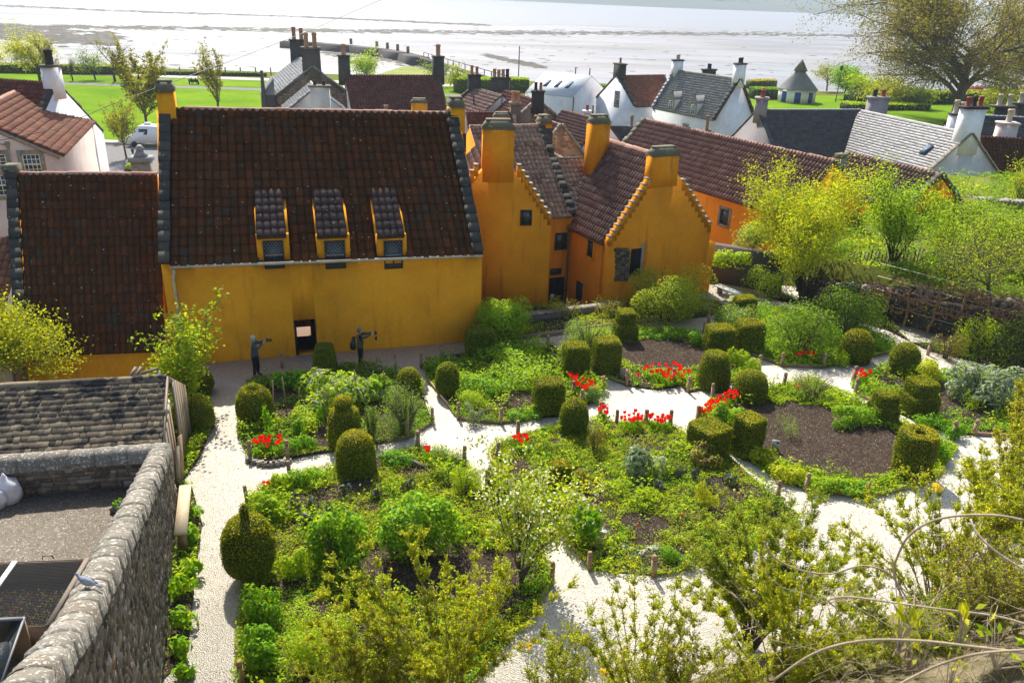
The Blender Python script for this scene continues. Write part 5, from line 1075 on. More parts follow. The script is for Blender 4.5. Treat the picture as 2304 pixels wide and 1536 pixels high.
# far refinery across the water
ref = [(1500, 14, 8, 70, .35), (1538, 18, 9, 85, .3), (1553, 15, 20, 26, .8), (1600, 20, 7, 95, .3), (1616, 20, 34, 60, .75), (1645, 18, 20, 40, .8), (1668, 20, 9, 90, .3), (1678, 20, 9, 105, .3), (1697, 21, 30, 28, .9), (1721, 22, 9, 120, .3), (1738, 24, 30, 20, .9), (1762, 25, 10, 45, .4), (1777, 25, 10, 55, .4), (1790, 26, 30, 16, .9), (1812, 27, 9, 60, .3), (1440, 12, 22, 26, .8), (1350, 8, 18, 22, .8)]
for k, (u, v, wd, h, tp) in enumerate(ref):
    p = D(u, v, coast_y(300)+200 if u > 1450 else coast_y(100)+250); p[2] = -7; sc_ = p[1]/2700.; q = MB(); q.lathe((0, 0, 0), [(wd*.6*sc_, 0), (wd*.6*(tp+1)/2*sc_, h*.5), (wd*.6*tp*sc_, h)], 10)
    o = q.build('refinery_tower', M['slate_dark'], None, np.zeros(3)); o.location = p
    tag(o, 'slim refinery chimney in the haze on the far shore' if tp < .5 else 'broad refinery tower or tank in the haze on the far shore', 'chimney' if tp < .5 else 'tank', 'refinery chimneys across the water' if tp < .5 else 'refinery tanks across the water')
# ================================================================ GARDEN BEDS
def mpp(p): return float(np.dot(np.array(p)-EYE, _f))/FPX        # metres per photo pixel there
_ph = np.random.default_rng(99).uniform(0, 6.28, (12, 2)); _fr = np.random.default_rng(98).normal(size=(12, 2))
def vnoise(X, Y, s=1., k=0.):
    v = 0
    for i in range(12): v = v+np.sin((X*_fr[i, 0]+Y*_fr[i, 1])*s*(1+.12*i)+_ph[i, 0]+k*(i+1))
    return v/6.
def inpoly(P, poly):
    x, y = P[:, 0], P[:, 1]; ins = np.zeros(len(P), bool); n = len(poly)
    for i in range(n):
        (x0, y0), (x1, y1) = poly[i], poly[i-1]; c = ((y0 > y) != (y1 > y)) & (x < (x1-x0)*(y-y0)/(y1-y0+1e-12)+x0); ins ^= c
    return ins
def bed_mesh(poly, z):
    bm = bmesh.new(); f = bm.faces.new([bm.verts.new((x, y, z)) for x, y in poly])
    xs = [p[0] for p in poly]; ys = [p[1] for p in poly]
    for ax, lo, hi in ((0, min(xs), max(xs)), (1, min(ys), max(ys))):
        for c in np.arange(lo+.2, hi, .22):
            co = (c, 0, 0) if ax == 0 else (0, c, 0); no = (1, 0, 0) if ax == 0 else (0, 1, 0)
            bmesh.ops.bisect_plane(bm, geom=bm.verts[:]+bm.edges[:]+bm.faces[:], plane_co=co, plane_no=no)
    for v in bm.verts:
        if not any(e.is_boundary for e in v.link_edges): v.co.z += .035+.05*noise.noise((v.co.x*1.6, v.co.y*1.6, 2.))+.03*noise.noise((v.co.x*5, v.co.y*5, 7.))
    bmesh.ops.triangulate(bm, faces=bm.faces[:]); me = bpy.data.meshes.new('flower_bed'); bm.to_mesh(me); bm.free(); me.materials.append(M['soil'])
    for p in me.polygons: p.use_smooth = True
    return me
BEDS = {
 'A': [(545, 1005), (562, 1030), (600, 1042), (648, 1033), (760, 1014), (918, 987), (973, 951), (942, 866), (895, 838), (815, 830), (700, 836), (630, 846), (562, 862), (538, 905), (538, 975)],
 'B': [(960, 852), (1032, 942), (1095, 951), (1127, 954), (1262, 931), (1330, 908), (1362, 878), (1330, 842), (1243, 778), (1110, 788), (1000, 802), (955, 826)],
 'C': [(1340, 840), (1408, 869), (1440, 873), (1480, 878), (1530, 869), (1549, 883), (1645, 862), (1708, 834), (1580, 764), (1560, 746), (1440, 738), (1330, 746), (1285, 766), (1310, 805)],
 'D': [(1758, 824), (1852, 828), (1998, 796), (2010, 772), (1900, 726), (1720, 690), (1640, 690), (1607, 716), (1690, 796)],
 'E': [(1562, 955), (1606, 898), (1700, 880), (1763, 870), (1830, 858), (1880, 880), (1985, 930), (2075, 972), (2150, 1008), (2095, 1085), (1948, 1124), (1812, 1103), (1720, 1060), (1632, 1010)],
 'F': [(1915, 868), (1925, 886), (2020, 930), (2085, 958), (2140, 975), (2192, 979), (2330, 985), (2330, 862), (2200, 845), (2092, 838), (2000, 825), (1940, 848)],
 'G': [(560, 1130), (600, 1092), (653, 1075), (760, 1052), (940, 1010), (1000, 1020), (1046, 1042), (1080, 1095), (1165, 1170), (1228, 1262), (1240, 1312), (1185, 1400), (1090, 1500), (1000, 1600), (760, 1760), (560, 1800), (535, 1540), (540, 1400), (555, 1300)],
 'H': [(1098, 1020), (1112, 1062), (1165, 1110), (1255, 1205), (1330, 1282), (1470, 1295), (1560, 1280), (1690, 1240), (1800, 1160), (1750, 1126), (1640, 1030), (1560, 985), (1508, 958), (1452, 950), (1386, 952), (1350, 944), (1262, 958), (1165, 984), (1120, 1000)],
}
BP = {}
for k, px in BEDS.items():
    poly = [tuple(G(*p)[:2]) for p in px]; BP[k] = poly
    if sum(a[0]*b_[1]-b_[0]*a[1] for a, b_ in zip(poly, poly[1:]+poly[:1])) < 0: poly = poly[::-1]
    struct('flower_bed', bed_mesh(poly, .045))
def border(px, name='planting_strip'):
    poly = [tuple(G(*p)[:2]) for p in px]
    if sum(a[0]*b_[1]-b_[0]*a[1] for a, b_ in zip(poly, poly[1:]+poly[:1])) < 0: poly = poly[::-1]
    struct(name, bed_mesh(poly, .03)); return poly
BW = border([(396, 1080), (432, 1095), (455, 1180), (440, 1290), (430, 1400), (420, 1480), (365, 1530), (372, 1400), (388, 1230)])
BL = border([(385, 900), (470, 880), (478, 960), (450, 1030), (412, 1080), (395, 1040)])
BK = border([(1130, 765), (1200, 758), (1420, 728), (1600, 712), (1640, 680), (1500, 668), (1250, 690), (1100, 700)])
BR = border([(1990, 740), (2090, 790), (2330, 846), (2400, 800), (2050, 770), (1960, 690), (1720, 668)])

# ground cover: one object per bed, nobody could count it
def cover(name, poly, dens, lms, L, hgt_, thr=-.2, sc=1.3, seed=1, clear=(), zone=None, z0=.06, prefix='ground_cover'):
    g = np.random.default_rng(seed); poly = np.array(poly); cn = poly.mean(0); poly = cn+(poly-cn)*1.025; lo, hi = poly.min(0), poly.max(0); n = int(dens*np.prod(hi-lo)); P = np.stack([g.uniform(lo[0], hi[0], n), g.uniform(lo[1], hi[1], n)], -1)
    k = inpoly(P, [tuple(q) for q in poly])
    for (c, rx, ry) in clear: k &= (((P[:, 0]-c[0])/rx)**2+((P[:, 1]-c[1])/ry)**2 > 1+.25*vnoise(P[:, 0], P[:, 1], 3.))
    nz = vnoise(P[:, 0], P[:, 1], sc, seed); k &= nz+.25*g.normal(size=n) > thr; P = P[k]; nz = nz[k]; n = len(P)
    zv = vnoise(P[:, 0], P[:, 1], sc*.8, seed+5)+.3*g.normal(size=n); edges = np.linspace(-1., 1., len(lms)+1)[1:-1]; mi = np.digitize(zv, edges)
    hump = np.clip(.55+.5*vnoise(P[:, 0], P[:, 1], sc*3.5, seed+2), .08, 1.3); hk = np.array([hgt_*(.6+.25*((i*7) % 4)) for i in range(len(lms))])[mi]
    z = z0+hump*hk*(1-g.random(n)**2*.8); C = np.stack([P[:, 0], P[:, 1], z], -1)
    lk = np.array([(.75, 1., 1.35, .9, 1.15)[i % 5] for i in range(len(lms))])[mi]*L; wk = np.array([(.5, .7, .35, .6, .45)[i % 5] for i in range(len(lms))])[mi]
    N = unit(rdir(n, g)*.8+np.array([-.1, .25, .85])); V, F = leaf_arrays(C, N, rdir(n, g)+np.array([0, 0, .25]), lk*g.uniform(.6, 1.4, n), lk*wk*g.uniform(.8, 1.2, n))
    o = mobj(prefix, npmesh(prefix, V, F, [LM[q] for q in lms], mi)); o['kind'] = 'stuff'; return o
def ell(u, v, ru, rv):
    c = G(u, v); return (c[:2], abs(G(u+ru, v)[0]-G(u-ru, v)[0])/2, abs(G(u, v-rv)[1]-G(u, v+rv)[1])/2)
cover('A', BP['A'], 900, ['fresh', 'lush', 'mid', 'fresh'], .075, .20, -.15, 1.7, 1, [ell(735, 990, 48, 24), ell(870, 930, 40, 20), ell(625, 890, 40, 18)])
cover('B', BP['B'], 950, ['lush', 'fresh', 'lush', 'mid', 'fresh'], .08, .20, -.22, 1.9, 2, [ell(1160, 905, 55, 20), ell(1070, 885, 25, 9)])
cover('C', BP['C'], 750, ['lush', 'fresh', 'lush'], .075, .18, -.5, 1.4, 3, [ell(1490, 800, 118, 34)])
cover('D', BP['D'], 1000, ['fresh', 'lush', 'fresh', 'mid'], .075, .22, -.8, 1.4, 4)
cover('E', BP['E'], 900, ['lush', 'fresh', 'fresh', 'lush'], .08, .20, -.5, 1.4, 5, [ell(1850, 990, 190, 76), ell(1700, 920, 55, 22)])
cover('F', BP['F'], 750, ['fresh', 'lush', 'fresh'], .08, .20, -.2, 1.4, 6, [ell(2130, 910, 95, 40), ell(2010, 862, 40, 14)])
cover('G', BP['G'], 1500, ['fresh', 'lush', 'lime', 'mid', 'fresh', 'olive'], .066, .17, -.28, 2.1, 7, [ell(985, 1290, 190, 62), ell(680, 1140, 40, 22), ell(1120, 1280, 90, 46)])
cover('H', BP['H'], 1500, ['fresh', 'lush', 'lime', 'lush', 'olive', 'fresh'], .062, .17, -.26, 2.1, 8, [ell(1330, 1200, 60, 28), ell(1260, 1130, 26, 16), ell(1450, 1180, 60, 22)])
for k_, nm, dn in (('G', 'lush', 900), ('H', 'olive', 800), ('B', 'lush', 800), ('A', 'fresh', 700), ('D', 'mid', 800), ('E', 'lush', 500), ('F', 'lush', 600)):
    cover(k_, BP[k_], dn, [nm, 'fresh', 'mid'], .10, .5, .62, 2.4, 60+ord(k_), [ell(985, 1290, 190, 62), ell(1490, 800, 118, 34), ell(1850, 990, 190, 76)], prefix='taller_growth')
cover('W', BW, 520, ['lush', 'fresh'], .09, .2, -.1, 1.5, 9); cover('L', BL, 700, ['lush', 'fresh', 'mid'], .09, .3, -.6, 1.5, 10)
cover('K', BK, 420, ['mid', 'fresh', 'olive'], .08, .25, -.4, 1.5, 11); cover('R', BR, 420, ['lush', 'mid', 'dark'], .09, .3, -.4, 1.5, 12)

cover('P', np.array([G(*q)[:2] for q in ((400, 900), (1040, 775), (1600, 715), (2300, 850), (2300, 1150), (1900, 1250), (1500, 1400), (1200, 1530), (380, 1530))]), 26, ['dry', 'mid', 'bronze'], .04, .012, .05, 2.6, 77, z0=.004, prefix='path_litter')
# ---------------------------------------------------------------- timber edging
def board(u0, v0, u1, v1, label, h=.13, m='wood'):
    a, b_ = G(u0, v0), G(u1, v1); d = b_-a; s = np.cross(unit(d), (0, 0, 1)); q = MB(); q.frame(a-s*.025-(0, 0, .02), d, s*.05, (0, 0, h+.02)); tag(q.build('edging_board', M[m], None, (a+b_)/2), label, 'edging board', 'timber boards edging the beds')
for a in ((652, 1029, 762, 1011, 'timber edging board in front of the pawn shaped yew, left of the gold dome'), (836, 998, 916, 987, 'timber edging board right of the gold dome yew'), (922, 984, 972, 953, 'short slanting edging board below the tall grey green stems'),
 (962, 856, 1030, 941, 'long edging board running back beside the egg shaped yew'), (1036, 944, 1122, 953, 'low half hidden edging board between two posts of the middle bed'), (1131, 952, 1262, 931, 'clean edging board left of the small egg yew on the cross path'),
 (1168, 985, 1262, 960, 'dark edging board in shade behind the grassy centre bed'), (1343, 842, 1408, 867, 'edging board running up to the round log beside the block yews'), (1550, 881, 1645, 862, 'edging board under the barrel shaped yew'), (1300, 812, 1336, 838, 'shaded edging board at the foot of the left block yew'),
 (1690, 800, 1756, 821, 'edging board in the shade of the two block yews'), (1761, 824, 1850, 827, 'straight edging board in front of the far red tulips'), (1856, 825, 1998, 795, 'long pale edging board below the big dome yew'),
 (1927, 886, 2018, 931, 'edging board beside the narrow path, below the stepped yew'), (2192, 979, 2300, 985, 'edging board right of the last post at the right edge'), (1816, 1103, 1942, 1121, 'edging board between two posts at the front of the soil ellipse'), (1950, 1122, 2090, 1086, 'edging board half hidden by box shoots, right of the soil ellipse'),
 (1160, 1108, 1252, 1202, 'narrow edging board along the middle path behind the pear tree'), (1258, 1206, 1326, 1274, 'pale edging board beside the slate slabs'), (1212, 1240, 1236, 1305, 'edging board left of the path, by the leaning post'), (1238, 1316, 1182, 1402, 'slanting edging board below the tall front post'), (1474, 1293, 1562, 1278, 'edging board half hidden behind the olive bush'),
 (600, 1091, 650, 1076, 'flat pale edging board beside the gravel, left of the front bed'), (760, 1052, 830, 1036, 'shaded edging board under the gold dome'), (1100, 1022, 1113, 1062, 'curved rusty edging strip beside the left post of the grassy bed')): board(*a)
for a in ((1150, 767, 1420, 730, 'long timber edging of the back border before the orange walls'), (1425, 729, 1560, 712, 'timber edging of the back border below the olive shrub')): board(*a, h=.2)
# ---------------------------------------------------------------- posts
pm = MB(); s_ = .105
pm.box((0, 0, -.05), s_, s_, .55); pm.box((0, 0, .50), s_*.84, s_*.84, .022, 0, 1); pm.box((0, 0, .522), s_, s_, .085); pm.taper((0, 0, .607), s_, s_, .04, s_*.72, s_*.72)
pme = None
POSTS = [(563, 1031, 'front left corner of the bed with dark red tulips'), (648, 1033, 'right end of the curved stone edging'), (916, 986, 'front of the wallflower bed, with red tulips behind its top'), (972, 951, 'right corner below the tall grey green stems'),
 (635, 826, 'in the shade near the photographer in grey'), (814, 826, 'before the legs of the photographer in green'), (890, 832, 'in the shade before the hall wall, left of the pair of posts'), (948, 828, 'left of the shaded block yew, nearer of two'), (995, 802, 'left of the shaded block yew, farther of two'), (1231, 786, 'wrapped in leaves at the back of the middle bed'),
 (1032, 942, 'left front corner of the middle bed'), (1127, 953, 'front corner of the middle bed, tallest looking'), (1355, 880, 'right of the red tulips by the narrow path'), (1307, 910, 'just above the small egg yew'), (1290, 890, 'hidden among leaves below the red tulips'),
 (1165, 983, 'across the path from the middle bed'), (1118, 1031, 'left corner of the grassy bed, beside a few red tulips'), (940, 1010, 'dark post behind the gold dome'), (1044, 1040, 'at the corner of the front bed by the path fork'),
 (1410, 869, 'beside the round log'), (1513, 864, 'inside the big red tulip clump'), (1547, 882, 'front right of the big tulip clump'), (1708, 833, 'right corner behind the rounded block yew'), (1581, 757, 'left of the small block yew'), (1593, 731, 'farthest, where the path bends to the bench'),
 (1758, 823, 'left of the far red tulips'), (1852, 827, 'right of the far red tulips'), (1762, 872, 'left of the lavender bush'), (1602, 898, 'above the slanting red tulip drift'), (1568, 953, 'left end of the slanting red tulip drift'),
 (1350, 938, 'under the small tulip group left of the grassy bed'), (1387, 955, 'low dark post before the left tulips of the grassy bed'), (1452, 955, 'barely showing among the tulips of the grassy bed'), (1507, 958, 'right of the tulips of the grassy bed'),
 (1919, 858, 'taller of two beside the small tulip clump on the right'), (1924, 885, 'nearer of two beside the small tulip clump on the right'), (2087, 799, 'dark one in the back path behind the dome yews'), (2190, 978, 'last one on the right before the cardoon bed'), (2143, 986, 'dark one in the gravel near the ring yew'),
 (1812, 1104, 'front left of the soil ellipse'), (1946, 1123, 'front right of the soil ellipse'), (1748, 1126, 'across the path from the soil ellipse'), (557, 1133, 'left edge of the front bed by the gravel path'), (653, 1076, 'dark one at the back corner of the front bed'), (545, 1538, 'at the bottom edge beside the gravel path'),
 (1240, 1313, 'big one at the foot of the pear tree'), (1326, 1282, 'wide one half covered with leaves by the slabs'), (1470, 1296, 'behind the front box shoots, below the slabs'), (1247, 1492, 'shaded one at the bottom among box shoots')]
for i, (u, v, lab) in enumerate(POSTS):
    p = G(u, v)
    if pme is None: o = pm.build('timber_post', [M['wood'], M['bark_dark']]); pme = o.data
    else: o = bpy.data.objects.new('timber_post', pme); COL.objects.link(o)
    o.location = p; o.rotation_euler = (rng.normal(0, .025), rng.normal(0, .03), R(14)+rng.normal(0, .12)); k = rng.uniform(.93, 1.1); o.scale = (k, k, rng.uniform(.92, 1.08))
    tag(o, 'notched timber post '+lab, 'post', 'notched timber posts of the beds')
lg = G(1402, 853); q = MB(); q.lathe(lg, [(.16, 0), (.15, .3), (.155, .42), (.08, .44), (.07, .40)], 12, 0); tag(q.build('log', M['wood_grey'], None, lg), 'short round log with a hollow top beside a notched post', 'log')

# ---------------------------------------------------------------- clipped yews
def super_ring(n, e):
    a = np.arange(n)*2*math.pi/n; c, s = np.cos(a), np.sin(a); return np.sign(c)*np.abs(c)**(2/e), np.sign(s)*np.abs(s)**(2/e)
SHAPES = {
 'ball': ([(0.35, 0), (.75, .1), (.97, .3), (1, .5), (.92, .72), (.68, .9), (.3, .985), (.02, 1)], 2.1),
 'dome': ([(.88, 0), (.97, .12), (1, .35), (.97, .55), (.84, .77), (.58, .92), (.28, .985), (.02, 1)], 2.2),
 'egg': ([(.55, 0), (.84, .1), (.98, .3), (1, .45), (.93, .68), (.72, .87), (.38, .97), (.02, 1)], 2.1),
 'block': ([(.9, 0), (1, .1), (1, .5), (.96, .85), (.90, .95), (.80, .99), (.02, 1)], 5.5),
 'cube': ([(.95, 0), (1, .06), (1, .5), (1, .97), (.95, 1), (.02, 1)], 9.),
 'taperblock': ([(1, 0), (1, .1), (.86, .5), (.70, .93), (.62, .985), (.02, 1)], 5.),
 'barrel': ([(1, 0), (1.0, .15), (.94, .45), (.82, .75), (.68, .93), (.5, .99), (.02, 1)], 2.3),
 'drum': ([(.86, 0), (.95, .1), (1, .5), (.99, .92), (.92, .99), (.45, 1.0), (.30, .97), (.26, .75), (.02, .72)], 2.4),
 'pawn': ([(.9, 0), (1, .05), (1, .4), (.96, .62), (.82, .72), (.45, .76), (.36, .78), (.52, .83), (.58, .88), (.5, .95), (.25, .995), (.02, 1)], 2.6),
 'tiered': ([(1, 0), (1, .1), (.98, .5), (.93, .58), (.76, .6), (.78, .66), (.76, .95), (.68, 1), (.02, 1)], 5.),
 'stalk': ([(.3, 0), (.75, .08), (.97, .25), (1, .4), (.92, .58), (.7, .73), (.35, .80), (.16, .81), (.14, .9), (.13, .98), (.02, 1)], 2.1),
 'knob': ([(.45, 0), (.85, .1), (1, .3), (1, .5), (.9, .7), (.65, .85), (.36, .9), (.3, .94), (.2, .99), (.02, 1)], 2.2),
}
def topiary(label, u, v, vtop, w_, shape, seed, rot=.25, sy=1., lm='yew', gold=.35, n=None, trunk=0., parent_extra=None, dense=1.):
    g = np.random.default_rng(seed); p = G(u, v); k = mpp(p); rx = w_*k/2; h = hgt(vtop, u, p)*.92*g.uniform(.97, 1.03)
    prof, e = SHAPES[shape]; prof = np.array(prof); nph = 40; root = empty('clipped_yew', p, label, 'topiary', 'clipped yews of the garden', rot)
    pr = [];
    for (r0, z0), (r1, z1) in zip(prof[:-1], prof[1:]):
        m_ = max(1, int(np.hypot((r1-r0)*rx, (z1-z0)*h)/.09))
        for t in range(m_): pr.append((r0+(r1-r0)*t/m_, z0+(z1-z0)*t/m_))
    pr.append(tuple(prof[-1])); pr = np.array(pr); cx, cy = super_ring(nph, e); nz = len(pr)
    b0 = trunk; X = pr[:, :1]*cx[None]*rx; Y = pr[:, :1]*cy[None]*rx*sy; Z = np.repeat(b0+pr[:, 1:2]*(h-b0), nph, 1)
    lump = 1+.04*vnoise(X*1.+p[0], Y+Z*1.3+p[1], 4.)+.025*vnoise(X+p[0]*3, Y-Z*1.7+p[1], 11.); X = X*lump; Y = Y*lump
    V = np.stack([X, Y, Z], -1); i = np.arange(nz-1)[:, None]*nph; j = np.arange(nph)[None]; j2 = (j+1) % nph; F = np.stack([i+j, i+j2, i+nph+j2, i+nph+j], -1).reshape(-1, 4); V = V.reshape(-1, 3)
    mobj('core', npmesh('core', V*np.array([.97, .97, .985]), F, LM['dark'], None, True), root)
    a, b_, c, d = V[F[:, 0]], V[F[:, 1]], V[F[:, 2]], V[F[:, 3]]; cr = np.cross(c-a, d-b_); ar = np.linalg.norm(cr, axis=1)/2; N_ = unit(cr); n = n or int(min(9000, ar.sum()*1750*dense))
    f = g.choice(len(F), n, p=ar/ar.sum()); s, t = g.random((n, 1)), g.random((n, 1)); P = (a[f]*(1-s)+b_[f]*s)*(1-t)+(d[f]*(1-s)+c[f]*s)*t; nn = N_[f]
    P = P+nn*(g.normal(0, .012, (n, 1))+.006); N = unit(rdir(n, g)+nn*.7); Dn = unit(nn+.8*rdir(n, g)+np.array([0, 0, .35])); top = np.clip(nn[:, 2], 0, 1)
    P[:max(1, n//60)] += nn[:max(1, n//60)]*g.uniform(.02, .07, (max(1, n//60), 1)); mi = (g.random(n) < min(1, gold*1.5)*(.15+.85*top)).astype(int); pt = vnoise(P[:, 0]+p[0], P[:, 1]+P[:, 2]*1.5+p[1], 5.) > .62; mi = np.where(pt & (g.random(n) < .35), 2, mi); V, F = leaf_arrays(P, N, Dn, .055*g.uniform(.7, 1.3, n), .026*g.uniform(.7, 1.3, n)); mobj('foliage', npmesh('foliage', V, F, [LM[lm], LM['yewgold_sunlit'], LM['bronze']], mi), root)  # upward leaves turn golden: new growth plus painted sunlight
    if trunk: V, F = tube_arrays(np.array([(0, 0, -.02), (0, 0, trunk+.1)]), .07, 8); mobj('trunk', npmesh('trunk', V, F, M['bark_dark']), root)
    return root
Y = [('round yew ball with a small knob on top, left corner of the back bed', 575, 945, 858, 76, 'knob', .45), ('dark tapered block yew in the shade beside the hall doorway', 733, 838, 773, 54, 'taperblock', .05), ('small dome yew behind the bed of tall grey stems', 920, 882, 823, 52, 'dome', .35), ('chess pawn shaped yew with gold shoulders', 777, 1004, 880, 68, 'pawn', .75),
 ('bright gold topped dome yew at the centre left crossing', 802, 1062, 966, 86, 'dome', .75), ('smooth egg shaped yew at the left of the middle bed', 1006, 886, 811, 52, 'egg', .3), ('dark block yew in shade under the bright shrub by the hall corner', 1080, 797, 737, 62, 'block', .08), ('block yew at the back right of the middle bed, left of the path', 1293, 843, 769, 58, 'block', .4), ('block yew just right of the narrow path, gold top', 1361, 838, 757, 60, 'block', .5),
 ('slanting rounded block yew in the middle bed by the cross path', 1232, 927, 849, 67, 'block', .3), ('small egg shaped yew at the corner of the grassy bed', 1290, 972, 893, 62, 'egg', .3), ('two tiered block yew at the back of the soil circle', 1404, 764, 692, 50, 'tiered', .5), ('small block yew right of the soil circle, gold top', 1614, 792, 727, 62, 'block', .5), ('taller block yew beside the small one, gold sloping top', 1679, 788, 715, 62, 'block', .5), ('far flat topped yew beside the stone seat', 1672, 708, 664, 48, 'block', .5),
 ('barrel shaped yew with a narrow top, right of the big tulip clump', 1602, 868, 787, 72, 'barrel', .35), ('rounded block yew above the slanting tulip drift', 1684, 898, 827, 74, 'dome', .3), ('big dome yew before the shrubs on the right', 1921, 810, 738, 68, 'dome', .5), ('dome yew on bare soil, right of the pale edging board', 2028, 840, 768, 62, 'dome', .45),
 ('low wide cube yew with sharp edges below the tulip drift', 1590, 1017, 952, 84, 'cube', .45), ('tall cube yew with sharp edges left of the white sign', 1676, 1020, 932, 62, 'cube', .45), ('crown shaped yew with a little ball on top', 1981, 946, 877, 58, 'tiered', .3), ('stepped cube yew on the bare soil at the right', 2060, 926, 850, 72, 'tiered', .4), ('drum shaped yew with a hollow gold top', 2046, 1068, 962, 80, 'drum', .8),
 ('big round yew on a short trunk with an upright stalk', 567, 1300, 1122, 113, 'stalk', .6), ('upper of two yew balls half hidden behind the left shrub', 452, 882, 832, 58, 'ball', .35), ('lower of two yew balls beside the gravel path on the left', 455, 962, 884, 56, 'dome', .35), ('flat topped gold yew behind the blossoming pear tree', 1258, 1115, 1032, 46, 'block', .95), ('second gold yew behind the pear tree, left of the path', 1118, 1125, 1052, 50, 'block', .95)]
SYR = {'cube': (.55, .8)}
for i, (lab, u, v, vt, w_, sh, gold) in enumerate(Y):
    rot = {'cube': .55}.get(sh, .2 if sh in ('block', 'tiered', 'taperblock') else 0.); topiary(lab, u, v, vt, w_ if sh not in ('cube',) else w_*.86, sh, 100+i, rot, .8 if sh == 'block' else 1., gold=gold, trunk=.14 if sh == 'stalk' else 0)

# ---------------------------------------------------------------- tulips
def tulip_mesh():
    V = []; F = []
    for k in range(6):
        a = k*math.pi/3; o = len(V); w2 = .6
        for (r, z, da) in ((.004, 0, 0), (.036, .02, -w2*.9), (.036, .02, w2*.9), (.046, .055, -w2*.8), (.046, .055, w2*.8), (.038, .088, 0)): V.append((r*math.cos(a+da), r*math.sin(a+da), z*(1+.08*(k % 2))))
        F += [(o, o+2, o+1), (o+1, o+2, o+4), (o+1, o+4, o+3), (o+3, o+4, o+5)]
    return npmesh('flower', np.array(V), F, LM['tulip'])
TM = tulip_mesh()
def tulips(label, u, v, wpx, hpx, n, seed, slope=0., hh=.40, lm='lush', leaves=1., sc=1.25):
    g = np.random.default_rng(seed); c = G(u, v+4, hh); root = empty('tulip_clump', (c[0], c[1], .05), label, 'tulips', 'red tulip clumps in the beds'); org = np.array([c[0], c[1], .05]); sg = []; base = []
    for i in range(n):
        a, r = g.uniform(0, 6.28), math.sqrt(g.random()); du = math.cos(a)*r*wpx/2; q = G(u+du, v+4+math.sin(a)*r*hpx/2+slope*du, hh)-org; q[2] = hh+g.normal(0, .035)
        o = bpy.data.objects.new('flower', TM); link(o, root); o.location = q; o.rotation_euler = (g.normal(0, .22), g.normal(0, .22), g.uniform(0, 6)); s = sc*g.uniform(.85, 1.25); o.scale = (s, s, s)
        b_ = np.array([q[0]*.9+g.normal(0, .02), q[1]*.9+g.normal(0, .02), 0]); sg.append((*b_, *(q+np.array([0, 0, .01])), .006, .005)); base.append(b_)
    V, F = segs_arrays(sg, 4); mobj('stems', npmesh('stems', V, F, LM['fresh']), root)
    m = int(n*7*leaves)+20; B_ = np.array(base)[g.integers(n, size=m)]+g.normal(0, .05, (m, 3))*np.array([1, 1, 0]); Dn = unit(rdir(m, g)*np.array([.6, .6, .15])+np.array([0, 0, .8])); L = g.uniform(.16, .30, m); P = B_+Dn*L[:, None]*.5; P[:, 2] = np.maximum(P[:, 2], .02)
    V, F = leaf_arrays(P, unit(np.cross(Dn, rdir(m, g))), Dn, L, L*.2, .05); mobj('leaves', npmesh('leaves', V, F, LM[lm]), root)
T_ = [('dark red tulip clump in the curved stone edging, left', 603, 992, 66, 20, 24), ('small dark red tulip clump behind a post under the tall grey stems', 908, 942, 34, 12, 9), ('small tulip group in front of the back block yew', 1288, 846, 28, 14, 9), ('tulip clump left of the narrow path post', 1316, 866, 56, 30, 24), ('largest red tulip clump, before the soil circle', 1500, 832, 106, 34, 56), ('leftmost small tulip group along the grassy bed, against white gravel', 1357, 924, 34, 16, 10), ('middle tulip group along the grassy bed, against white gravel', 1420, 939, 56, 20, 24), ('right tulip group along the grassy bed, against white gravel', 1484, 940, 56, 18, 18),
 ('far small red tulip clump before the shrubs', 1812, 796, 38, 12, 12), ('small red tulip clump beside two posts on the right', 1944, 840, 38, 15, 14), ('scattered dark red tulips at the left corner of the grassy bed', 1176, 988, 40, 24, 12), ('three lone red tulips before the gold dome', 960, 1012, 16, 14, 3), ('two lone red tulips at the left edge of the front bed', 602, 1090, 26, 8, 2), ('pair of crimson tulips in the lavender bush', 1798, 872, 14, 10, 3)]
for i, a in enumerate(T_): tulips(*a, seed=300+i)
tulips('long slanting drift of red tulips beside the rounded block yew', 1618, 904, 92, 26, 52, 330, -.52)
tulips('single orange tulip left of the largest clump', 1437, 843, 8, 6, 2, 331)
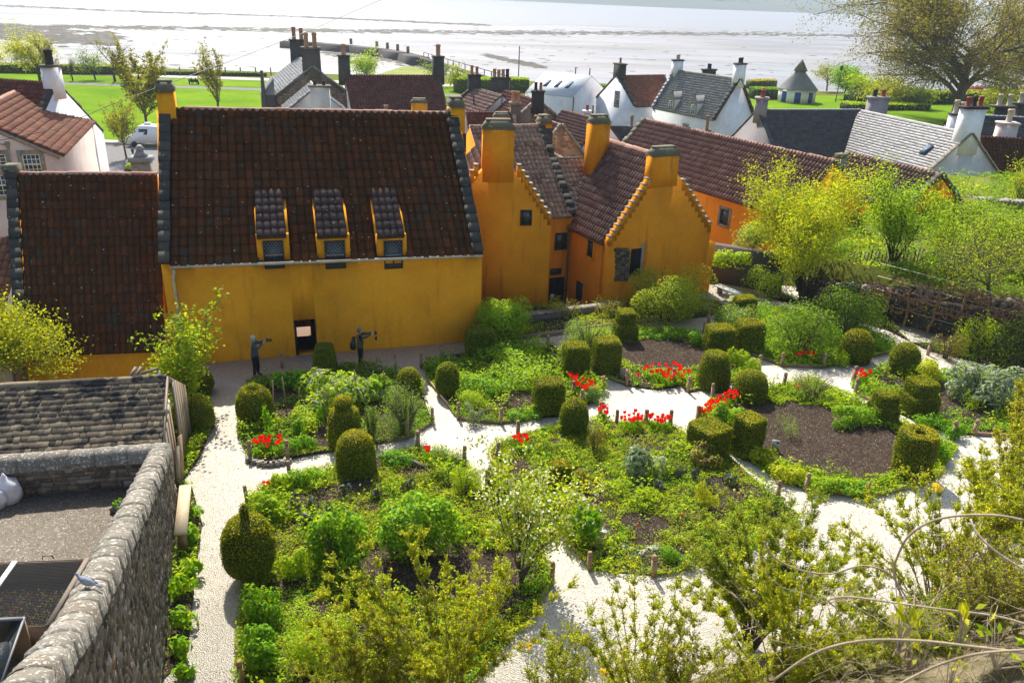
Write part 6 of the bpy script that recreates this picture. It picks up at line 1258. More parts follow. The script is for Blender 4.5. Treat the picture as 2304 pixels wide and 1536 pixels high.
# ================================================================ GARDEN PLANTS
def plant(label, u, vb, vt, wpx, lm, n, L, W, name='garden_plant', cat='plant', lobes=7, stems=0, seed=None, ry=.8, **k):
    p = G(u, vb); q = mpp(p); h = max(.12, hgt(vt, u, p)*.94); sd_ = seed or int(u*7+vb)
    return shrub(name, label, p, wpx*q*.5*1.15, wpx*q*.5*1.15*ry, h*1.05, lm, n, L, W, cat, None, stems, lobes, sd_, **k)
PL = [  # label, u, v base, v top, width, leaf, count, leaf length, width, extras
 ('big pale artichoke clump among canes in the back bed', 772, 916, 836, 190, 'fresh', 1500, .30, .085, dict(lm2='silver', stems=5, lobes=11)),
 ('dark leafy clump in the shade at the feet of the photographer in grey', 660, 875, 826, 120, 'lush', 800, .16, .11, {}),
 ('leafy dark clump in the shade behind the artichoke', 790, 845, 818, 90, 'mid', 400, .14, .09, {}),
 ('fresh green clump left of the small dome yew', 868, 902, 838, 78, 'fresh', 900, .14, .09, dict(lm2='lush')),
 ('tall airy grey green stems at the right corner of the back bed', 915, 978, 846, 112, 'sage', 3200, .10, .022, dict(stems=26, up=.2, lobes=14)),
 ('second stand of grey green stems beside the pawn yew', 836, 992, 886, 50, 'sage', 1300, .10, .022, dict(stems=12, up=.2)),
 ('bright ruffled clump in front of the artichoke', 700, 965, 918, 110, 'fresh', 900, .09, .05, {}),
 ('lush low clump left of the pawn yew', 680, 1012, 968, 80, 'lush', 900, .08, .05, {}),
 ('wide comfrey clump at the back of the middle bed', 1150, 806, 766, 190, 'fresh', 2000, .15, .06, dict(lm2='lush', lobes=14)),
 ('comfrey patch in the centre of the middle bed', 1195, 858, 818, 190, 'fresh', 2200, .13, .055, dict(lm2='lush', lobes=14)),
 ('leafy row behind the egg yew in the middle bed', 1085, 880, 838, 130, 'lush', 1300, .13, .055, dict(lm2='fresh', lobes=10)),
 ('dark greens in shade at the left back of the middle bed', 1010, 838, 806, 110, 'lush', 1000, .11, .05, dict(lobes=10)),
 ('feathery green patch at the front of the middle bed', 1075, 925, 880, 110, 'fresh', 1500, .09, .03, dict(lobes=10)),
 ('grey leaved herb spilling over the front of the middle bed', 1066, 952, 905, 52, 'silver', 700, .09, .03, dict(lm2='sage')),
 ('low green mound by the slanting block yew', 1180, 942, 918, 90, 'lush', 700, .08, .05, dict(lobes=9)),
 ('grassy herb right of the red tulips by the narrow path', 1336, 902, 862, 60, 'sage', 900, .11, .03, dict(lm2='lush')),
 ('soft tall pale herb stand behind the left block yew', 1322, 792, 704, 122, 'sage', 3600, .09, .025, dict(stems=20, lobes=14, lm2='fresh')),
 ('herb mound at the left of the soil circle hedge', 1462, 760, 736, 66, 'lush', 600, .09, .055, {}),
 ('herb mound in the middle of the row behind the soil circle', 1520, 766, 738, 72, 'lush', 700, .09, .055, dict(lm2='fresh')),
 ('taller herb at the right end of the row behind the soil circle', 1562, 776, 740, 60, 'lush', 600, .09, .055, {}),
 ('herb with pale leaves between the two right yews', 1662, 828, 782, 56, 'fresh', 700, .11, .05, {}),
 ('fresh leafy clump left of the far right post of the soil circle', 1690, 840, 800, 44, 'fresh', 500, .13, .03, {}),
 ('large dark green shrub at the back of the far right bed', 1800, 795, 664, 196, 'mid', 6500, .085, .055, dict(name='garden_shrub', cat='shrub', stems=10, lobes=14, lm2='lush', ry=.7)),
 ('tall fresh green shrub in front of the vine wall', 1902, 770, 628, 150, 'mid', 5200, .085, .055, dict(name='garden_shrub', cat='shrub', stems=10, lobes=12, lm2='lush')),
 ('soft pale green shrub beside the far yew', 1655, 745, 682, 110, 'sage', 2600, .07, .05, dict(name='garden_shrub', cat='shrub', stems=8, lobes=10, lm2='fresh')),
 ('small round lime mound left of the big dome yew', 1885, 822, 788, 46, 'fresh', 700, .07, .05, {}),
 ('iris tuft right of the big dome yew', 1965, 790, 752, 44, 'lush', 260, .28, .03, dict(up=0.)),
 ('lavender bush on the gravel edge of the soil ellipse', 1826, 896, 832, 116, 'sage', 2800, .07, .02, dict(stems=30, up=.1, lobes=14, lm2='olive')),
 ('leafy peony clump under the slanting tulip drift', 1632, 955, 892, 84, 'lush', 1300, .13, .06, dict(lm2='fresh')),
 ('bright small leaves left of the peony below the tulips', 1590, 955, 915, 56, 'fresh', 700, .08, .05, {}),
 ('bright green fern on the soil ellipse', 1893, 962, 912, 70, 'lush', 900, .18, .035, dict(lm2='fresh')),
 ('leafy row right of the fern', 1955, 958, 918, 96, 'lush', 1100, .09, .055, dict(lm2='fresh', lobes=10)),
 ('yellow green lady\'s mantle at the left of the front row', 1718, 1042, 1002, 86, 'lime', 1200, .085, .07, dict(lm2='fresh', lobes=9)),
 ('yellow green mound second in the front row of the soil ellipse', 1765, 1076, 1036, 92, 'lime', 1300, .085, .07, dict(lm2='fresh', lobes=9)),
 ('green mound third in the front row behind the left front post', 1850, 1102, 1066, 110, 'fresh', 1300, .08, .06, dict(lm2='lush', lobes=9)),
 ('green mound at the right end of the front row', 1920, 1112, 1078, 80, 'lush', 900, .08, .06, dict(lobes=9)),
 ('thin allium blades on the soil left of the tall cube yew', 1755, 985, 915, 90, 'sage', 220, .34, .012, dict(up=-.2)),
 ('silvery cardoon mound, broad jagged leaves, at the right edge', 2198, 905, 802, 180, 'silver', 1500, .32, .085, dict(stems=6, lobes=10, lm2='sage')),
 ('yellow green clump beside the stepped yew', 2082, 860, 798, 96, 'lime', 1300, .11, .06, dict(lm2='fresh')),
 ('small lime tuft left of the cardoon', 2040, 852, 812, 50, 'fresh', 500, .1, .05, {}),
 ('grassy tuft on the soil below the cardoon', 2185, 926, 880, 60, 'fresh', 120, .32, .014, dict(up=-.2)),
 ('green edging clump by the narrow right path', 2090, 966, 930, 90, 'lush', 900, .08, .05, dict(lobes=9)),
 ('green clump before the last right post', 2150, 980, 946, 80, 'lush', 800, .08, .05, dict(lobes=9)),
 ('leafy clump right of the ring yew', 2110, 1040, 985, 70, 'lush', 900, .09, .05, {}),
 ('larger bright lovage bush in the front bed', 942, 1246, 1108, 190, 'lush', 4200, .13, .07, dict(stems=14, lobes=12, lm2='fresh')),
 ('smaller bright lovage bush left of the larger', 765, 1296, 1146, 152, 'lush', 3200, .13, .07, dict(stems=12, lobes=10, lm2='fresh')),
 ('young lovage on the soil below the two bushes', 800, 1338, 1296, 60, 'fresh', 500, .11, .06, {}),
 ('feathery lime fennel near the path fork', 1043, 1112, 1042, 80, 'fresh', 2200, .11, .012, dict(lm2='lime', stems=8)),
 ('low lavender mat at the back of the front bed', 1008, 1035, 1000, 80, 'sage', 1200, .06, .018, dict(lm2='olive')),
 ('leafy row between the gold dome and the lavender mat', 905, 1038, 1004, 110, 'lush', 1100, .08, .05, dict(lobes=10)),
 ('green clump by the dark post at the back of the front bed', 700, 1088, 1036, 100, 'lush', 1100, .09, .05, dict(lm2='fresh')),
 ('pink flowered clump above the big round yew', 610, 1160, 1108, 74, 'fresh', 900, .09, .05, dict(lm2='lush', flowers=('pinkfl', 40, .05))),
 ('bright rosette of long leaves by the left edge of the front bed', 632, 1108, 1068, 60, 'fresh', 300, .22, .05, {}),
 ('tall weedy clump at the left bottom of the front bed', 600, 1395, 1312, 96, 'lush', 1700, .085, .05, dict(lm2='fresh', lobes=10)),
 ('deep green clump at the bottom left of the front bed', 600, 1500, 1410, 110, 'lush', 1900, .085, .055, dict(lobes=10)),
 ('pale carpet plant spreading at the bottom of the front bed', 715, 1500, 1380, 190, 'fresh', 5200, .05, .03, dict(lobes=16, lm2='fresh')),
 ('green clump under the big round yew', 668, 1310, 1240, 80, 'fresh', 1300, .08, .045, {}),
 ('silvery artichoke in the grassy bed', 1450, 1072, 1002, 96, 'silver', 700, .26, .07, dict(lm2='sage')),
 ('bronze fennel in the grassy bed', 1338, 1018, 952, 60, 'bronze', 1500, .10, .012, dict(lm2='olive', stems=8)),
 ('bronze fennel near the second gold yew', 1302, 1108, 1048, 54, 'bronze', 1200, .10, .012, dict(lm2='olive', stems=8)),
 ('broad spinach clump beside the slate slabs', 1305, 1226, 1138, 88, 'lush', 420, .26, .085, dict(up=.1)),
 ('broad leafy clump under the white plant label', 1256, 1156, 1084, 60, 'lush', 300, .24, .08, dict(up=.1)),
 ('bronze leaved clump under the low wide cube yew', 1585, 1048, 1000, 90, 'bronze', 900, .12, .05, dict(lm2='olive')),
 ('low green mound right of the slate slabs', 1515, 1268, 1228, 80, 'lush', 1000, .06, .03, {}),
 ('round bush of yellow leaves beside the bronze fennel', 1590, 1142, 1080, 60, 'lime', 1100, .06, .03, dict(lm2='olive')),
 ('bright shrub at the hall corner', 1132, 768, 652, 156, 'fresh', 10000, .09, .055, dict(name='garden_shrub', cat='shrub', stems=10, lobes=12, lm2='lush', ry=.7)),
 ('round olive green shrub in front of the stepped gable', 1496, 722, 596, 200, 'olive', 13000, .085, .05, dict(name='garden_shrub', cat='shrub', stems=12, lobes=13, lm2='fresh')),
 ('thin rose bush with few leaves before the orange recess', 1270, 716, 662, 90, 'olive', 700, .07, .04, dict(name='garden_shrub', cat='shrub', stems=22, up=.1, bark='cane')),
 ('second thin rose bush, left of the olive shrub', 1370, 712, 662, 100, 'olive', 800, .07, .04, dict(name='garden_shrub', cat='shrub', stems=24, up=.1, bark='cane', lm2='amber')),
 ('bushy dark evergreen at the right edge behind the cardoon', 2275, 832, 700, 110, 'dark', 4200, .07, .045, dict(name='garden_shrub', cat='shrub', stems=6, lobes=12, lm2='mid')),
 ('loose yellow green climber before the vine wall', 2185, 800, 700, 100, 'fresh', 1400, .085, .05, dict(name='garden_shrub', cat='shrub', stems=12, lobes=12, up=.1)),
 ('low bronze shrub by the back path', 2125, 805, 740, 90, 'bronze', 1300, .07, .04, dict(name='garden_shrub', cat='shrub', stems=14, lm2='olive')),
 ('tangled brown shrub under the golden tree', 1810, 690, 560, 130, 'bronze', 700, .06, .03, dict(name='garden_shrub', cat='shrub', stems=60, up=0, bark='bark_dark')),
 ('yellow green shrub below the golden tree, left', 1735, 668, 590, 130, 'fresh', 3200, .085, .05, dict(name='garden_shrub', cat='shrub', stems=8, lm2='mid')),
 ('pinkish flowered shrub with yellow leaves beside the shed gable', 428, 958, 900, 90, 'amber', 1500, .08, .05, dict(name='garden_shrub', cat='shrub', stems=8, lm2='fresh', flowers=('pinkfl', 60, .06))),
]
for (lab, u, vb, vt, wp, lm, n, L, W, k) in PL: plant(lab, u, vb, vt, wp, lm, n, L, W, **k)
for i, (u, vb, vt, wp) in enumerate(((432, 1172, 1130, 56), (428, 1222, 1180, 60), (432, 1300, 1262, 48), (416, 1345, 1290, 62), (412, 1420, 1360, 64), (402, 1478, 1430, 66), (418, 1520, 1490, 40))):
    plant(('rosette of broad green leaves at the wall foot, %s from the shed' % ['first', 'second', 'third', 'fourth', 'fifth', 'sixth', 'last'][i]), u, vb, vt, wp, 'lush', 90, .27, .085, up=.1, lm2='fresh')
for i, (u, v, vt) in enumerate(((662, 1150, 1105), (705, 1160, 1112), (738, 1178, 1130), (775, 1125, 1082), (852, 1128, 1085), (920, 1105, 1070), (690, 1185, 1150), (1560, 1085, 1050), (1525, 1075, 1045), (1600, 1110, 1075), (1640, 1095, 1062), (1480, 1110, 1078), (1440, 1100, 1070))):
    plant('blue grey kale gone to stalk, ' + ('in the front bed' if i < 7 else 'in the grassy bed'), u, v, vt, 34, 'kale', 60, .13, .08, stems=5, up=.1, name='kale_plant', group=None) if False else shrub('kale_plant', 'blue grey leggy kale in the ' + ('front bed' if i < 7 else 'grassy bed'), G(u, v), .24, .22, hgt(vt, u, G(u, v)), 'kale', 46, .15, .09, 'plant', 'kales of the front bed' if i < 7 else 'kales of the grassy bed', 5, 5, i+50, up=.1)
# climbers on canes and the bare canes
for i, (u, vb, vt, lab) in enumerate(((617, 948, 858, 'cane with a twisting green climber beside the knobbed yew'), (645, 925, 846, 'short bare cane left of the artichoke'), (722, 885, 832, 'thick leaning stake behind the artichoke'), (730, 962, 880, 'bare cane left of the pawn yew'), (803, 920, 832, 'cane right of the artichoke'), (836, 868, 836, 'short cane near the photographer in green'), (872, 905, 834, 'cane in the fresh clump left of the small dome yew'), (672, 918, 872, 'cane among greens left of the artichoke'), (793, 900, 850, 'thin cane close by the one right of the artichoke'))):
    p = G(u, vb); h = hgt(vt, u, p); q = MB(); q.tube([p, p+(rng.normal(0, .05), rng.normal(0, .05), h)], .022 if 'thick' not in lab else .045, 6); tag(q.build('garden_cane', M['wood'], None, p), lab, 'cane')
for (u, vb, vt, lab) in ((607, 992, 900, 'narrow column of climbing greens by the dark red tulips'), (722, 965, 905, 'narrow green climber on the cane left of the pawn yew'), (671, 985, 940, 'low green climber among the front greens of the back bed')): plant(lab, u, vb, vt, 24, 'lush', 420, .08, .05, lobes=9)
# slate slabs, stakes, signs
for i, (u, v) in enumerate(((1345, 1186), (1360, 1202), (1378, 1216), (1394, 1230), (1412, 1240), (1432, 1250), (1452, 1246), (1470, 1238), (1488, 1228), (1506, 1222), (1524, 1218), (1542, 1212))):
    q = MB(); p = G(u, v); q.box((p[0], p[1], .05), .33, .22, .035, R(-42 if i < 5 else 25)+rng.normal(0, .1)); tag(q.build('slate_slab', M['slab'], None, p), 'flat slate slab in the angled path through the grassy bed', 'slab', 'slate slabs in the grassy bed')
for i in range(9):
    a = math.pi*(.15+.75*i/8); c = G(1395, 1262); q = MB(); q.box((c[0]+.62*math.cos(a), c[1]+.45*math.sin(a), .03), .2, .12, .10, a+1.57); tag(q.build('edging_stone', M['stone_pale'], None, c), 'small stone of the curved edging below the slate slabs', 'stone', 'stones of the curved edging in the grassy bed')
for i in range(8):
    t = i/7; q = MB(); p = G(562+t*84, 1038+math.sin(t*3.14)*9+t*2); q.box((p[0], p[1], 0), .24, .16, .13, R(10)+(.5-t)*.9); tag(q.build('edging_stone', M['stone_pale'], None, p), 'rounded stone of the curved edging before the dark red tulips', 'stone', 'stones of the curved tulip edging')
M['cap_orange'] = simple('orange stake cap', (.5, .11, .04), .6, .3, .2, 8, 0)
for (u, vb, vt, lab) in ((1328, 1142, 1098, 'leftmost stake with an orange cap in the grassy bed'), (1382, 1180, 1134, 'leaning stake with an orange cap, second from left'), (1426, 1242, 1176, 'front stake with an orange cap beside the slabs'), (1526, 1206, 1154, 'right stake with an orange cap at the end of the slabs'), (1566, 1040, 1016, 'far stake with an orange cap under the low cube yew'), (1657, 1104, 1056, 'stake with an orange cap near the path, farther of two'), (1662, 1130, 1104, 'short stake with an orange cap near the path, nearer of two')):
    p = G(u, vb); h = hgt(vt, u, p); q = MB(); q.tube([p, p+(.02, 0, h-.04)], .014, 5, 1); q.lathe(p+(.02, 0, h-.09), [(.03, 0), (.035, .05), (.02, .09)], 7, 0); tag(q.build('capped_stake', [M['cap_orange'], M['vine']], None, p), lab, 'stake')
M['sign_green'] = simple('green print', (.03, .2, .13), .6, .3, .05, 3, 0); M['sign_pale'] = simple('pale plant label', (.62, .70, .66), .5, .3, .05, 3, 0)
for (u, vb, vt, w_, lab, gr) in ((1742, 1014, 988, .24, 'pale plant label with a green square, on the soil ellipse', 1), (1285, 1156, 1120, .16, 'white plant label tilted in the leaves beside the path', 0)):
    p = G(u, vb); h = hgt(vt, u, p); n_ = unit(np.array([-.25, -1, 0])); r_ = np.array([-n_[1], n_[0], 0]); r_ = -r_ if r_[0] < 0 else r_; upv = unit(np.array([0, 0, 1.])-n_*.25*-1)
    q = MB(); q.frame(p-r_*w_/2+(0, 0, .08), r_*w_, -n_*.02, upv*(h-.06), 0); q.tube([p, p+(0, .02, .14)], .012, 5, 0)
    if gr: q.frame(p+r_*w_*.08+(0, 0, .08)+upv*(h-.06)*.62+n_*.003, r_*w_*.36, n_*.002, upv*(h-.06)*.26, 1)
    for k in range(6): q.frame(p-r_*w_*.38+(0, 0, .08)+upv*(h-.06)*(.12+.07*k)+n_*.003, r_*w_*(.7-.12*(k % 3)), n_*.002, upv*.006, 2)
    tag(q.build('plant_label', [M['sign_pale'], M['sign_green'], M['lead']], None, p), lab, 'plant label')
for i in range(7):
    p = G(880+i*9, 1038+i*2); q = MB(); d = np.array([math.cos(-.35+rng.normal(0, .12)), math.sin(-.35+rng.normal(0, .12)), 0]); q.tube([p-d*.45+(0, 0, .12+.03*i % 3), p+d*.5+(0, 0, .1+.02*(i % 3))], .028, 5); tag(q.build('stick', M['wood_grey'], None, p), 'loose grey stick in the heap right of the gold dome yew', 'stick', 'heap of grey sticks')
# pear in blossom
p = G(1172, 1318); tree('pear_tree', 'young pear tree in white blossom over the middle path', p, hgt(1012, 1160, p), .05, 'multi', 'fresh', 3800, .10, .055, seed=41, bark='bark', jit=.1, lm2='lime', scale_xy=.85, flowers=('blossom', 1100, .075), trunk_len=.35)
# trees of the right-hand garden
def rtree(lab, u, vb, vt, st, lm, n, L, W, y, sd_, sx=1., r=.05, **k):
    p = D(u, vb, y); h = D(u, vt, y)[2]-p[2]; return tree(k.pop('name', 'garden_tree'), lab, p, h, r, st, lm, n, L, W, seed=sd_, scale_xy=sx, **k)
rtree('big golden green feathery tree before the long wing', 1795, 655, 352, 'multi', 'lime', 32000, .12, .055, 37.5, 52, 1.25, .10, jit=.3, lm2='fresh', bark='bark_dark')
rtree('fresh green many stemmed tree, right of the golden one', 2005, 610, 368, 'multi', 'fresh', 8500, .12, .065, 38, 53, .95, .09, jit=.25, lm2='lush', bark='bark_dark')
rtree('twiggy apple tree leaning over the vine wall', 2225, 665, 452, 'spread', 'olive', 4200, .09, .05, 33.5, 54, 1.2, .09, jit=.2, lm2='fresh', lean=(-.25, 0))
rtree('thin green sapling tree at the right edge, before the pale house', 2290, 470, 330, 'multi', 'fresh', 1400, .14, .07, 52, 55, .9, .06, jit=.3, lm2='amber')
rtree('leafy shrub tree behind the twiggy apple', 2140, 640, 440, 'multi', 'fresh', 4800, .12, .06, 40, 56, 1.0, .07, jit=.3, lm2='mid')
rtree('bushy tree at the top of the right bank', 2262, 600, 500, 'round', 'mid', 4500, .13, .07, 38.5, 57, 1.2, .07, jit=.4, lm2='fresh')
# big beech, thinly leafed
p = G(2150, 262, -4.); tree('beech_tree', 'huge spreading beech, barely in leaf, at the top right', p, 36, .95, 'spread', 'poplar', 62000, .36, .2, seed=61, bark='bark', jit=.8, lm2='bronze', scale_xy=1.3, trunk_len=9.5)
p = G(2330, 262, -4.); tree('beech_tree', 'second big tree cut by the right edge of the picture', p, 22, .5, 'spread', 'olive', 6000, .5, .26, seed=62, bark='bark_dark', jit=.8, lm2='fresh')
# left side trees
p = D(45, 905, 25.5); p[2] = 0.; tree('garden_tree', 'yellow green tree behind the shingled shed at the left', p, D(45, 660, 25.5)[2], .06, 'round', 'olive', 12000, .11, .065, seed=71, jit=.3, lm2='lime', scale_xy=1.15)
p = G(432, 905); tree('garden_tree', 'young sycamore with lime leaves at the corner of the long hall', p, hgt(672, 440, p), .04, 'sapling', 'mid', 1500, .13, .10, seed=77, jit=.16, lm2='fresh', scale_xy=.75)
p = G(415, 925); tree('garden_tree', 'bushy lime leaved shrub tree behind the shed gable', p, hgt(745, 415, p), .03, 'multi', 'fresh', 3600, .11, .08, seed=73, jit=.2, lm2='lime', scale_xy=.7)
# ================================================================ LEFT YARD: high rubble wall, cross wall, shed
wa_, wb2 = G(405, 1095), G(365, 1536); wd_, wn_ = nrm2(wb2, wa_)     # runs away from the viewer, wn_ points left (into the yard)
w3, v3 = z3(wd_, 0), z3(wn_, 0); LW = float(np.dot((wa_-wb2)[:2], wd_))
TOP = [(377, 1012), (332, 1112), (262, 1262), (204, 1382), (134, 1480), (85, 1540)]
tp = [VP(u, v, wa_, wb2) for u, v in TOP]; ts = np.array([np.dot((q-wb2)[:2], wd_) for q in tp]); tz = np.array([q[2] for q in tp]); o_ = np.argsort(ts); ts, tz = ts[o_], tz[o_]
s0, s1 = float(ts[0])-1.2, float(ts[-1])+.25
def wtop(s): return float(np.interp(s, ts, tz)) if s >= ts[0] else float(tz[0]+(tz[1]-tz[0])/(ts[1]-ts[0])*(s-ts[0]))
WT = .48
orgw = z3((wa_+wb2)/2, 0); wall = empty('rubble_wall', orgw, 'high rubble wall with rounded grey coping climbing towards the viewer on the left', 'wall')
q = MB(); n_ = 24
for i in range(n_):
    a, b_ = s0+(s1-s0)*i/n_, s0+(s1-s0)*(i+1)/n_; A1, B1 = wb2+w3*a, wb2+w3*b_
    V = []
    for off in (0, WT):
        for (c, z) in ((A1, -.2), (B1, -.2), (B1, wtop(b_)-.2), (A1, wtop(a)-.2)): V.append(z3(c, z)+v3*off)
    q.add(V, [(0, 3, 2, 1), (4, 5, 6, 7), (3, 7, 6, 2)]+([(0, 4, 7, 3)] if i == 0 else [])+([(1, 2, 6, 5)] if i == n_-1 else []))
q.build('wall_core', M['mortar'], wall, orgw)
g = np.random.default_rng(17); cnt = 0; bV = MB()
def stone_verts(o, ax, out, up, g):
    V = []
    for (a, b_, c) in ((0, 0, 0), (1, 0, 0), (1, 0, 1), (0, 0, 1), (.1, 1, .12), (.88, 1, .1), (.9, 1, .86), (.12, 1, .9)):
        V.append(o+ax*(a+g.normal(0, .05))+out*b_*g.uniform(.7, 1.2)+up*(c+g.normal(0, .05)))
    return V
SF = [(4, 5, 6, 7), (0, 1, 5, 4), (1, 2, 6, 5), (2, 3, 7, 6), (3, 0, 4, 7)]
cells = []
zrow = 0.
while zrow < 7.2:
    hrow = g.uniform(.09, .2); s = s0
    while s < s1:
        ln = g.uniform(.12, .34)
        if zrow+hrow < wtop(s+ln/2)-.2: cells.append((s, zrow, ln, hrow))
        s += ln
    zrow += hrow
near = sorted(range(len(cells)), key=lambda i: cells[i][0]*1.-cells[i][1]*1.5)
vis = near
pick = set(vis[len(vis)//8:len(vis)//8+270])
for i, (s, z, ln, hr) in enumerate(cells):
    o = z3(wb2+w3*s, z); V = stone_verts(o+w3*.01+(0, 0, .01), w3*(ln-.02), -v3*g.uniform(.008, .035), np.array([0, 0, hr-.02]), g)
    if i in pick: k = MB(); k.add(V, SF); k.build('stone', M['rubble'], wall, orgw)
    else: bV.add(V, SF)
so_ = bV.build('stones', M['rubble'], wall, orgw); so_['kind'] = 'stuff'
def coping_stone(parent, org, c, d, side, ln, wd, ht, g, m):
    """rounded half-drum block"""
    off = g.normal(0, .008); ht = ht*g.uniform(.92, 1.1); wd = wd*g.uniform(.97, 1.03)
    V = []; F = []; n = 7; st = 5; d = np.array(d); up = np.cross(side, d); up = up/np.linalg.norm(up); up = up if up[2] > 0 else -up
    for i in range(st):
        t = i/(st-1); k = 1-.05*abs(2*t-1)**4
        for j in range(n):
            a = math.pi*j/(n-1); r = 1+g.normal(0, .022); V.append(c+d*((t-.5)*ln*.985+g.normal(0, .006))+side*(math.cos(a)*wd/2*k*r+off)+up*((.04+math.sin(a)**.8*ht*k*r) if 0 < j < n-1 else -.1))
    for i in range(st-1):
        for j in range(n-1): F.append((i*n+j, i*n+j+1, (i+1)*n+j+1, (i+1)*n+j))
    F.append(list(range(n))[::-1]); F.append([(st-1)*n+j for j in range(n)])
    b = MB(); b.add(V, F); return b.build('coping_stone', m, parent, org)
s = s0
while s < s1:
    ln = g.uniform(.26, .52); a, b_ = wtop(s), wtop(s+ln); c = z3(wb2+w3*(s+ln/2), (a+b_)/2-.2)+v3*WT/2; d = unit(w3*ln+np.array([0, 0, b_-a])); coping_stone(wall, orgw, c, d, v3, math.hypot(ln, b_-a), WT+.10, .20, g, M['coping']); s += ln
# yard ground
YZ = 1.0
yc = z3(wb2+w3*s1, 0)
b = MB(); py = [yc[:2]+wn_*.3, (wb2+w3*(s0-.5))[:2]+wn_*.3, (wb2+w3*(s0-.5))[:2]+wn_*14-wd_*0, yc[:2]+wn_*14]; b.prism([tuple(p) for p in py][::-1], -1, YZ); struct('yard_gravel', b, M['gravel_yard'])
# cross wall in front of the shed
cw0 = yc+v3*.2; cw1 = cw0+np.array([*rot2(wn_, R(-6)), 0])*9.5; cd_, cn_ = nrm2(cw1, cw0); c3, k3_ = z3(cd_, 0), z3(cn_, 0); Lc = float(np.dot((cw0-cw1)[:2], cd_)); ZT = wtop(s1)-.05
cw = empty('cross_wall', z3((cw0+cw1)/2, YZ), 'low mossy stone wall with pale coping stones between the yard and the shingled shed', 'wall'); oc = ROOT[cw.name]
q = MB(); q.frame(z3(cw1, -.5)-k3_*.2, c3*Lc, k3_*.42, (0, 0, ZT+.3)); q.build('wall_core', M['mortar'], cw, oc)
s = 0.
while s < Lc-.1:
    ln = g.uniform(.35, .7); coping_stone(cw, oc, z3(cw1+c3*(s+ln/2), ZT-.18), c3, k3_, ln, .56, .25, g, M['coping']); s += ln
zr = YZ-.1; k = MB()
while zr < ZT-.25:
    hr = g.uniform(.1, .17); s = 0
    while s < Lc-.3:
        ln = g.uniform(.15, .4); k.add(stone_verts(z3(cw1+c3*s, zr)-k3_*.2, c3*(ln-.02), -k3_*g.uniform(.02, .05), np.array([0, 0, hr-.015]), g), SF); s += ln
    zr += hr
ko = k.build('stones', M['rubble'], cw, oc); ko['kind'] = 'stuff'
# shingled shed
sh = empty('shingled_shed', z3(cw0+k3_*1.5-c3*3, 0), 'shed with a weathered split shingle roof behind the stone walls', 'shed'); osd = ROOT[sh.name]
e1 = z3(cw0-c3*.05, ZT-.12)+k3_*.42; e0 = e1-c3*9.5
yR = e1[1]+2.1
r1 = D(373, 846, e1[1]+2.35); r0 = D(-60, 903, e1[1]+2.35-1.6)
# keep the roof plane: ridge parallel to the eave
dz_ = r1-e1; r0 = e0+dz_
C4 = [e0, e1, r1, r0]
q = MB(); under_roof(C4, q, 0, .1); C5 = [r1+k3_*1.9-(0, 0, 1.2), r0+k3_*1.9-(0, 0, 1.2)]; under_roof([C5[0], C5[1], r0, r1], q, 0, .1); q.build('roof', M['shingle'], sh, osd)
roof_patch(C4, (.165, .215), sh, osd, M['shingle'], 'shingle', 300, 'shingle', None, .05)
ridge_tiles(r0, r1, sh, osd, M['shingle'], .9, .11, True, 'ridge_board')
q = MB(); gb0 = e1+c3*.02; gb1 = r1+c3*.02; q.frame(gb0-(0, 0, .2), gb1-gb0, c3*.04, (0, 0, .2)); q.frame(gb1-(0, 0, .2), C5[0]-r1, c3*.04, (0, 0, .2)); q.build('bargeboard', M['wood_grey'], sh, osd)
for i in range(13):
    t0, t1 = i/13, (i+.93)/13; base = e1+(C5[0]-e1)*0; pa = z3(e1, 0)+k3_*(3.9*t0); pb2 = z3(e1, 0)+k3_*(3.9*t1); f_ = lambda t: (e1[2]+(r1[2]-e1[2])*min(1, 3.9*t/np.dot((r1-e1)[:2], cn_)) if 3.9*t < np.dot((r1-e1)[:2], cn_) else r1[2]-(3.9*t-np.dot((r1-e1)[:2], cn_))*.62)
    if i in (5, 6): continue
    b = MB(); za, zb2 = f_(t0)-.12, f_(t1)-.12; V = []
    for off in (0, .03): V += [pa+c3*off+(0, 0, .0), pb2+c3*off, z3(pb2, zb2)+c3*off, z3(pa, za)+c3*off]
    b.add(V, [(0, 1, 2, 3), (7, 6, 5, 4), (0, 4, 5, 1), (1, 5, 6, 2), (2, 6, 7, 3), (3, 7, 4, 0)]); b.build('board', M['wood_grey'] if i % 3 else M['wood'], sh, osd)
# ladder-like pale timbers leaning behind the shed
for i, (u, v, du, dv, lab) in enumerate(((292, 842, 14, -16, 'left of two pale rails leaning behind the shed ridge'), (304, 843, 14, -18, 'right of two pale rails leaning behind the shed ridge'), (316, 834, 40, -6, 'grey crossbar of the timber frame behind the shed ridge'), (352, 850, 6, -16, 'short upright of the timber frame behind the shed ridge'))):
    a, b_ = D(u, v+6, r1[1]+1.2), D(u+du, v+dv, r1[1]+1.5); q = MB(); q.tube([a, b_], .05, 5); tag(q.build('timber_rail', M['wood_grey'], None, a), lab, 'rail')
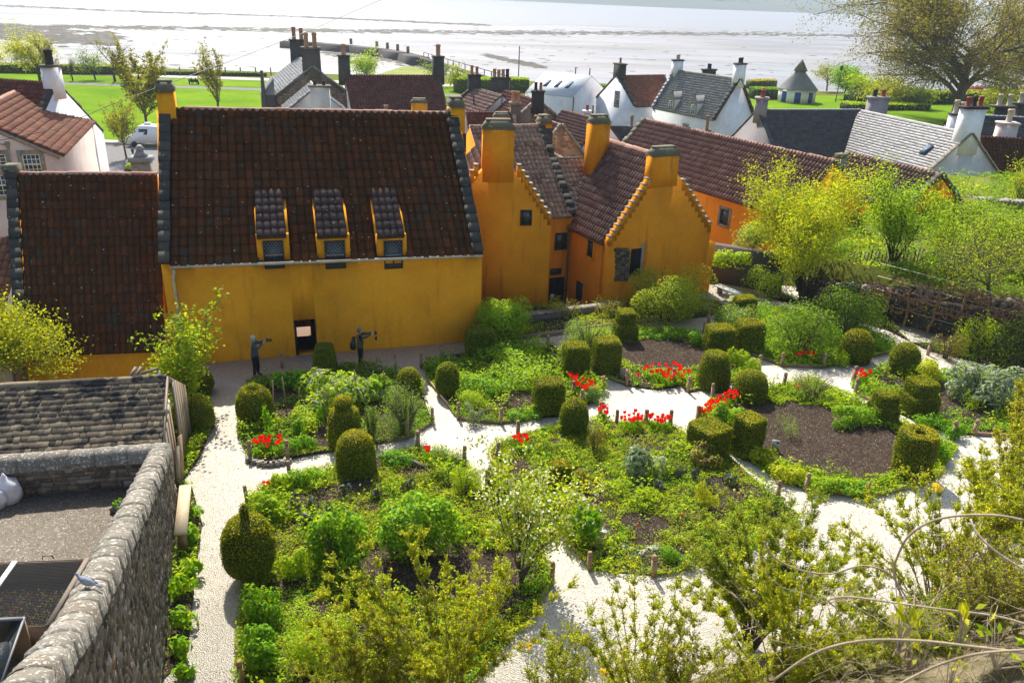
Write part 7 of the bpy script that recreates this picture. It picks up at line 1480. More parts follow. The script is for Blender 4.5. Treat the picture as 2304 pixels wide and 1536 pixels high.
# pale plank on the wall foot
pl = D(402, 1205, G(400, 1235)[1]+.1); q = MB(); pA = G(392, 1206, .62); pB_ = G(404, 1096, .62); dd_ = pB_-pA; sd2 = z3(unit(np.array([dd_[1], -dd_[0], 0])), 0)
rt_ = empty('bench', z3((pA+pB_)/2, 0), 'rough bench made of one pale plank beside the rubble wall', 'bench'); ob_ = ROOT[rt_.name]
q.frame(pA, dd_, sd2*.31, (0, 0, .06)); q.build('plank', M['wood_pale'], rt_, ob_)
for t in (.06, .9): q = MB(); q.frame(z3(pA+dd_*t, 0)+sd2*.04, dd_*.04, sd2*.22, (0, 0, .61)); q.build('leg', M['wood'], rt_, ob_)
for i, (u0, v0, u1, v1, lab) in enumerate(((396, 1096, 392, 1010, 'tall grey board leaning on the end of the rubble wall'), (405, 1082, 398, 985, 'brown board leaning next to the grey one by the shed gable'))):
    a = G(u0, v0); b_ = D(u1, v1, a[1]+.25); q = MB(); q.frame(a, np.array([.03, .22, 0]), (.03, 0, 0), b_-a); tag(q.build('board', M['wood_grey' if i == 0 else 'wood'], None, a), lab, 'board')
# cold frame with wire mesh, glass lights, bags, tray, pigeon
cf0 = np.array([*(G(205, 1262, YZ+.5)[:2]), YZ]); fx = np.array([-1.0, -.12, 0]); fx = unit(fx); fy = np.array([.12, -1., 0]); fy = unit(fy)
cfr = empty('cold_frame', cf0, 'timber framed seedling bed under black wire mesh in the yard', 'cold frame'); Wf, Df, hf = 3.2, 2.1, .55
q = MB(); t_ = .07
q.frame(cf0, fx*Wf, fy*t_, (0, 0, hf)); q.frame(cf0+fy*(Df-t_), fx*Wf, fy*t_, (0, 0, hf)); q.frame(cf0, fx*t_, fy*Df, (0, 0, hf-.01)); q.frame(cf0+fx*(Wf-t_), fx*t_, fy*Df, (0, 0, hf-.01)); q.build('frame', M['wood'], cfr, cf0)
for k_ in (.02, .5, .97): q = MB(); q.frame(cf0+fx*(Wf*k_-.05)+(0, 0, hf+.01), fx*.10, fy*Df, (0, 0, .04)); q.build('batten', M['frame_white'] if k_ == .5 else M['wood_grey'], cfr, cf0)
sg = []
for i in range(66):
    t = i/65; a = cf0+fx*Wf*t+(0, 0, hf+.005); sg.append((*(a-cf0), *(a+fy*Df-cf0), .008, .008))
for i in range(44):
    t = i/43; a = cf0+fy*Df*t+(0, 0, hf+.008); sg.append((*(a-cf0), *(a+fx*Wf-cf0), .008, .008))
V, F = segs_arrays(sg, 3); mo = mobj('wire_mesh', npmesh('wire_mesh', V, F, M['iron']), cfr); mo['kind'] = 'stuff'
for k_ in (.28, .72): q = MB(); q.tube([cf0+fx*Wf*k_+(0, 0, hf+.06)-fx*.12, cf0+fx*Wf*k_+(0, 0, hf+.14)-fx*.1, cf0+fx*Wf*k_+(0, 0, hf+.14)+fx*.1, cf0+fx*Wf*k_+(0, 0, hf+.06)+fx*.12], .014, 5); q.build('handle', M['iron'], cfr, cf0)
gg = np.random.default_rng(5); n = 1500; P = cf0+fx*gg.random((n, 1))*Wf*.96+fy*(.25+.72*gg.random((n, 1)))*Df+np.array([0, 0, 1])*gg.uniform(.02, .24, (n, 1)); V, F = leaf_arrays(P, unit(rdir(n, gg)+np.array([0, 0, .6])), rdir(n, gg), .08, .04); so2 = mobj('seedlings', npmesh('seedlings', V-cf0, F, [LM['olive'], LM['bronze'], LM['pinkfl']], gg.choice([0, 0, 1, 1, 2], n)), cfr); so2['kind'] = 'stuff'
q = MB(); q.frame(cf0+(0, 0, .01), fx*Wf, fy*Df, (0, 0, .05)); q.build('soil', M['dark_in'], cfr, cf0)
gf = empty('glass_frame', cf0+fy*2.3, 'half open glass cold frame with grey metal bars at the bottom left', 'cold frame'); og = ROOT[gf.name]; q = MB(); o0 = cf0+fy*2.3+fx*.35
q.frame(o0, fx*2.6, fy*.05, (0, 0, .95), 0); q.frame(o0+(0, 0, .95), fx*2.6, fy*.07, (0, 0, .06), 1); q.build('back_panel', [M['wood'], M['lead']], gf, og)
for k_ in range(5):
    a = o0+fx*(2.6*k_/4)+(0, 0, 1.0); q = MB(); q.tube([a, a+fy*1.5-(0, 0, .62)], .025, 5); q.build('glazing_bar', M['lead'], gf, og)
    if k_ < 4:
        q = MB(); q.add([a+fx*.03, a+fx*.62, a+fx*.62+fy*1.5-(0, 0, .62), a+fx*.03+fy*1.5-(0, 0, .62), a+fx*.03-(0, 0, .012), a+fx*.62-(0, 0, .012), a+fx*.62+fy*1.5-(0, 0, .632), a+fx*.03+fy*1.5-(0, 0, .632)], [(0, 1, 2, 3), (7, 6, 5, 4), (0, 4, 5, 1), (1, 5, 6, 2), (2, 6, 7, 3), (3, 7, 4, 0)]); q.build('pane', M['paneglass'], gf, og)
q = MB(); q.frame(o0+fy*1.5, fx*2.6, fy*.06, (0, 0, .42)); q.build('front_board', M['wood_pale'], gf, og)
M['bag'] = simple('pale plastic sack', (.62, .58, .58), .45, .4, .2, 3., .5)
for (u, v, s_, lab, sd_) in ((22, 1128, 1., 'full pale plastic sack against the cross wall, tied top', 3), (-6, 1140, .85, 'second pale sack, cut by the left edge', 4)):
    p = G(u, v, YZ); g2 = np.random.default_rng(sd_); V = []; F = []; n, m_ = 16, 11
    for i in range(m_):
        t = i/(m_-1); r = (.34*math.sin(math.pi*min(1, .18+t*.72))**.7 if t < .8 else .34*(1-t)*1.3+.015)*s_
        for j in range(n):
            a = 2*math.pi*j/n; k_ = 1+.09*math.sin(3*a+5*t)+.06*math.sin(7*a-9*t)+g2.normal(0, .02); V.append((p[0]+r*k_*math.cos(a)*1.05, p[1]+r*k_*math.sin(a)*.8, p[2]+t*.86*s_))
    for i in range(m_-1):
        for j in range(n): F.append((i*n+j, i*n+(j+1) % n, (i+1)*n+(j+1) % n, (i+1)*n+j))
    F.append([(m_-1)*n+j for j in range(n)]); q = MB(); q.add(V, F); tag(q.build('sack', M['bag'], None, p, True), lab, 'sack')
p = G(275, 1145, YZ); q = MB(); q.box(p, .5, .3, .12, 1.2); to = q.build('tray', M['iron'], None, p); tag(to, 'small black seed tray with sprigs by the rubble wall', 'tray'); ROOT[to.name] = p
n = 60; P = rdir(n)*np.array([.2, .2, .1])+np.array([0, 0, .18]); V, F = leaf_arrays(P, rdir(n), rdir(n), .08, .05); mobj('sprigs', npmesh('sprigs', V, F, LM['lush']), to)
# pigeon on the coping
def pigeon(c, hd_):
    bm = bmesh.new(); prof = [(-.17, .004, .03), (-.13, .03, .035), (-.07, .06, .05), (0, .072, .062), (.06, .062, .068), (.10, .042, .09), (.125, .03, .125), (.14, .03, .15), (.155, .026, .162), (.175, .010, .158), (.19, .004, .153)]
    rings = []
    for (x, r, z) in prof: rings.append([bm.verts.new((x, r*math.cos(a)*.85, z+r*math.sin(a))) for a in [2*math.pi*k/12 for k in range(12)]])
    for a, b_ in zip(rings[:-1], rings[1:]):
        for k in range(12): bm.faces.new((a[k], a[(k+1) % 12], b_[(k+1) % 12], b_[k]))
    bm.faces.new(rings[0][::-1]); bm.faces.new(rings[-1])
    me = bpy.data.meshes.new('body'); bm.to_mesh(me); bm.free(); me.materials.append(M['pigeon'])
    for f in me.polygons: f.use_smooth = True
    rt_ = empty('pigeon', c, 'grey pigeon sitting on the coping of the rubble wall', 'bird', None, hd_); mobj('body', me, rt_)
    for sg_ in (-1, 1):
        V = [(.07, sg_*.055, .085), (.02, sg_*.075, .09), (-.10, sg_*.05, .07), (-.20, sg_*.02, .045), (-.10, sg_*.03, .095), (.02, sg_*.05, .118), (.05, sg_*.06, .06), (-.08, sg_*.062, .04)]
        mobj('wing', npmesh('wing', np.array(V), [[0, 1, 5], [1, 2, 4, 5], [2, 3, 4], [0, 6, 1], [1, 6, 7, 2], [2, 7, 3]], M['pigeon_dark']), rt_)
        q = MB(); q.tube([(0, sg_*.025, .015), (.01, sg_*.028, -.04)], .006, 5); q.tube([(-.01, sg_*.028, -.04), (.035, sg_*.028, -.042)], .005, 4); mobj('leg', npmesh('leg', np.array(q.V), q.F, M['pot_red']), rt_)
    mobj('tail', npmesh('tail', np.array([(-.13, -.03, .04), (-.13, .03, .04), (-.27, .038, .015), (-.27, -.038, .015), (-.13, -.03, .05), (-.13, .03, .05), (-.27, .038, .022), (-.27, -.038, .022)]), [[0, 1, 2, 3], [7, 6, 5, 4], [2, 3, 7, 6][::-1], [0, 3, 7, 4], [1, 5, 6, 2]], M['pigeon_dark']), rt_)
    q = MB(); q.lathe((0, 0, 0), [(.008, 0), (.002, .03)], 6); V = np.array(q.V)[:, [2, 1, 0]]+np.array([.185, 0, .153]); mobj('beak', npmesh('beak', V, q.F, M['iron']), rt_)
M['pigeon'] = simple('grey plumage', (.22, .24, .28), .7, .2, .2, 20, .1); M['pigeon_dark'] = simple('wing plumage', (.28, .29, .32), .7, .2, .35, 14, .1)
sg_ = float(np.dot((VP(222, 1262, wa_, wb2)-wb2)[:2], wd_)); pc = z3(wb2+w3*sg_, wtop(sg_)+.10)+v3*.22; pigeon(pc, R(168))
# flat-headed stone gatepost, lamp and tub in the street beyond the low hall
p = D(322, 388, 66); p[2] = VZ; tz_ = D(322, 335, 66)[2]; q = MB(); q.taper(p, 1.5, 1.3, tz_-VZ-1.0, 1.4, 1.2, R(10), 0); q.box((p[0], p[1], tz_-1.0), 1.7, 1.5, .35, R(10), 1); q.taper((p[0], p[1], tz_-.65), 1.0, .9, .5, .5, .5, R(10), 1); q.lathe((p[0], p[1], tz_-.2), [(.3, 0), (.36, .25), (.15, .5)], 8, 1); tag(q.build('gate_pier', [M['stone_pale'], M['lead']], None, p), 'pale stone gate pier with a grey cap just behind the low hall ridge', 'gate pier')
p = G(305, 385, VZ); h = hgt(335, 303, p); rt_ = empty('street_lamp', p, 'slim black lantern street lamp behind the low hall ridge', 'street lamp'); q = MB(); q.lathe(p, [(.12, 0), (.09, .6), (.05, .7), (.045, h-.5)], 8); q.build('post', M['iron'], rt_, p); q = MB(); q.lathe(p+(0, 0, h-.5), [(.08, 0), (.16, .35), (.2, .37), (.05, .55)], 6); q.build('lantern', M['iron'], rt_, p)
p = G(297, 392, VZ); rt_ = empty('planter', p, 'dark planter with a clipped lime shrub beside the lamp', 'planter'); q = MB(); q.box(p, 1.0, 1.0, .6); q.build('tub', M['bark_dark'], rt_, p); n = 500; P = rdir(n)*np.array([.5, .5, .35])+np.array([0, 0, .75]); V, F = leaf_arrays(P, rdir(n), rdir(n), .16, .1); mobj('foliage', npmesh('foliage', V, F, LM['fresh']), rt_)
# ================================================================ PEOPLE
M['skin'] = simple('skin', (.50, .30, .22), .6, .3, .08, 12, 0)
def cloth(n, c): return simple(n, c, .9, .1, .25, 14, .3)
def person(label, base, face, jacket, trousers, hair, arms='camera', stride=0., sit=False, scale=1., hat=None):
    """one continuous skinned body; local +x is where the person faces"""
    J = {}; E = []
    def v(n, p, r, par=None):
        if n[:2] in ('pe', 'sp', 'ch', 'hp', 'kn', 'sh', 'el', 'an') and n[:3] != 'pal': r = r*1.24
        J[n] = (len(J), p, r)
        (E.append((J[par][0], J[n][0])) if par else None)
    dz = -.42 if sit else 0.
    v('pel', (0, 0, .93+dz), .135); v('sp', (0, 0, 1.12+dz), .125, 'pel'); v('ch', (.01, 0, 1.33+dz), .15, 'sp'); v('nk', (.01, 0, 1.47+dz), .058, 'ch'); v('hb', (.02, 0, 1.54+dz), .066, 'nk'); v('hd', (.03, 0, 1.62+dz), .088, 'hb'); v('ht', (.02, 0, 1.70+dz), .06, 'hd'); v('no', (.125, 0, 1.605+dz), .014, 'hd')
    for s, y in (('l', 1), ('r', -1)):
        st = stride*y
        v('er'+s, (.02, y*.088, 1.61+dz), .016, 'hd')
        v('hp'+s, (0, y*.09, .87+dz), .10, 'pel')
        if sit: v('kn'+s, (.44, y*.12, .52), .07, 'hp'+s); v('an'+s, (.44, y*.12, .09), .045, 'kn'+s); v('to'+s, (.60, y*.13, .045), .04, 'an'+s)
        else: v('kn'+s, (.03+st*.55, y*.105, .49), .068, 'hp'+s); v('an'+s, (-.01+st*.9-.06*abs(st), y*.11, .09), .045, 'kn'+s); v('to'+s, (.15+st*.9, y*.125, .042), .04, 'an'+s)
        v('sh'+s, (0, y*.185, 1.39+dz), .068, 'ch')
        if arms == 'camera': el, wr = (.19, y*.27, 1.30), (.40, y*.085, 1.50)
        elif arms == 'reach': el, wr = (.25, y*.20, 1.40), (.52, y*.06, 1.50)
        elif arms == 'lap': el, wr = (.05, y*.25, 1.12+dz), (.27, y*.10, 1.0+dz)
        else: el, wr = (-.03-st*.25, y*.25, 1.12), (.05-st*.45, y*.24, .88)
        v('el'+s, el, .05, 'sh'+s); v('wr'+s, wr, .033, 'el'+s)
        w0 = np.array(wr); d = unit(w0-np.array(el)) if arms in ('hang',) else np.array([.8, -.25*y, .2]) if arms != 'lap' else np.array([.8, -.3*y, -.3]); d = unit(d); sd = unit(np.cross(d, (0, 0, 1))); pm_ = w0+d*.07; v('pa'+s, tuple(pm_), .034, 'wr'+s)
        for k, (off, L) in enumerate(((-.028, .062), (-.010, .074), (.010, .070), (.026, .055))):
            f0 = pm_+np.array([0, 0, off])+d*.02; f1 = f0+d*L*.55; f2 = f1+unit(d*.5+sd*(.6*y)*(-1))*L*.5; v('f%d%s' % (k, s), tuple(f0), .010, 'pa'+s); v('g%d%s' % (k, s), tuple(f1), .009, 'f%d%s' % (k, s)); v('h%d%s' % (k, s), tuple(f2), .008, 'g%d%s' % (k, s))
        t0 = w0+d*.03+np.array([0, 0, .03]); v('th'+s, tuple(t0), .013, 'wr'+s); v('tt'+s, tuple(t0+d*.045+np.array([0, 0, .03])), .010, 'th'+s)
    me = bpy.data.meshes.new('sk'); me.from_pydata([p for _, p, _ in J.values()], E, []); ob = bpy.data.objects.new('sk', me); COL.objects.link(ob)
    md = ob.modifiers.new('skin', 'SKIN'); md.use_smooth_shade = True; md.branch_smoothing = .3; ob.modifiers.new('sub', 'SUBSURF').levels = 1
    lay = me.skin_vertices[0] if me.skin_vertices else None
    if lay is None: me.attributes.new('skin', 'FLOAT', 'POINT')
    for i, (_, p, r) in enumerate(J.values()): me.skin_vertices[0].data[i].radius = (r, r); me.skin_vertices[0].data[i].use_root = (i == 0)
    dg = bpy.context.evaluated_depsgraph_get(); bm_ = bpy.data.meshes.new_from_object(ob.evaluated_get(dg)); bpy.data.objects.remove(ob)
    bm_.name = 'body'; [bm_.materials.append(m_) for m_ in (M['skin'], jacket, trousers, M['iron'])] if not bm_.materials else None
    hands = [np.array(J['wr'+s][1]) for s in 'lr']
    for f in bm_.polygons:
        c = np.array(f.center); f.use_smooth = True; m_ = 1
        if c[2] > 1.465+dz and abs(c[1]) < .13 and not any(np.linalg.norm(c-h) < .16 for h in hands): m_ = 0
        elif any(np.linalg.norm(c-(h+np.array([.06, 0, 0]))) < .085+.03*(arms != 'hang') for h in hands): m_ = 0
        elif c[2] < .10: m_ = 3
        elif c[2] < (.86+dz if not sit else .60): m_ = 2
        f.material_index = m_
    root = empty('person', base, label, 'person', None, face); root.scale = (scale,)*3
    mobj('body', bm_, root)
    q = MB(); q.lathe((.0, 0, 1.60+dz), [(.092, -.06), (.100, .0), (.098, .06), (.075, .105), (.03, .125)], 12)
    V = np.array(q.V); V[:, 0] = np.where(V[:, 2] < 1.64+dz, np.minimum(V[:, 0], .045), V[:, 0]); mobj('hair' if not hat else 'cap', npmesh('hair', V, q.F, hat or hair, None, True), root)
    for y in (-.035, .035): q = MB(); q.lathe((.103, y, 1.615+dz), [(.012, -.01), (.012, .01)], 6); mobj('eye', npmesh('eye', np.array(q.V), q.F, M['iron']), root)
    return root
def along(p, face, f, s=0, z=0): return np.array([p[0]+math.cos(face)*f-math.sin(face)*s, p[1]+math.sin(face)*f+math.cos(face)*s, p[2]+z])
def camera_prop(label, p, face, body, lens):
    rt_ = empty('photo_camera', p, label, 'camera', None, face); q = MB(); q.box((0, 0, -.05), .06, .14, .095); q.box((0, 0, .045), .05, .06, .03); mobj('camera_body', npmesh('camera_body', np.array(q.V), q.F, body), rt_); q = MB(); q.lathe((0, 0, 0), [(.042, 0), (.042, lens*.6), (.05, lens)], 10); V = np.array(q.V)[:, [2, 1, 0]]+np.array([.03, 0, -.0]); mobj('lens', npmesh('lens', V, q.F, body), rt_); return rt_
jg, jgr = cloth('grey blue jacket', (.07, .085, .12)), cloth('olive jacket', (.07, .085, .055)); tb = cloth('black trousers', (.015, .016, .02)); hg = cloth('grey hair', (.42, .42, .42)); gc = cloth('grey cap', (.13, .14, .14))
p = G(578, 848); f_ = R(8); person('grey haired photographer in a grey jacket aiming a camera to the right', p, f_, jg, tb, hg, 'camera', .06, scale=.985)
camera_prop('black camera with a long lens held by the grey haired photographer', along(p, f_, .50, 0, 1.50), f_, M['iron'], .14)
p = G(812, 826); f_ = R(6); person('photographer in an olive jacket and grey cap holding out a small camera', p, f_, jgr, tb, hg, 'reach', .03, scale=.965, hat=gc)
camera_prop('small dark camera held out by the photographer in olive', along(p, f_, .60, 0, 1.46), f_, M['iron'], .05)
c = along(p, f_, -.24, 0, 1.02); rt_ = empty('backpack', c, 'black backpack worn by the photographer in olive', 'backpack', None, f_); q = MB(); q.taper((0, 0, -.22), .17, .30, .42, .12, .24); q.taper((0, 0, .2), .12, .24, .07, .05, .15); q.box((-.1, 0, -.18), .06, .2, .2); mobj('pack', npmesh('pack', np.array(q.V), q.F, M['iron']), rt_)
for y in (-.11, .11): q = MB(); q.tube([(.05, y, .2), (.16, y, .30), (.33, y, .22), (.38, y, .0), (.2, y*1.2, -.2)], .018, 5); mobj('strap', npmesh('strap', np.array(q.V), q.F, M['iron']), rt_)
cl = along(p, f_, .63, 0, 1.28); q = MB(); q.tube([cl+(0, 0, .14), cl+(.02, 0, .02)], .006, 4); q.box(cl-(0, 0, .12), .07, .05, .14); tag(q.build('lens_pouch', M['iron'], None, cl), 'small dark pouch dangling from the camera of the photographer in olive', 'pouch')
p = G(289, 313, VZ); person('walker in a pale top and dark jeans on the lawn edge beside the van', p, R(-60), cloth('pale top', (.45, .45, .45)), cloth('blue jeans', (.04, .06, .1)), cloth('dark hair', (.02, .018, .015)), 'hang', .2, scale=1.02)
p = G(397, 242, VZ); person('small distant figure in white on the lawn above the hall chimney', p, R(-90), cloth('white shirt', (.7, .7, .7)), tb, cloth('brown hair', (.05, .03, .02)), 'hang', .1)
bp_ = G(437, 190, VZ); rt_ = empty('park_bench', bp_, 'dark park bench on the lawn with two people sitting on it', 'bench'); q = MB(); q.box(bp_+(0, 0, .42), 2.0, .45, .05); q.build('seat', M['bark_dark'], rt_, bp_); q = MB(); q.box(bp_+(0, -.22, .5), 2.0, .05, .45); q.build('backrest', M['bark_dark'], rt_, bp_)
for x in (-.9, .9): q = MB(); q.box(bp_+(x, 0, 0), .08, .45, .42); q.build('leg', M['bark_dark'], rt_, bp_)
person('left of two people sitting on the park bench, dark coat', bp_+(-.45, -.1, 0), R(90), cloth('navy coat', (.03, .04, .07)), tb, cloth('dark brown hair', (.03, .02, .015)), 'lap', 0, True); person('right of two people sitting on the park bench, brown coat', bp_+(.45, -.1, 0), R(90), cloth('brown coat', (.12, .085, .06)), tb, cloth('fair hair', (.25, .2, .12)), 'lap', 0, True)

# ================================================================ VEHICLES, KIOSK, WIRE
def car(name, label, p, face, paint, van=False, cat='car', group=None):
    rt_ = empty(name, p, label, cat, group, face); L, W_, Hh = (5.6, 2.0, 2.45) if van else (4.3, 1.75, 1.45)
    if van: pr = [(-2.75, .45), (-2.78, 1.2), (-2.70, 2.3), (-2.5, 2.45), (1.0, 2.45), (1.25, 2.38), (1.95, 1.42), (2.65, 1.18), (2.78, .95), (2.8, .45)]
    else: pr = [(-2.1, .4), (-2.12, .8), (-1.95, 1.0), (-1.45, 1.4), (-.2, 1.45), (.4, 1.38), (1.1, .98), (1.9, .85), (2.12, .65), (2.12, .4)]
    q = MB(); V = []; n = len(pr)
    for (y, k) in ((-W_/2, 1), (-W_/2+.06, 0), (W_/2-.06, 0), (W_/2, 1)):
        for (x, z) in pr: V.append((x*(.985 if k else 1), y*(.88 if z > 1.1 and van is False else (.94 if z > 1.5 else 1)), z*(.985 if k else 1)+.006*k))
    F = [list(range(n))[::-1], [3*n+i for i in range(n)]]
    for s in range(3): F += [(s*n+i, s*n+(i+1) % n, (s+1)*n+(i+1) % n, (s+1)*n+i) for i in range(n)]
    mobj('body', npmesh('body', np.array(V), F, paint), rt_)
    q = MB()
    if van: q.add([(1.30, -.82, 2.30), (1.30, .82, 2.30), (1.96, .88, 1.46), (1.96, -.88, 1.46), (1.33, -.82, 2.31), (1.33, .82, 2.31), (2.0, .88, 1.47), (2.0, -.88, 1.47)], [(4, 7, 6, 5), (0, 1, 2, 3), (0, 4, 5, 1), (2, 6, 7, 3), (1, 5, 6, 2), (3, 7, 4, 0)])
    else: q.add([(.42, -.68, 1.36), (.42, .68, 1.36), (1.08, .78, 1.0), (1.08, -.78, 1.0), (.44, -.68, 1.38), (.44, .68, 1.38), (1.11, .78, 1.01), (1.11, -.78, 1.01)], [(4, 7, 6, 5), (0, 1, 2, 3), (0, 4, 5, 1), (2, 6, 7, 3), (1, 5, 6, 2), (3, 7, 4, 0)])
    mobj('windscreen', npmesh('windscreen', np.array(q.V), q.F, M['glass']), rt_)
    for s in (-1, 1):
        q = MB(); y = s*(W_/2*(.97 if van else .93)+.004)
        for (x0, x1, z0, z1) in (((.25, 1.25, 1.45, 2.1),) if van else ((-1.3, -.35, .98, 1.3), (-.3, .55, .98, 1.3))): q.frame((x0, y-.006, z0), (x1-x0, 0, 0), (0, .012, 0), (-.12, 0, z1-z0))
        mobj('side_window', npmesh('side_window', np.array(q.V), q.F, M['glass']), rt_)
        for x in (-1.75, 1.85) if van else (-1.3, 1.3):
            q = MB(); q.lathe((0, 0, 0), [(.18, -.1), (.34, -.1), (.34, .1), (.18, .1)], 14); Vv = np.array(q.V)[:, [0, 2, 1]]+np.array([x, s*(W_/2-.08), .34]); mobj('wheel', npmesh('wheel', Vv, q.F, M['iron']), rt_)
        q = MB(); q.box(((2.72 if van else 2.06), s*.65, .78 if van else .66), .12, .3, .16); mobj('headlight', npmesh('headlight', np.array(q.V), q.F, M['frame_white']), rt_)
    return rt_
pw_ = simple('white car paint', (.75, .75, .75), .3, .5, .02, 2, 0); prd = simple('red car paint', (.35, .02, .02), .3, .5, .02, 2, 0); pdk = simple('dark car paint', (.04, .045, .05), .3, .5, .02, 2, 0); psl = simple('silver car paint', (.4, .41, .42), .3, .5, .02, 2, 0)
p = G(345, 328, VZ); vn = car('van', 'white van with a roof box beside the lawn, half hidden by the hall chimney', p, R(188), pw_, True, 'van'); q = MB(); q.box((.3, 0, 2.46), .7, .5, .28); mobj('roof_box', npmesh('roof_box', np.array(q.V), q.F, pw_), vn)
for i, (u, v, m_, lab) in enumerate(((2192, 206, prd, 'dark red car left in the car park behind the trees'), (2225, 206, pdk, 'dark car in the car park behind the trees'), (2262, 208, pw_, 'white car in the far car park at the right'), (2288, 209, prd, 'red car next to the white one in the far car park'), (2312, 210, psl, 'silver car cut by the right edge in the far car park'))): car('parked_car', lab, G(u, v, VZ), R(100), m_, False, 'car', 'cars in the far car park')
kp = G(1790, 229, VZ); rt_ = empty('kiosk', kp, 'eight sided pale kiosk with blue doors and a pointed slate roof by the shore', 'kiosk'); rk = 95*mpp(kp)/2; q = MB(); q.lathe(kp, [(rk*.9, 0), (rk*.9, 2.5)], 8, 0, R(8)); q.build('wall', M['cream'], rt_, kp)
q = MB(); q.lathe(kp+(0, 0, 2.5), [(rk*.98, 0), (rk*.97, .12), (rk*.26, 3.2), (rk*.26, 3.5)], 8, 0, R(8)); q.lathe(kp+(0, 0, 6.0), [(rk*.34, 0), (rk*.02, 2.2)], 8, 1, R(8)); q.build('roof', [M['slate'], M['stone_cap']], rt_, kp)
M['blue'] = simple('blue painted door', (.02, .06, .28), .5, .3, .1, 3, 0)
for k in range(8):
    a = R(8+22.5+45*k); n_ = np.array([math.cos(a), math.sin(a), 0]); t_ = np.array([-n_[1], n_[0], 0]); ap = rk*.9*math.cos(R(22.5))
    if n_[1] < .3 and k % 2 == 0 or k == 5: q = MB(); q.frame(kp+n_*(ap-.02)-t_*.6+(0, 0, .05), t_*1.2, n_*.06, (0, 0, 2.1)); q.build('door', M['blue'], rt_, kp)
p = G(1880, 229, VZ); rt_ = empty('street_lamp', p, 'lantern lamp post beside the kiosk', 'street lamp'); q = MB(); q.lathe(p, [(.15, 0), (.08, .8), (.06, 6.2)], 7); q.build('post', M['iron'], rt_, p); q = MB(); q.lathe(p+(0, 0, 6.1), [(.12, 0), (.35, .7), (.4, .75), (.1, 1.1)], 6); q.build('lantern', M['iron'], rt_, p)
wp = [D(-10, 318, 34), D(120, 292, 36), D(240, 240, 38), D(372, 190, 40), D(520, 137, 45), D(690, 72, 50), D(857, 0, 55), D(950, -45, 58)]
q = MB(); q.tube(wp, .014, 4); tag(q.build('overhead_wire', M['iron'], None, wp[3]), 'thin overhead wire sagging from the left edge up past the hall chimney', 'wire')

# ================================================================ RIGHT SIDE: vine wall, upper garden, seats
RA, RB = G(1930, 700), G(2330, 815); vd, vnn = nrm2(RA, RB); d3_, n3_ = z3(vd, 0), z3(vnn, 0); LR = float(np.dot((RB-RA)[:2], vd)); TZ0, TZ1 = VP(1965, 645, RA, RB)[2], VP(2300, 668, RA, RB)[2]
vw = empty('vine_wall', z3((RA+RB)/2, 0), 'dark stone retaining wall with upright cope stones, training wires and gnarled vines', 'wall'); ov_ = ROOT[vw.name]
zt_ = lambda s: TZ0+(TZ1-TZ0)*s/LR
q = MB(); V = []
for off in (0, .6):
    for (s, z) in ((-3, -.3), (LR+3, -.3), (LR+3, zt_(LR+3)-.35), (-3, zt_(-3)-.35)): V.append(z3(RA, z)+d3_*s+n3_*off)
q.add(V, [(0, 1, 2, 3), (7, 6, 5, 4), (3, 2, 6, 7), (0, 3, 7, 4), (1, 5, 6, 2)]); q.build('wall_core', M['rubble_dark'], vw, ov_)
kb = MB(); zr = 0.
while zr < 3.6:
    hr = g.uniform(.12, .2); s = -3.
    while s < LR+3:
        ln = g.uniform(.18, .45)
        if zr+hr < zt_(s)-.4: kb.add(stone_verts(z3(RA, zr)+d3_*s, d3_*(ln-.02), -n3_*g.uniform(.03, .07), np.array([0, 0, hr-.02]), g), SF)
        s += ln
    zr += hr
ko = kb.build('stones', M['rubble_dark'], vw, ov_); ko['kind'] = 'stuff'
s = -3.
while s < LR+3:
    ln = g.uniform(.16, .30); c = z3(RA, zt_(s)-.36)+d3_*(s+ln/2)+n3_*.25; q = MB(); hh_ = g.uniform(.26, .38); q.frame(c-d3_*ln*.48-n3_*.33, d3_*ln*.94, n3_*.62, d3_*.07+np.array([0, 0, hh_])); q.build('cope_stone', M['coping'] if g.random() < .25 else M['rubble_dark'], vw, ov_); s += ln
for k in range(4):
    q = MB(); z0_ = .55+k*.62; q.tube([z3(RA, z0_+.2)+d3_*.6-n3_*.14, z3(RA, z0_+.15)+d3_*LR*.5-n3_*.14, z3(RA, z0_+.05)+d3_*(LR+2)-n3_*.14], .016, 4); q.build('training_wire', M['gutter'], vw, ov_)
gv = np.random.default_rng(23)
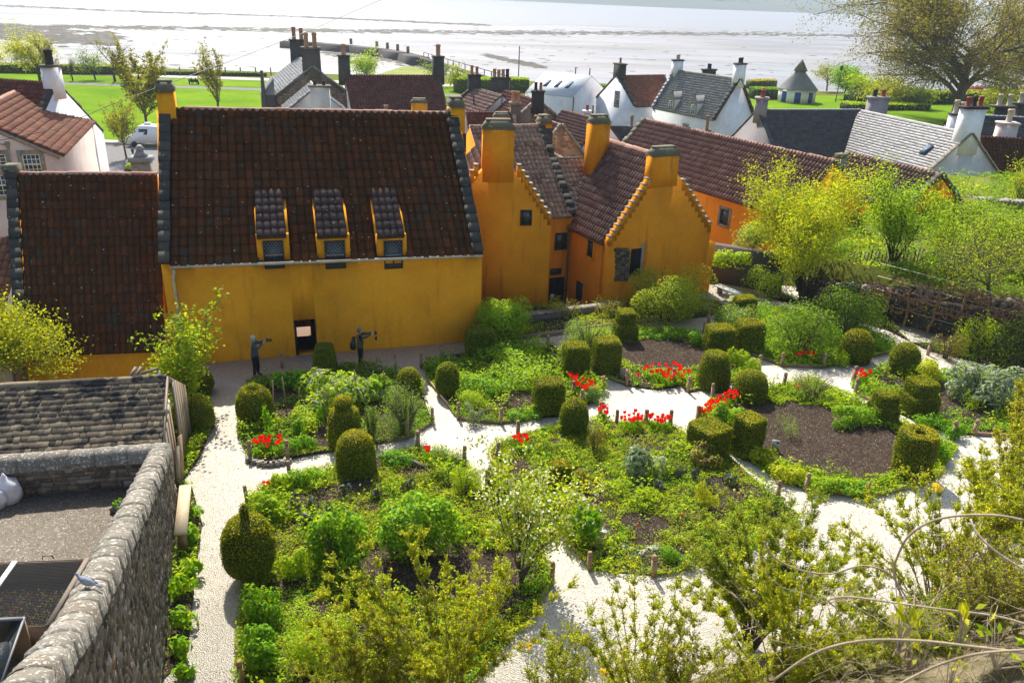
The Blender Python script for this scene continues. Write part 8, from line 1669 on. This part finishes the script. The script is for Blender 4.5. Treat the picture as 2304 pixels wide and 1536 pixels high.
for k in range(7):
    s = 1.2+k*(LR-1.)/6.2; vr = empty('vine', z3(RA, 0)+d3_*s-n3_*.25, ['leftmost gnarled vine trained on the dark wall', 'second gnarled vine from the left on the dark wall', 'third gnarled vine from the left on the dark wall', 'middle gnarled vine on the dark wall', 'third gnarled vine from the right on the dark wall', 'second gnarled vine from the right on the dark wall', 'rightmost gnarled vine on the dark wall'][k], 'vine', 'pruned vines on the dark wall'); sg = []
    zt0 = zt_(s); pts = [np.zeros(3)]
    for i in range(6): pts.append(pts[-1]+np.array([gv.normal(0, .07), gv.normal(0, .03), (zt0+.05)/6]))
    for a, b_ in zip(pts[:-1], pts[1:]): sg.append((*a, *b_, .075, .065))
    for j in range(9):
        b_ = pts[int(gv.integers(3, 7))]+gv.normal(0, .05, 3); dr_ = gv.choice([-1, 1]); q_ = b_; r = .045
        for i in range(int(gv.integers(3, 6))):
            q2 = q_+d3_*dr_*gv.uniform(.15, .32)+np.array([0, 0, gv.normal(.05, .12)])-n3_*gv.normal(.02, .05); sg.append((*q_, *q2, r, r*.85)); r *= .82
            q3 = q2+np.array([gv.normal(0, .05), gv.normal(0, .05), gv.uniform(.12, .3)]); sg.append((*q2, *q3, r*.8, r*.9)); q_ = q2
    V, F = segs_arrays(sg, 6); mobj('stem', npmesh('stem', V, F, M['vine']), vr)
    n = 90; P = np.stack([gv.normal(0, .55, n), gv.normal(-.1, .12, n), gv.uniform(.1, 1.5, n)], -1); V, F = leaf_arrays(P, rdir(n, gv), rdir(n, gv), .09, .06); mobj('leaves', npmesh('leaves', V, F, LM['bronze' if k % 2 else 'olive']), vr)
# upper garden terrace behind the wall
up_ = [tuple((RA+d3_*-3.2+n3_*.55)[:2]), tuple((RB+d3_*3.5+n3_*.55)[:2]), (48, 30), (48, 62), (27, 62), (22.5, 49), (17.0, 45.2), (14.2, 42.5)]
b = MB(); b.prism(up_, -5, 2.0); struct('upper_terrace', b, M['rough_grass'])
cover('T', np.array(up_), 75, ['lush', 'mid', 'lush', 'mid', 'fresh'], .16, .55, -.35, .9, 33, z0=2.0, prefix='terrace_growth')
for (u, vb, vt, wp_, lm, n, lab, y) in ((2120, 640, 560, 120, 'lush', 2200, 'lush green clump on the terrace above the vines', 37), (2010, 640, 585, 110, 'lush', 1800, 'green leafy clump beside the many stemmed tree', 37.5), (2230, 585, 520, 120, 'fresh', 2200, 'fresh green thicket high on the terrace, right', 42), (2180, 505, 455, 160, 'mid', 2200, 'dull green thicket under the boundary wall', 47), (1905, 590, 545, 110, 'lush', 1600, 'clipped looking green shrub behind the golden tree', 40), (1690, 560, 490, 120, 'sage', 1500, 'grey green shrub beside the end of the ochre gable', 41), (1640, 600, 555, 90, 'fresh', 1100, 'fresh ivy growth over the wall left of the golden tree', 39.5), (2290, 640, 590, 90, 'fresh', 1100, 'pale grassy hump at the right edge of the terrace', 36)):
    p = D(u, vb, y); shrub('garden_shrub', lab, p, wp_*mpp(p)*.58, wp_*mpp(p)*.45, D(u, vt, y)[2]-p[2], lm, n, .14, .08, 'shrub', None, 6, 11, int(u), lm2='fresh')
# dark stone wall and paved corner with stone seats behind the clipped yews
sw0, sw1 = D(1590, 640, 40.5), D(1760, 640, 38.8); q = MB(); dd_ = z3(sw1-sw0, 0); q.frame(z3(sw0, -.4), dd_, np.array([.1, .5, 0]), (0, 0, 2.4)); so3 = q.build('stone_wall', M['rubble_dark'], None, z3(sw0, 0)); tag(so3, 'dark mossy stone wall in shade behind the stone seats', 'wall')
b = MB(); b.add([tuple(G(u, v)+np.array([0, 0, .006])) for u, v in ((1580, 690), (1640, 704), (1790, 690), (1750, 640), (1590, 640))], [(0, 1, 2, 3, 4)]); struct('paved_corner', b, M['paving'])
def bench3(name, label, u0, v0, u1, v1, h, wd, mt, ml):
    a, b_ = G(u0, v0, h), G(u1, v1, h); o = z3((a+b_)/2, 0); d = b_-a; s = z3(unit(np.array([-d[1], d[0]])), 0); r_ = empty(name, o, label, 'bench'); q = MB(); q.frame(a-s*wd/2-(0, 0, .07), d, s*wd, (0, 0, .07)); q.build('seat', mt, r_, o)
    for t in (.08, .86): q = MB(); q.frame(z3(a+d*t, 0)-s*wd*.35, d*.06, s*wd*.7, (0, 0, h-.072)); q.build('leg', ml, r_, o)
bench3('stone_bench', 'long pale bench slab gleaming in the sun before the dark wall', 1616, 639, 1662, 660, .45, .4, M['frame_white'], M['wood'])
bench3('stone_bench', 'short stone seat beside the far flat topped yew', 1622, 682, 1648, 674, .42, .36, M['stone_pale'], M['rubble'])
for (u, v, w_, d_, h_, lab) in ((1592, 690, .75, .5, .12, 'flat pale stone slab on the path edge by the bench'), (1655, 690, .6, .5, .5, 'rough block of stone beside the short stone seat')): p = G(u, v); q = MB(); q.taper(p, w_, d_, h_, w_*.92, d_*.9, .3); tag(q.build('stone_block', M['stone_pale'], None, p), lab, 'stone')
# low wall of the back border
a, b_ = G(1180, 728), G(1400, 700); q = MB(); d = b_-a; sN = z3(unit(np.array([-d[1], d[0]])), 0); oL = z3((a+b_)/2, 0); lw_ = empty('low_wall', oL, 'low wall with pale flat cope stones behind the back border', 'wall'); q.frame(a-(0, 0, .1), d, sN*.3, (0, 0, .45)); q.build('wall_core', M['rubble'], lw_, oL)
for i in range(16): q = MB(); q.frame(a+d*(i/16)+(0, 0, .352)-sN*.05, d*(.95/16), sN*.4, (0, 0, .07)); q.build('cope_stone', M['stone_pale'], lw_, oL)
# boundary wall at the far right and wattle fence
a, b_ = D(2140, 447, 56), D(2330, 462, 49); q = MB(); d = b_-a; oB = z3((a+b_)/2, -1); bw = empty('boundary_wall', oB, 'long dark boundary wall with pale cope stones below the pale house', 'wall'); q.frame(z3(a, -4)-(0, 0, 0), z3(d, 0), (.1, .5, 0), (0, 0, a[2]+3.9)); q.build('wall_core', M['rubble_dark'], bw, oB)
for i in range(22): q = MB(); q.frame(a+d*(i/22)-(0, .08, .1), d*(.93/22), (.1, .65, 0), (0, 0, .28*g.uniform(.8, 1.2))); q.build('cope_stone', M['stone_pale'], bw, oB)
oF = D(1950, 610, 38.5); wf = empty('wattle_fence', oF, 'rough paling fence of uneven stakes under the many stemmed tree', 'fence')
for i in range(22):
    p = D(1905+i*8, 612, 38.4); q = MB(); q.box(p, .06, .05, g.uniform(.8, 1.3), g.uniform(0, 1)); q.build('paling', M['wood_grey'] if i % 3 else M['bark_dark'], wf, oF)
q = MB(); q.tube([D(1900, 590, 38.45), D(2085, 592, 38.45)], .03, 5); q.build('rail', M['wood_grey'], wf, oF)

# ================================================================ FOREGROUND BUSHES
def bush(label, u0, u1, vb, vt, y, lm, n, L, W, seed, nst=26, lm2=None, zb=None, bark='cane', side=6, name='box_bush', fan=1., start=.3):
    g = np.random.default_rng(seed); uc = (u0+u1)/2; b0 = D(uc, vb, y); zt_ = D(uc, vt, y)[2]; zb = b0[2] if zb is None else zb; base = np.array([b0[0], y, zb]); h = zt_-zb; rx = (D(u1, (vt+vb)/2, y)[0]-D(u0, (vt+vb)/2, y)[0])/2
    root = empty(name, base, label, 'shrub', 'unclipped bushes below the viewpoint'); sg = []; tp = []
    for k in range(nst):
        a = g.uniform(0, 6.28); r = math.sqrt(g.random()); tgt = np.array([math.cos(a)*r*rx*fan*1.25, math.sin(a)*r*rx*.7, h*(1.02-.26*r*r)*g.uniform(.6, 1.05)]); p = np.array([math.cos(a)*.12*r, math.sin(a)*.12*r, 0.]); c = p+(tgt-p)*.5+np.array([-tgt[0]*.18, -tgt[1]*.18, h*.06]); pr = None; ns = 9
        for i in range(ns+1):
            t = i/ns; q_ = (1-t)**2*p+2*t*(1-t)*c+t*t*tgt+g.normal(0, .02, 3)*(0 < t); 
            if pr is not None:
                sg.append((*pr, *q_, .016*(1-t)+.005, .016*(1-t-.1)+.005 if t < .9 else .004)); dd = unit(q_-pr)
                if t > start: tp.append((*pr, *q_))
                if t > start*.8:
                    for s in range(int(side*g.uniform(.8, 1.9))+ (1 if i == ns else 0)):
                        d2 = unit(dd+.95*rdir(1, g)[0]+np.array([0, 0, .3])); q2 = q_+d2*g.uniform(.10, .34); sg.append((*q_, *q2, .005, .003)); tp.append((*q_, *q2)); tp.append((*q_, *q2))
            pr = q_
    V, F = segs_arrays(sg, 4); mobj('stems', npmesh('stems', V, F, M[bark]), root)
    T = np.array(tp); i = g.integers(len(T), size=n); t = g.random((n, 1)); d = unit(T[i, 3:]-T[i, :3]); P = T[i, :3]*(1-t)+T[i, 3:]*t; o = unit(rdir(n, g)); o = unit(o-d*np.sum(o*d, 1)[:, None]*.6); P = P+o*L*.55; Dn = unit(o*.8+d*.7); N = unit(np.cross(Dn, rdir(n, g))+np.array([0, 0, .5]))
    V, F = leaf_arrays(P, N, Dn, L*g.uniform(.7, 1.25, n), W*g.uniform(.75, 1.25, n)); mobj('foliage', npmesh('foliage', V, F, [LM[lm], LM[lm2 or lm]], (g.random(n) < .35).astype(int)), root); return root
bush('wide box bush with yellowing tips at the bottom centre left', 760, 1250, 1590, 1250, 12.0, 'box', 53818, 0.048, 0.028, 1, 40, 'box', 0.1)
bush('low box sprays at the bottom left beside the carpet plant', 700, 960, 1590, 1400, 11.8, 'box', 18630, 0.047, 0.027, 2, 20, 'olive', 0.1)
bush('dense olive leaved bush by the path on the right of the slabs', 1540, 1890, 1330, 1130, 14.2, 'olive', 70000, 0.071, 0.018, 3, 46, 'mid', 0.05, 'bark', name='olive_bush')
bush('thin box bush with see through sprays over the gravel', 1285, 1580, 1600, 1285, 11.9, 'box', 17595, 0.047, 0.027, 4, 20, 'box', 0.1)
bush('thick box bush with golden tips, right of bottom centre', 1560, 1960, 1600, 1235, 11.6, 'box', 53818, 0.047, 0.028, 5, 42, 'box', 0.4)
bush('twiggy box bush with bare pale stems on the right', 1900, 2300, 1400, 1080, 12.6, 'box', 26908, 0.047, 0.028, 6, 36, 'box', None, start=.42)
bush('tall box bush at the right edge behind the twiggy one', 2110, 2360, 1260, 985, 15.0, 'box', 28978, 0.051, 0.030, 7, 30, 'olive', None)
bush('golden yellow leaved shrub at the right edge below the cardoon', 2210, 2370, 1080, 838, 19.0, 'lime', 18630, 0.061, 0.033, 8, 30, 'amber', 0.05, 'bark')
bush('spreading box bush low at the bottom edge, left of the thick one', 1380, 1640, 1640, 1420, 11.0, 'box', 11000, .046, .026, 12, 28, 'box', .8)
bush('small sunlit box sprays at the bottom, right of centre', 1180, 1330, 1600, 1420, 11.4, 'box', 7452, 0.044, 0.026, 9, 14, 'fresh', .3)
bush('rusty leaved low bush on the bank at the right edge', 2080, 2380, 1440, 1240, 10.5, 'box', 13453, 0.044, 0.026, 10, 26, 'bronze', None)
bush('dark low box growth on the bank under the twiggy bush', 1880, 2200, 1500, 1330, 10.2, 'box', 18630, 0.043, 0.026, 11, 26, 'mid', None)
# dry growth on the bank, close canes and young yellow leaves
n = 5200; Xb = rng.uniform(3.2, 16, n); Yb = rng.uniform(4, 12.5, n); Zb = bankz(Xb[None], Yb[None])[0]; k = Zb > .1; P = np.stack([Xb, Yb, Zb], -1)[k]; n = len(P); Dn = unit(rdir(n)+np.array([0, 0, .9])); L = rng.uniform(.15, .5, n); V, F = leaf_arrays(P+Dn*L[:, None]*.5, unit(np.cross(Dn, rdir(n))), Dn, L, .012, .02)
o = mobj('dry_grass', npmesh('dry_grass', V, F, [LM['dry'], LM['olive']], (rng.random(n) < .25).astype(int))); o['kind'] = 'stuff'
CN = [('long pale cane arching over the right side, close to the viewer', [(2304, 1170, 3.6), (2230, 1158, 3.7), (2120, 1165, 3.8), (2050, 1200, 3.9), (2020, 1250, 4.0), (2012, 1290, 4.1), (2030, 1345, 4.2)], .007), ('pale cane crossing in front of the far garden bench, right', [(2310, 1285, 3.6), (2240, 1240, 3.7), (2200, 1200, 3.8), (2184, 1168, 3.9)], .006), ('thin brown cane curling at its tip, right of the olive bush', [(1720, 1218, 5.0), (1740, 1252, 5.0), (1800, 1282, 5.0), (1870, 1290, 5.0), (1940, 1272, 5.1), (2000, 1290, 5.1), (2040, 1345, 5.2)], .007), ('pale cane with a hooked end above the yellow leaves', [(1880, 1365, 3.4), (1865, 1350, 3.4), (1910, 1342, 3.4), (2010, 1355, 3.3), (2120, 1370, 3.2), (2240, 1385, 3.1), (2330, 1410, 3.0)], .005), ('thick brown cane along the bottom right', [(1740, 1530, 3.2), (1830, 1470, 3.1), (1930, 1442, 3.0), (2060, 1440, 2.9), (2200, 1455, 2.8), (2330, 1470, 2.7)], .006), ('reddish cane in the bottom right corner', [(2020, 1540, 2.6), (2100, 1500, 2.6), (2200, 1470, 2.5), (2330, 1460, 2.4)], .005)]
for (lab, pts, r) in CN:
    P = [D(u, v, y) for u, v, y in pts]; P2 = [];
    for i in range(len(P)-1):
        p0, p1, p2, p3 = P[max(i-1, 0)], P[i], P[i+1], P[min(i+2, len(P)-1)]
        for t in np.linspace(0, 1, 6)[:-1]: P2.append(.5*((2*p1)+(-p0+p2)*t+(2*p0-5*p1+4*p2-p3)*t*t+(-p0+3*p1-3*p2+p3)*t**3))
    P2.append(P[-1]); q = MB(); q.tube(P2, r, 6); tag(q.build('bramble_cane', M['cane'], None, P[len(P)//2]), lab, 'cane')
sg = []
for i in range(120):
    a = D(rng.uniform(1700, 2360), rng.uniform(1330, 1600), rng.uniform(3.2, 7.5)); d = unit(rdir(1)[0]*np.array([1, .7, .6])+np.array([.2, 0, .25])); L = rng.uniform(.2, .7); m_ = a+d*L*.5+rdir(1)[0]*.06; e = a+d*L; sg += [(*a, *m_, .0028, .002), (*m_, *e, .002, .0012), (*m_, *(m_+unit(d+rdir(1)[0])*L*.4), .0016, .001)]
V, F = segs_arrays(sg, 4); o = mobj('dry_twigs', npmesh('dry_twigs', V, F, M['cane'])); o['kind'] = 'stuff'
for i, (u, v, y, n, s_, lab) in enumerate(((2040, 1400, 3.2, 16, .075, 'sprig of bright yellow young leaves close to the viewer'), (2180, 1385, 3.0, 9, .07, 'pair of lime young leaves right of the yellow sprig'), (2090, 1445, 3.1, 8, .045, 'small green leaves below the yellow sprig'), (2265, 1430, 2.9, 10, .06, 'green young leaves at the bottom right corner'), (2150, 1505, 2.9, 8, .05, 'small yellow leaves at the very bottom right'))):
    c = D(u, v, y); g2 = np.random.default_rng(i+70); P = g2.normal(0, .055, (n, 3)); Dn = unit(P+np.array([0, 0, .05])+.02*rdir(n, g2)); r_ = empty('leaf_sprig', c, lab, 'sprig'); V, F = leaf_arrays(P, unit(np.cross(Dn, rdir(n, g2))+np.array([0, -.4, .3])), Dn, s_*g2.uniform(.8, 1.3, n), s_*.42, .08); mobj('leaves', npmesh('leaves', V, F, LM['lime' if i != 3 else 'fresh']), r_); V, F = segs_arrays([(0, 0, -.2, *p_, .004, .002) for p_ in P], 4); mobj('stem', npmesh('stem', V, F, M['cane']), r_)
for (u, v, y, lab) in ((2108, 1095, 9.0, 'bright yellow flower among the box tips at the right'), (1190, 1453, 11., 'yellow flower among the box sprays at the bottom'), (1357, 1510, 11., 'second yellow flower at the bottom, right of centre')):
    c = D(u, v, y); n = 12; r_ = empty('flower', c, lab, 'flower'); d = unit(rdir(n)*np.array([1, 1, .5])); V, F = leaf_arrays(d*.045, unit(rdir(n)+np.array([0, -.5, .8])), d, .09, .055, .1); mobj('petals', npmesh('petals', V, F, LM['yellowfl']), r_); V, F = segs_arrays([(0, 0, -.5, 0, 0, 0, .006, .005)], 4); mobj('stalk', npmesh('stalk', V, F, LM['fresh']), r_)
# weathered garden bench seen through the bushes
p = G(2190, 1245, .9); o_b = z3(p, .0); r_ = empty('garden_bench', o_b, 'weathered grey slatted garden bench behind the twiggy bush on the right', 'bench', None, R(30))
for i in range(6): q = MB(); q.frame((-.7, -.05+i*.085, .46), (1.4, 0, 0), (0, .065, 0), (0, 0, .03)); mobj('seat_slat', npmesh('seat_slat', np.array(q.V), q.F, M['wood_grey']), r_)
for i in range(12): q = MB(); q.frame((-.66+i*.115, .47, .52), (.06, 0, 0), (0, .03, 0), (0, .08, .42)); mobj('back_slat', npmesh('back_slat', np.array(q.V), q.F, M['wood_grey']), r_)
for x in (-.7, .64):
    for y_ in (-.05, .44): q = MB(); q.frame((x, y_, 0), (.06, 0, 0), (0, .06, 0), (0, 0, .46)); mobj('leg', npmesh('leg', np.array(q.V), q.F, M['wood_grey']), r_)
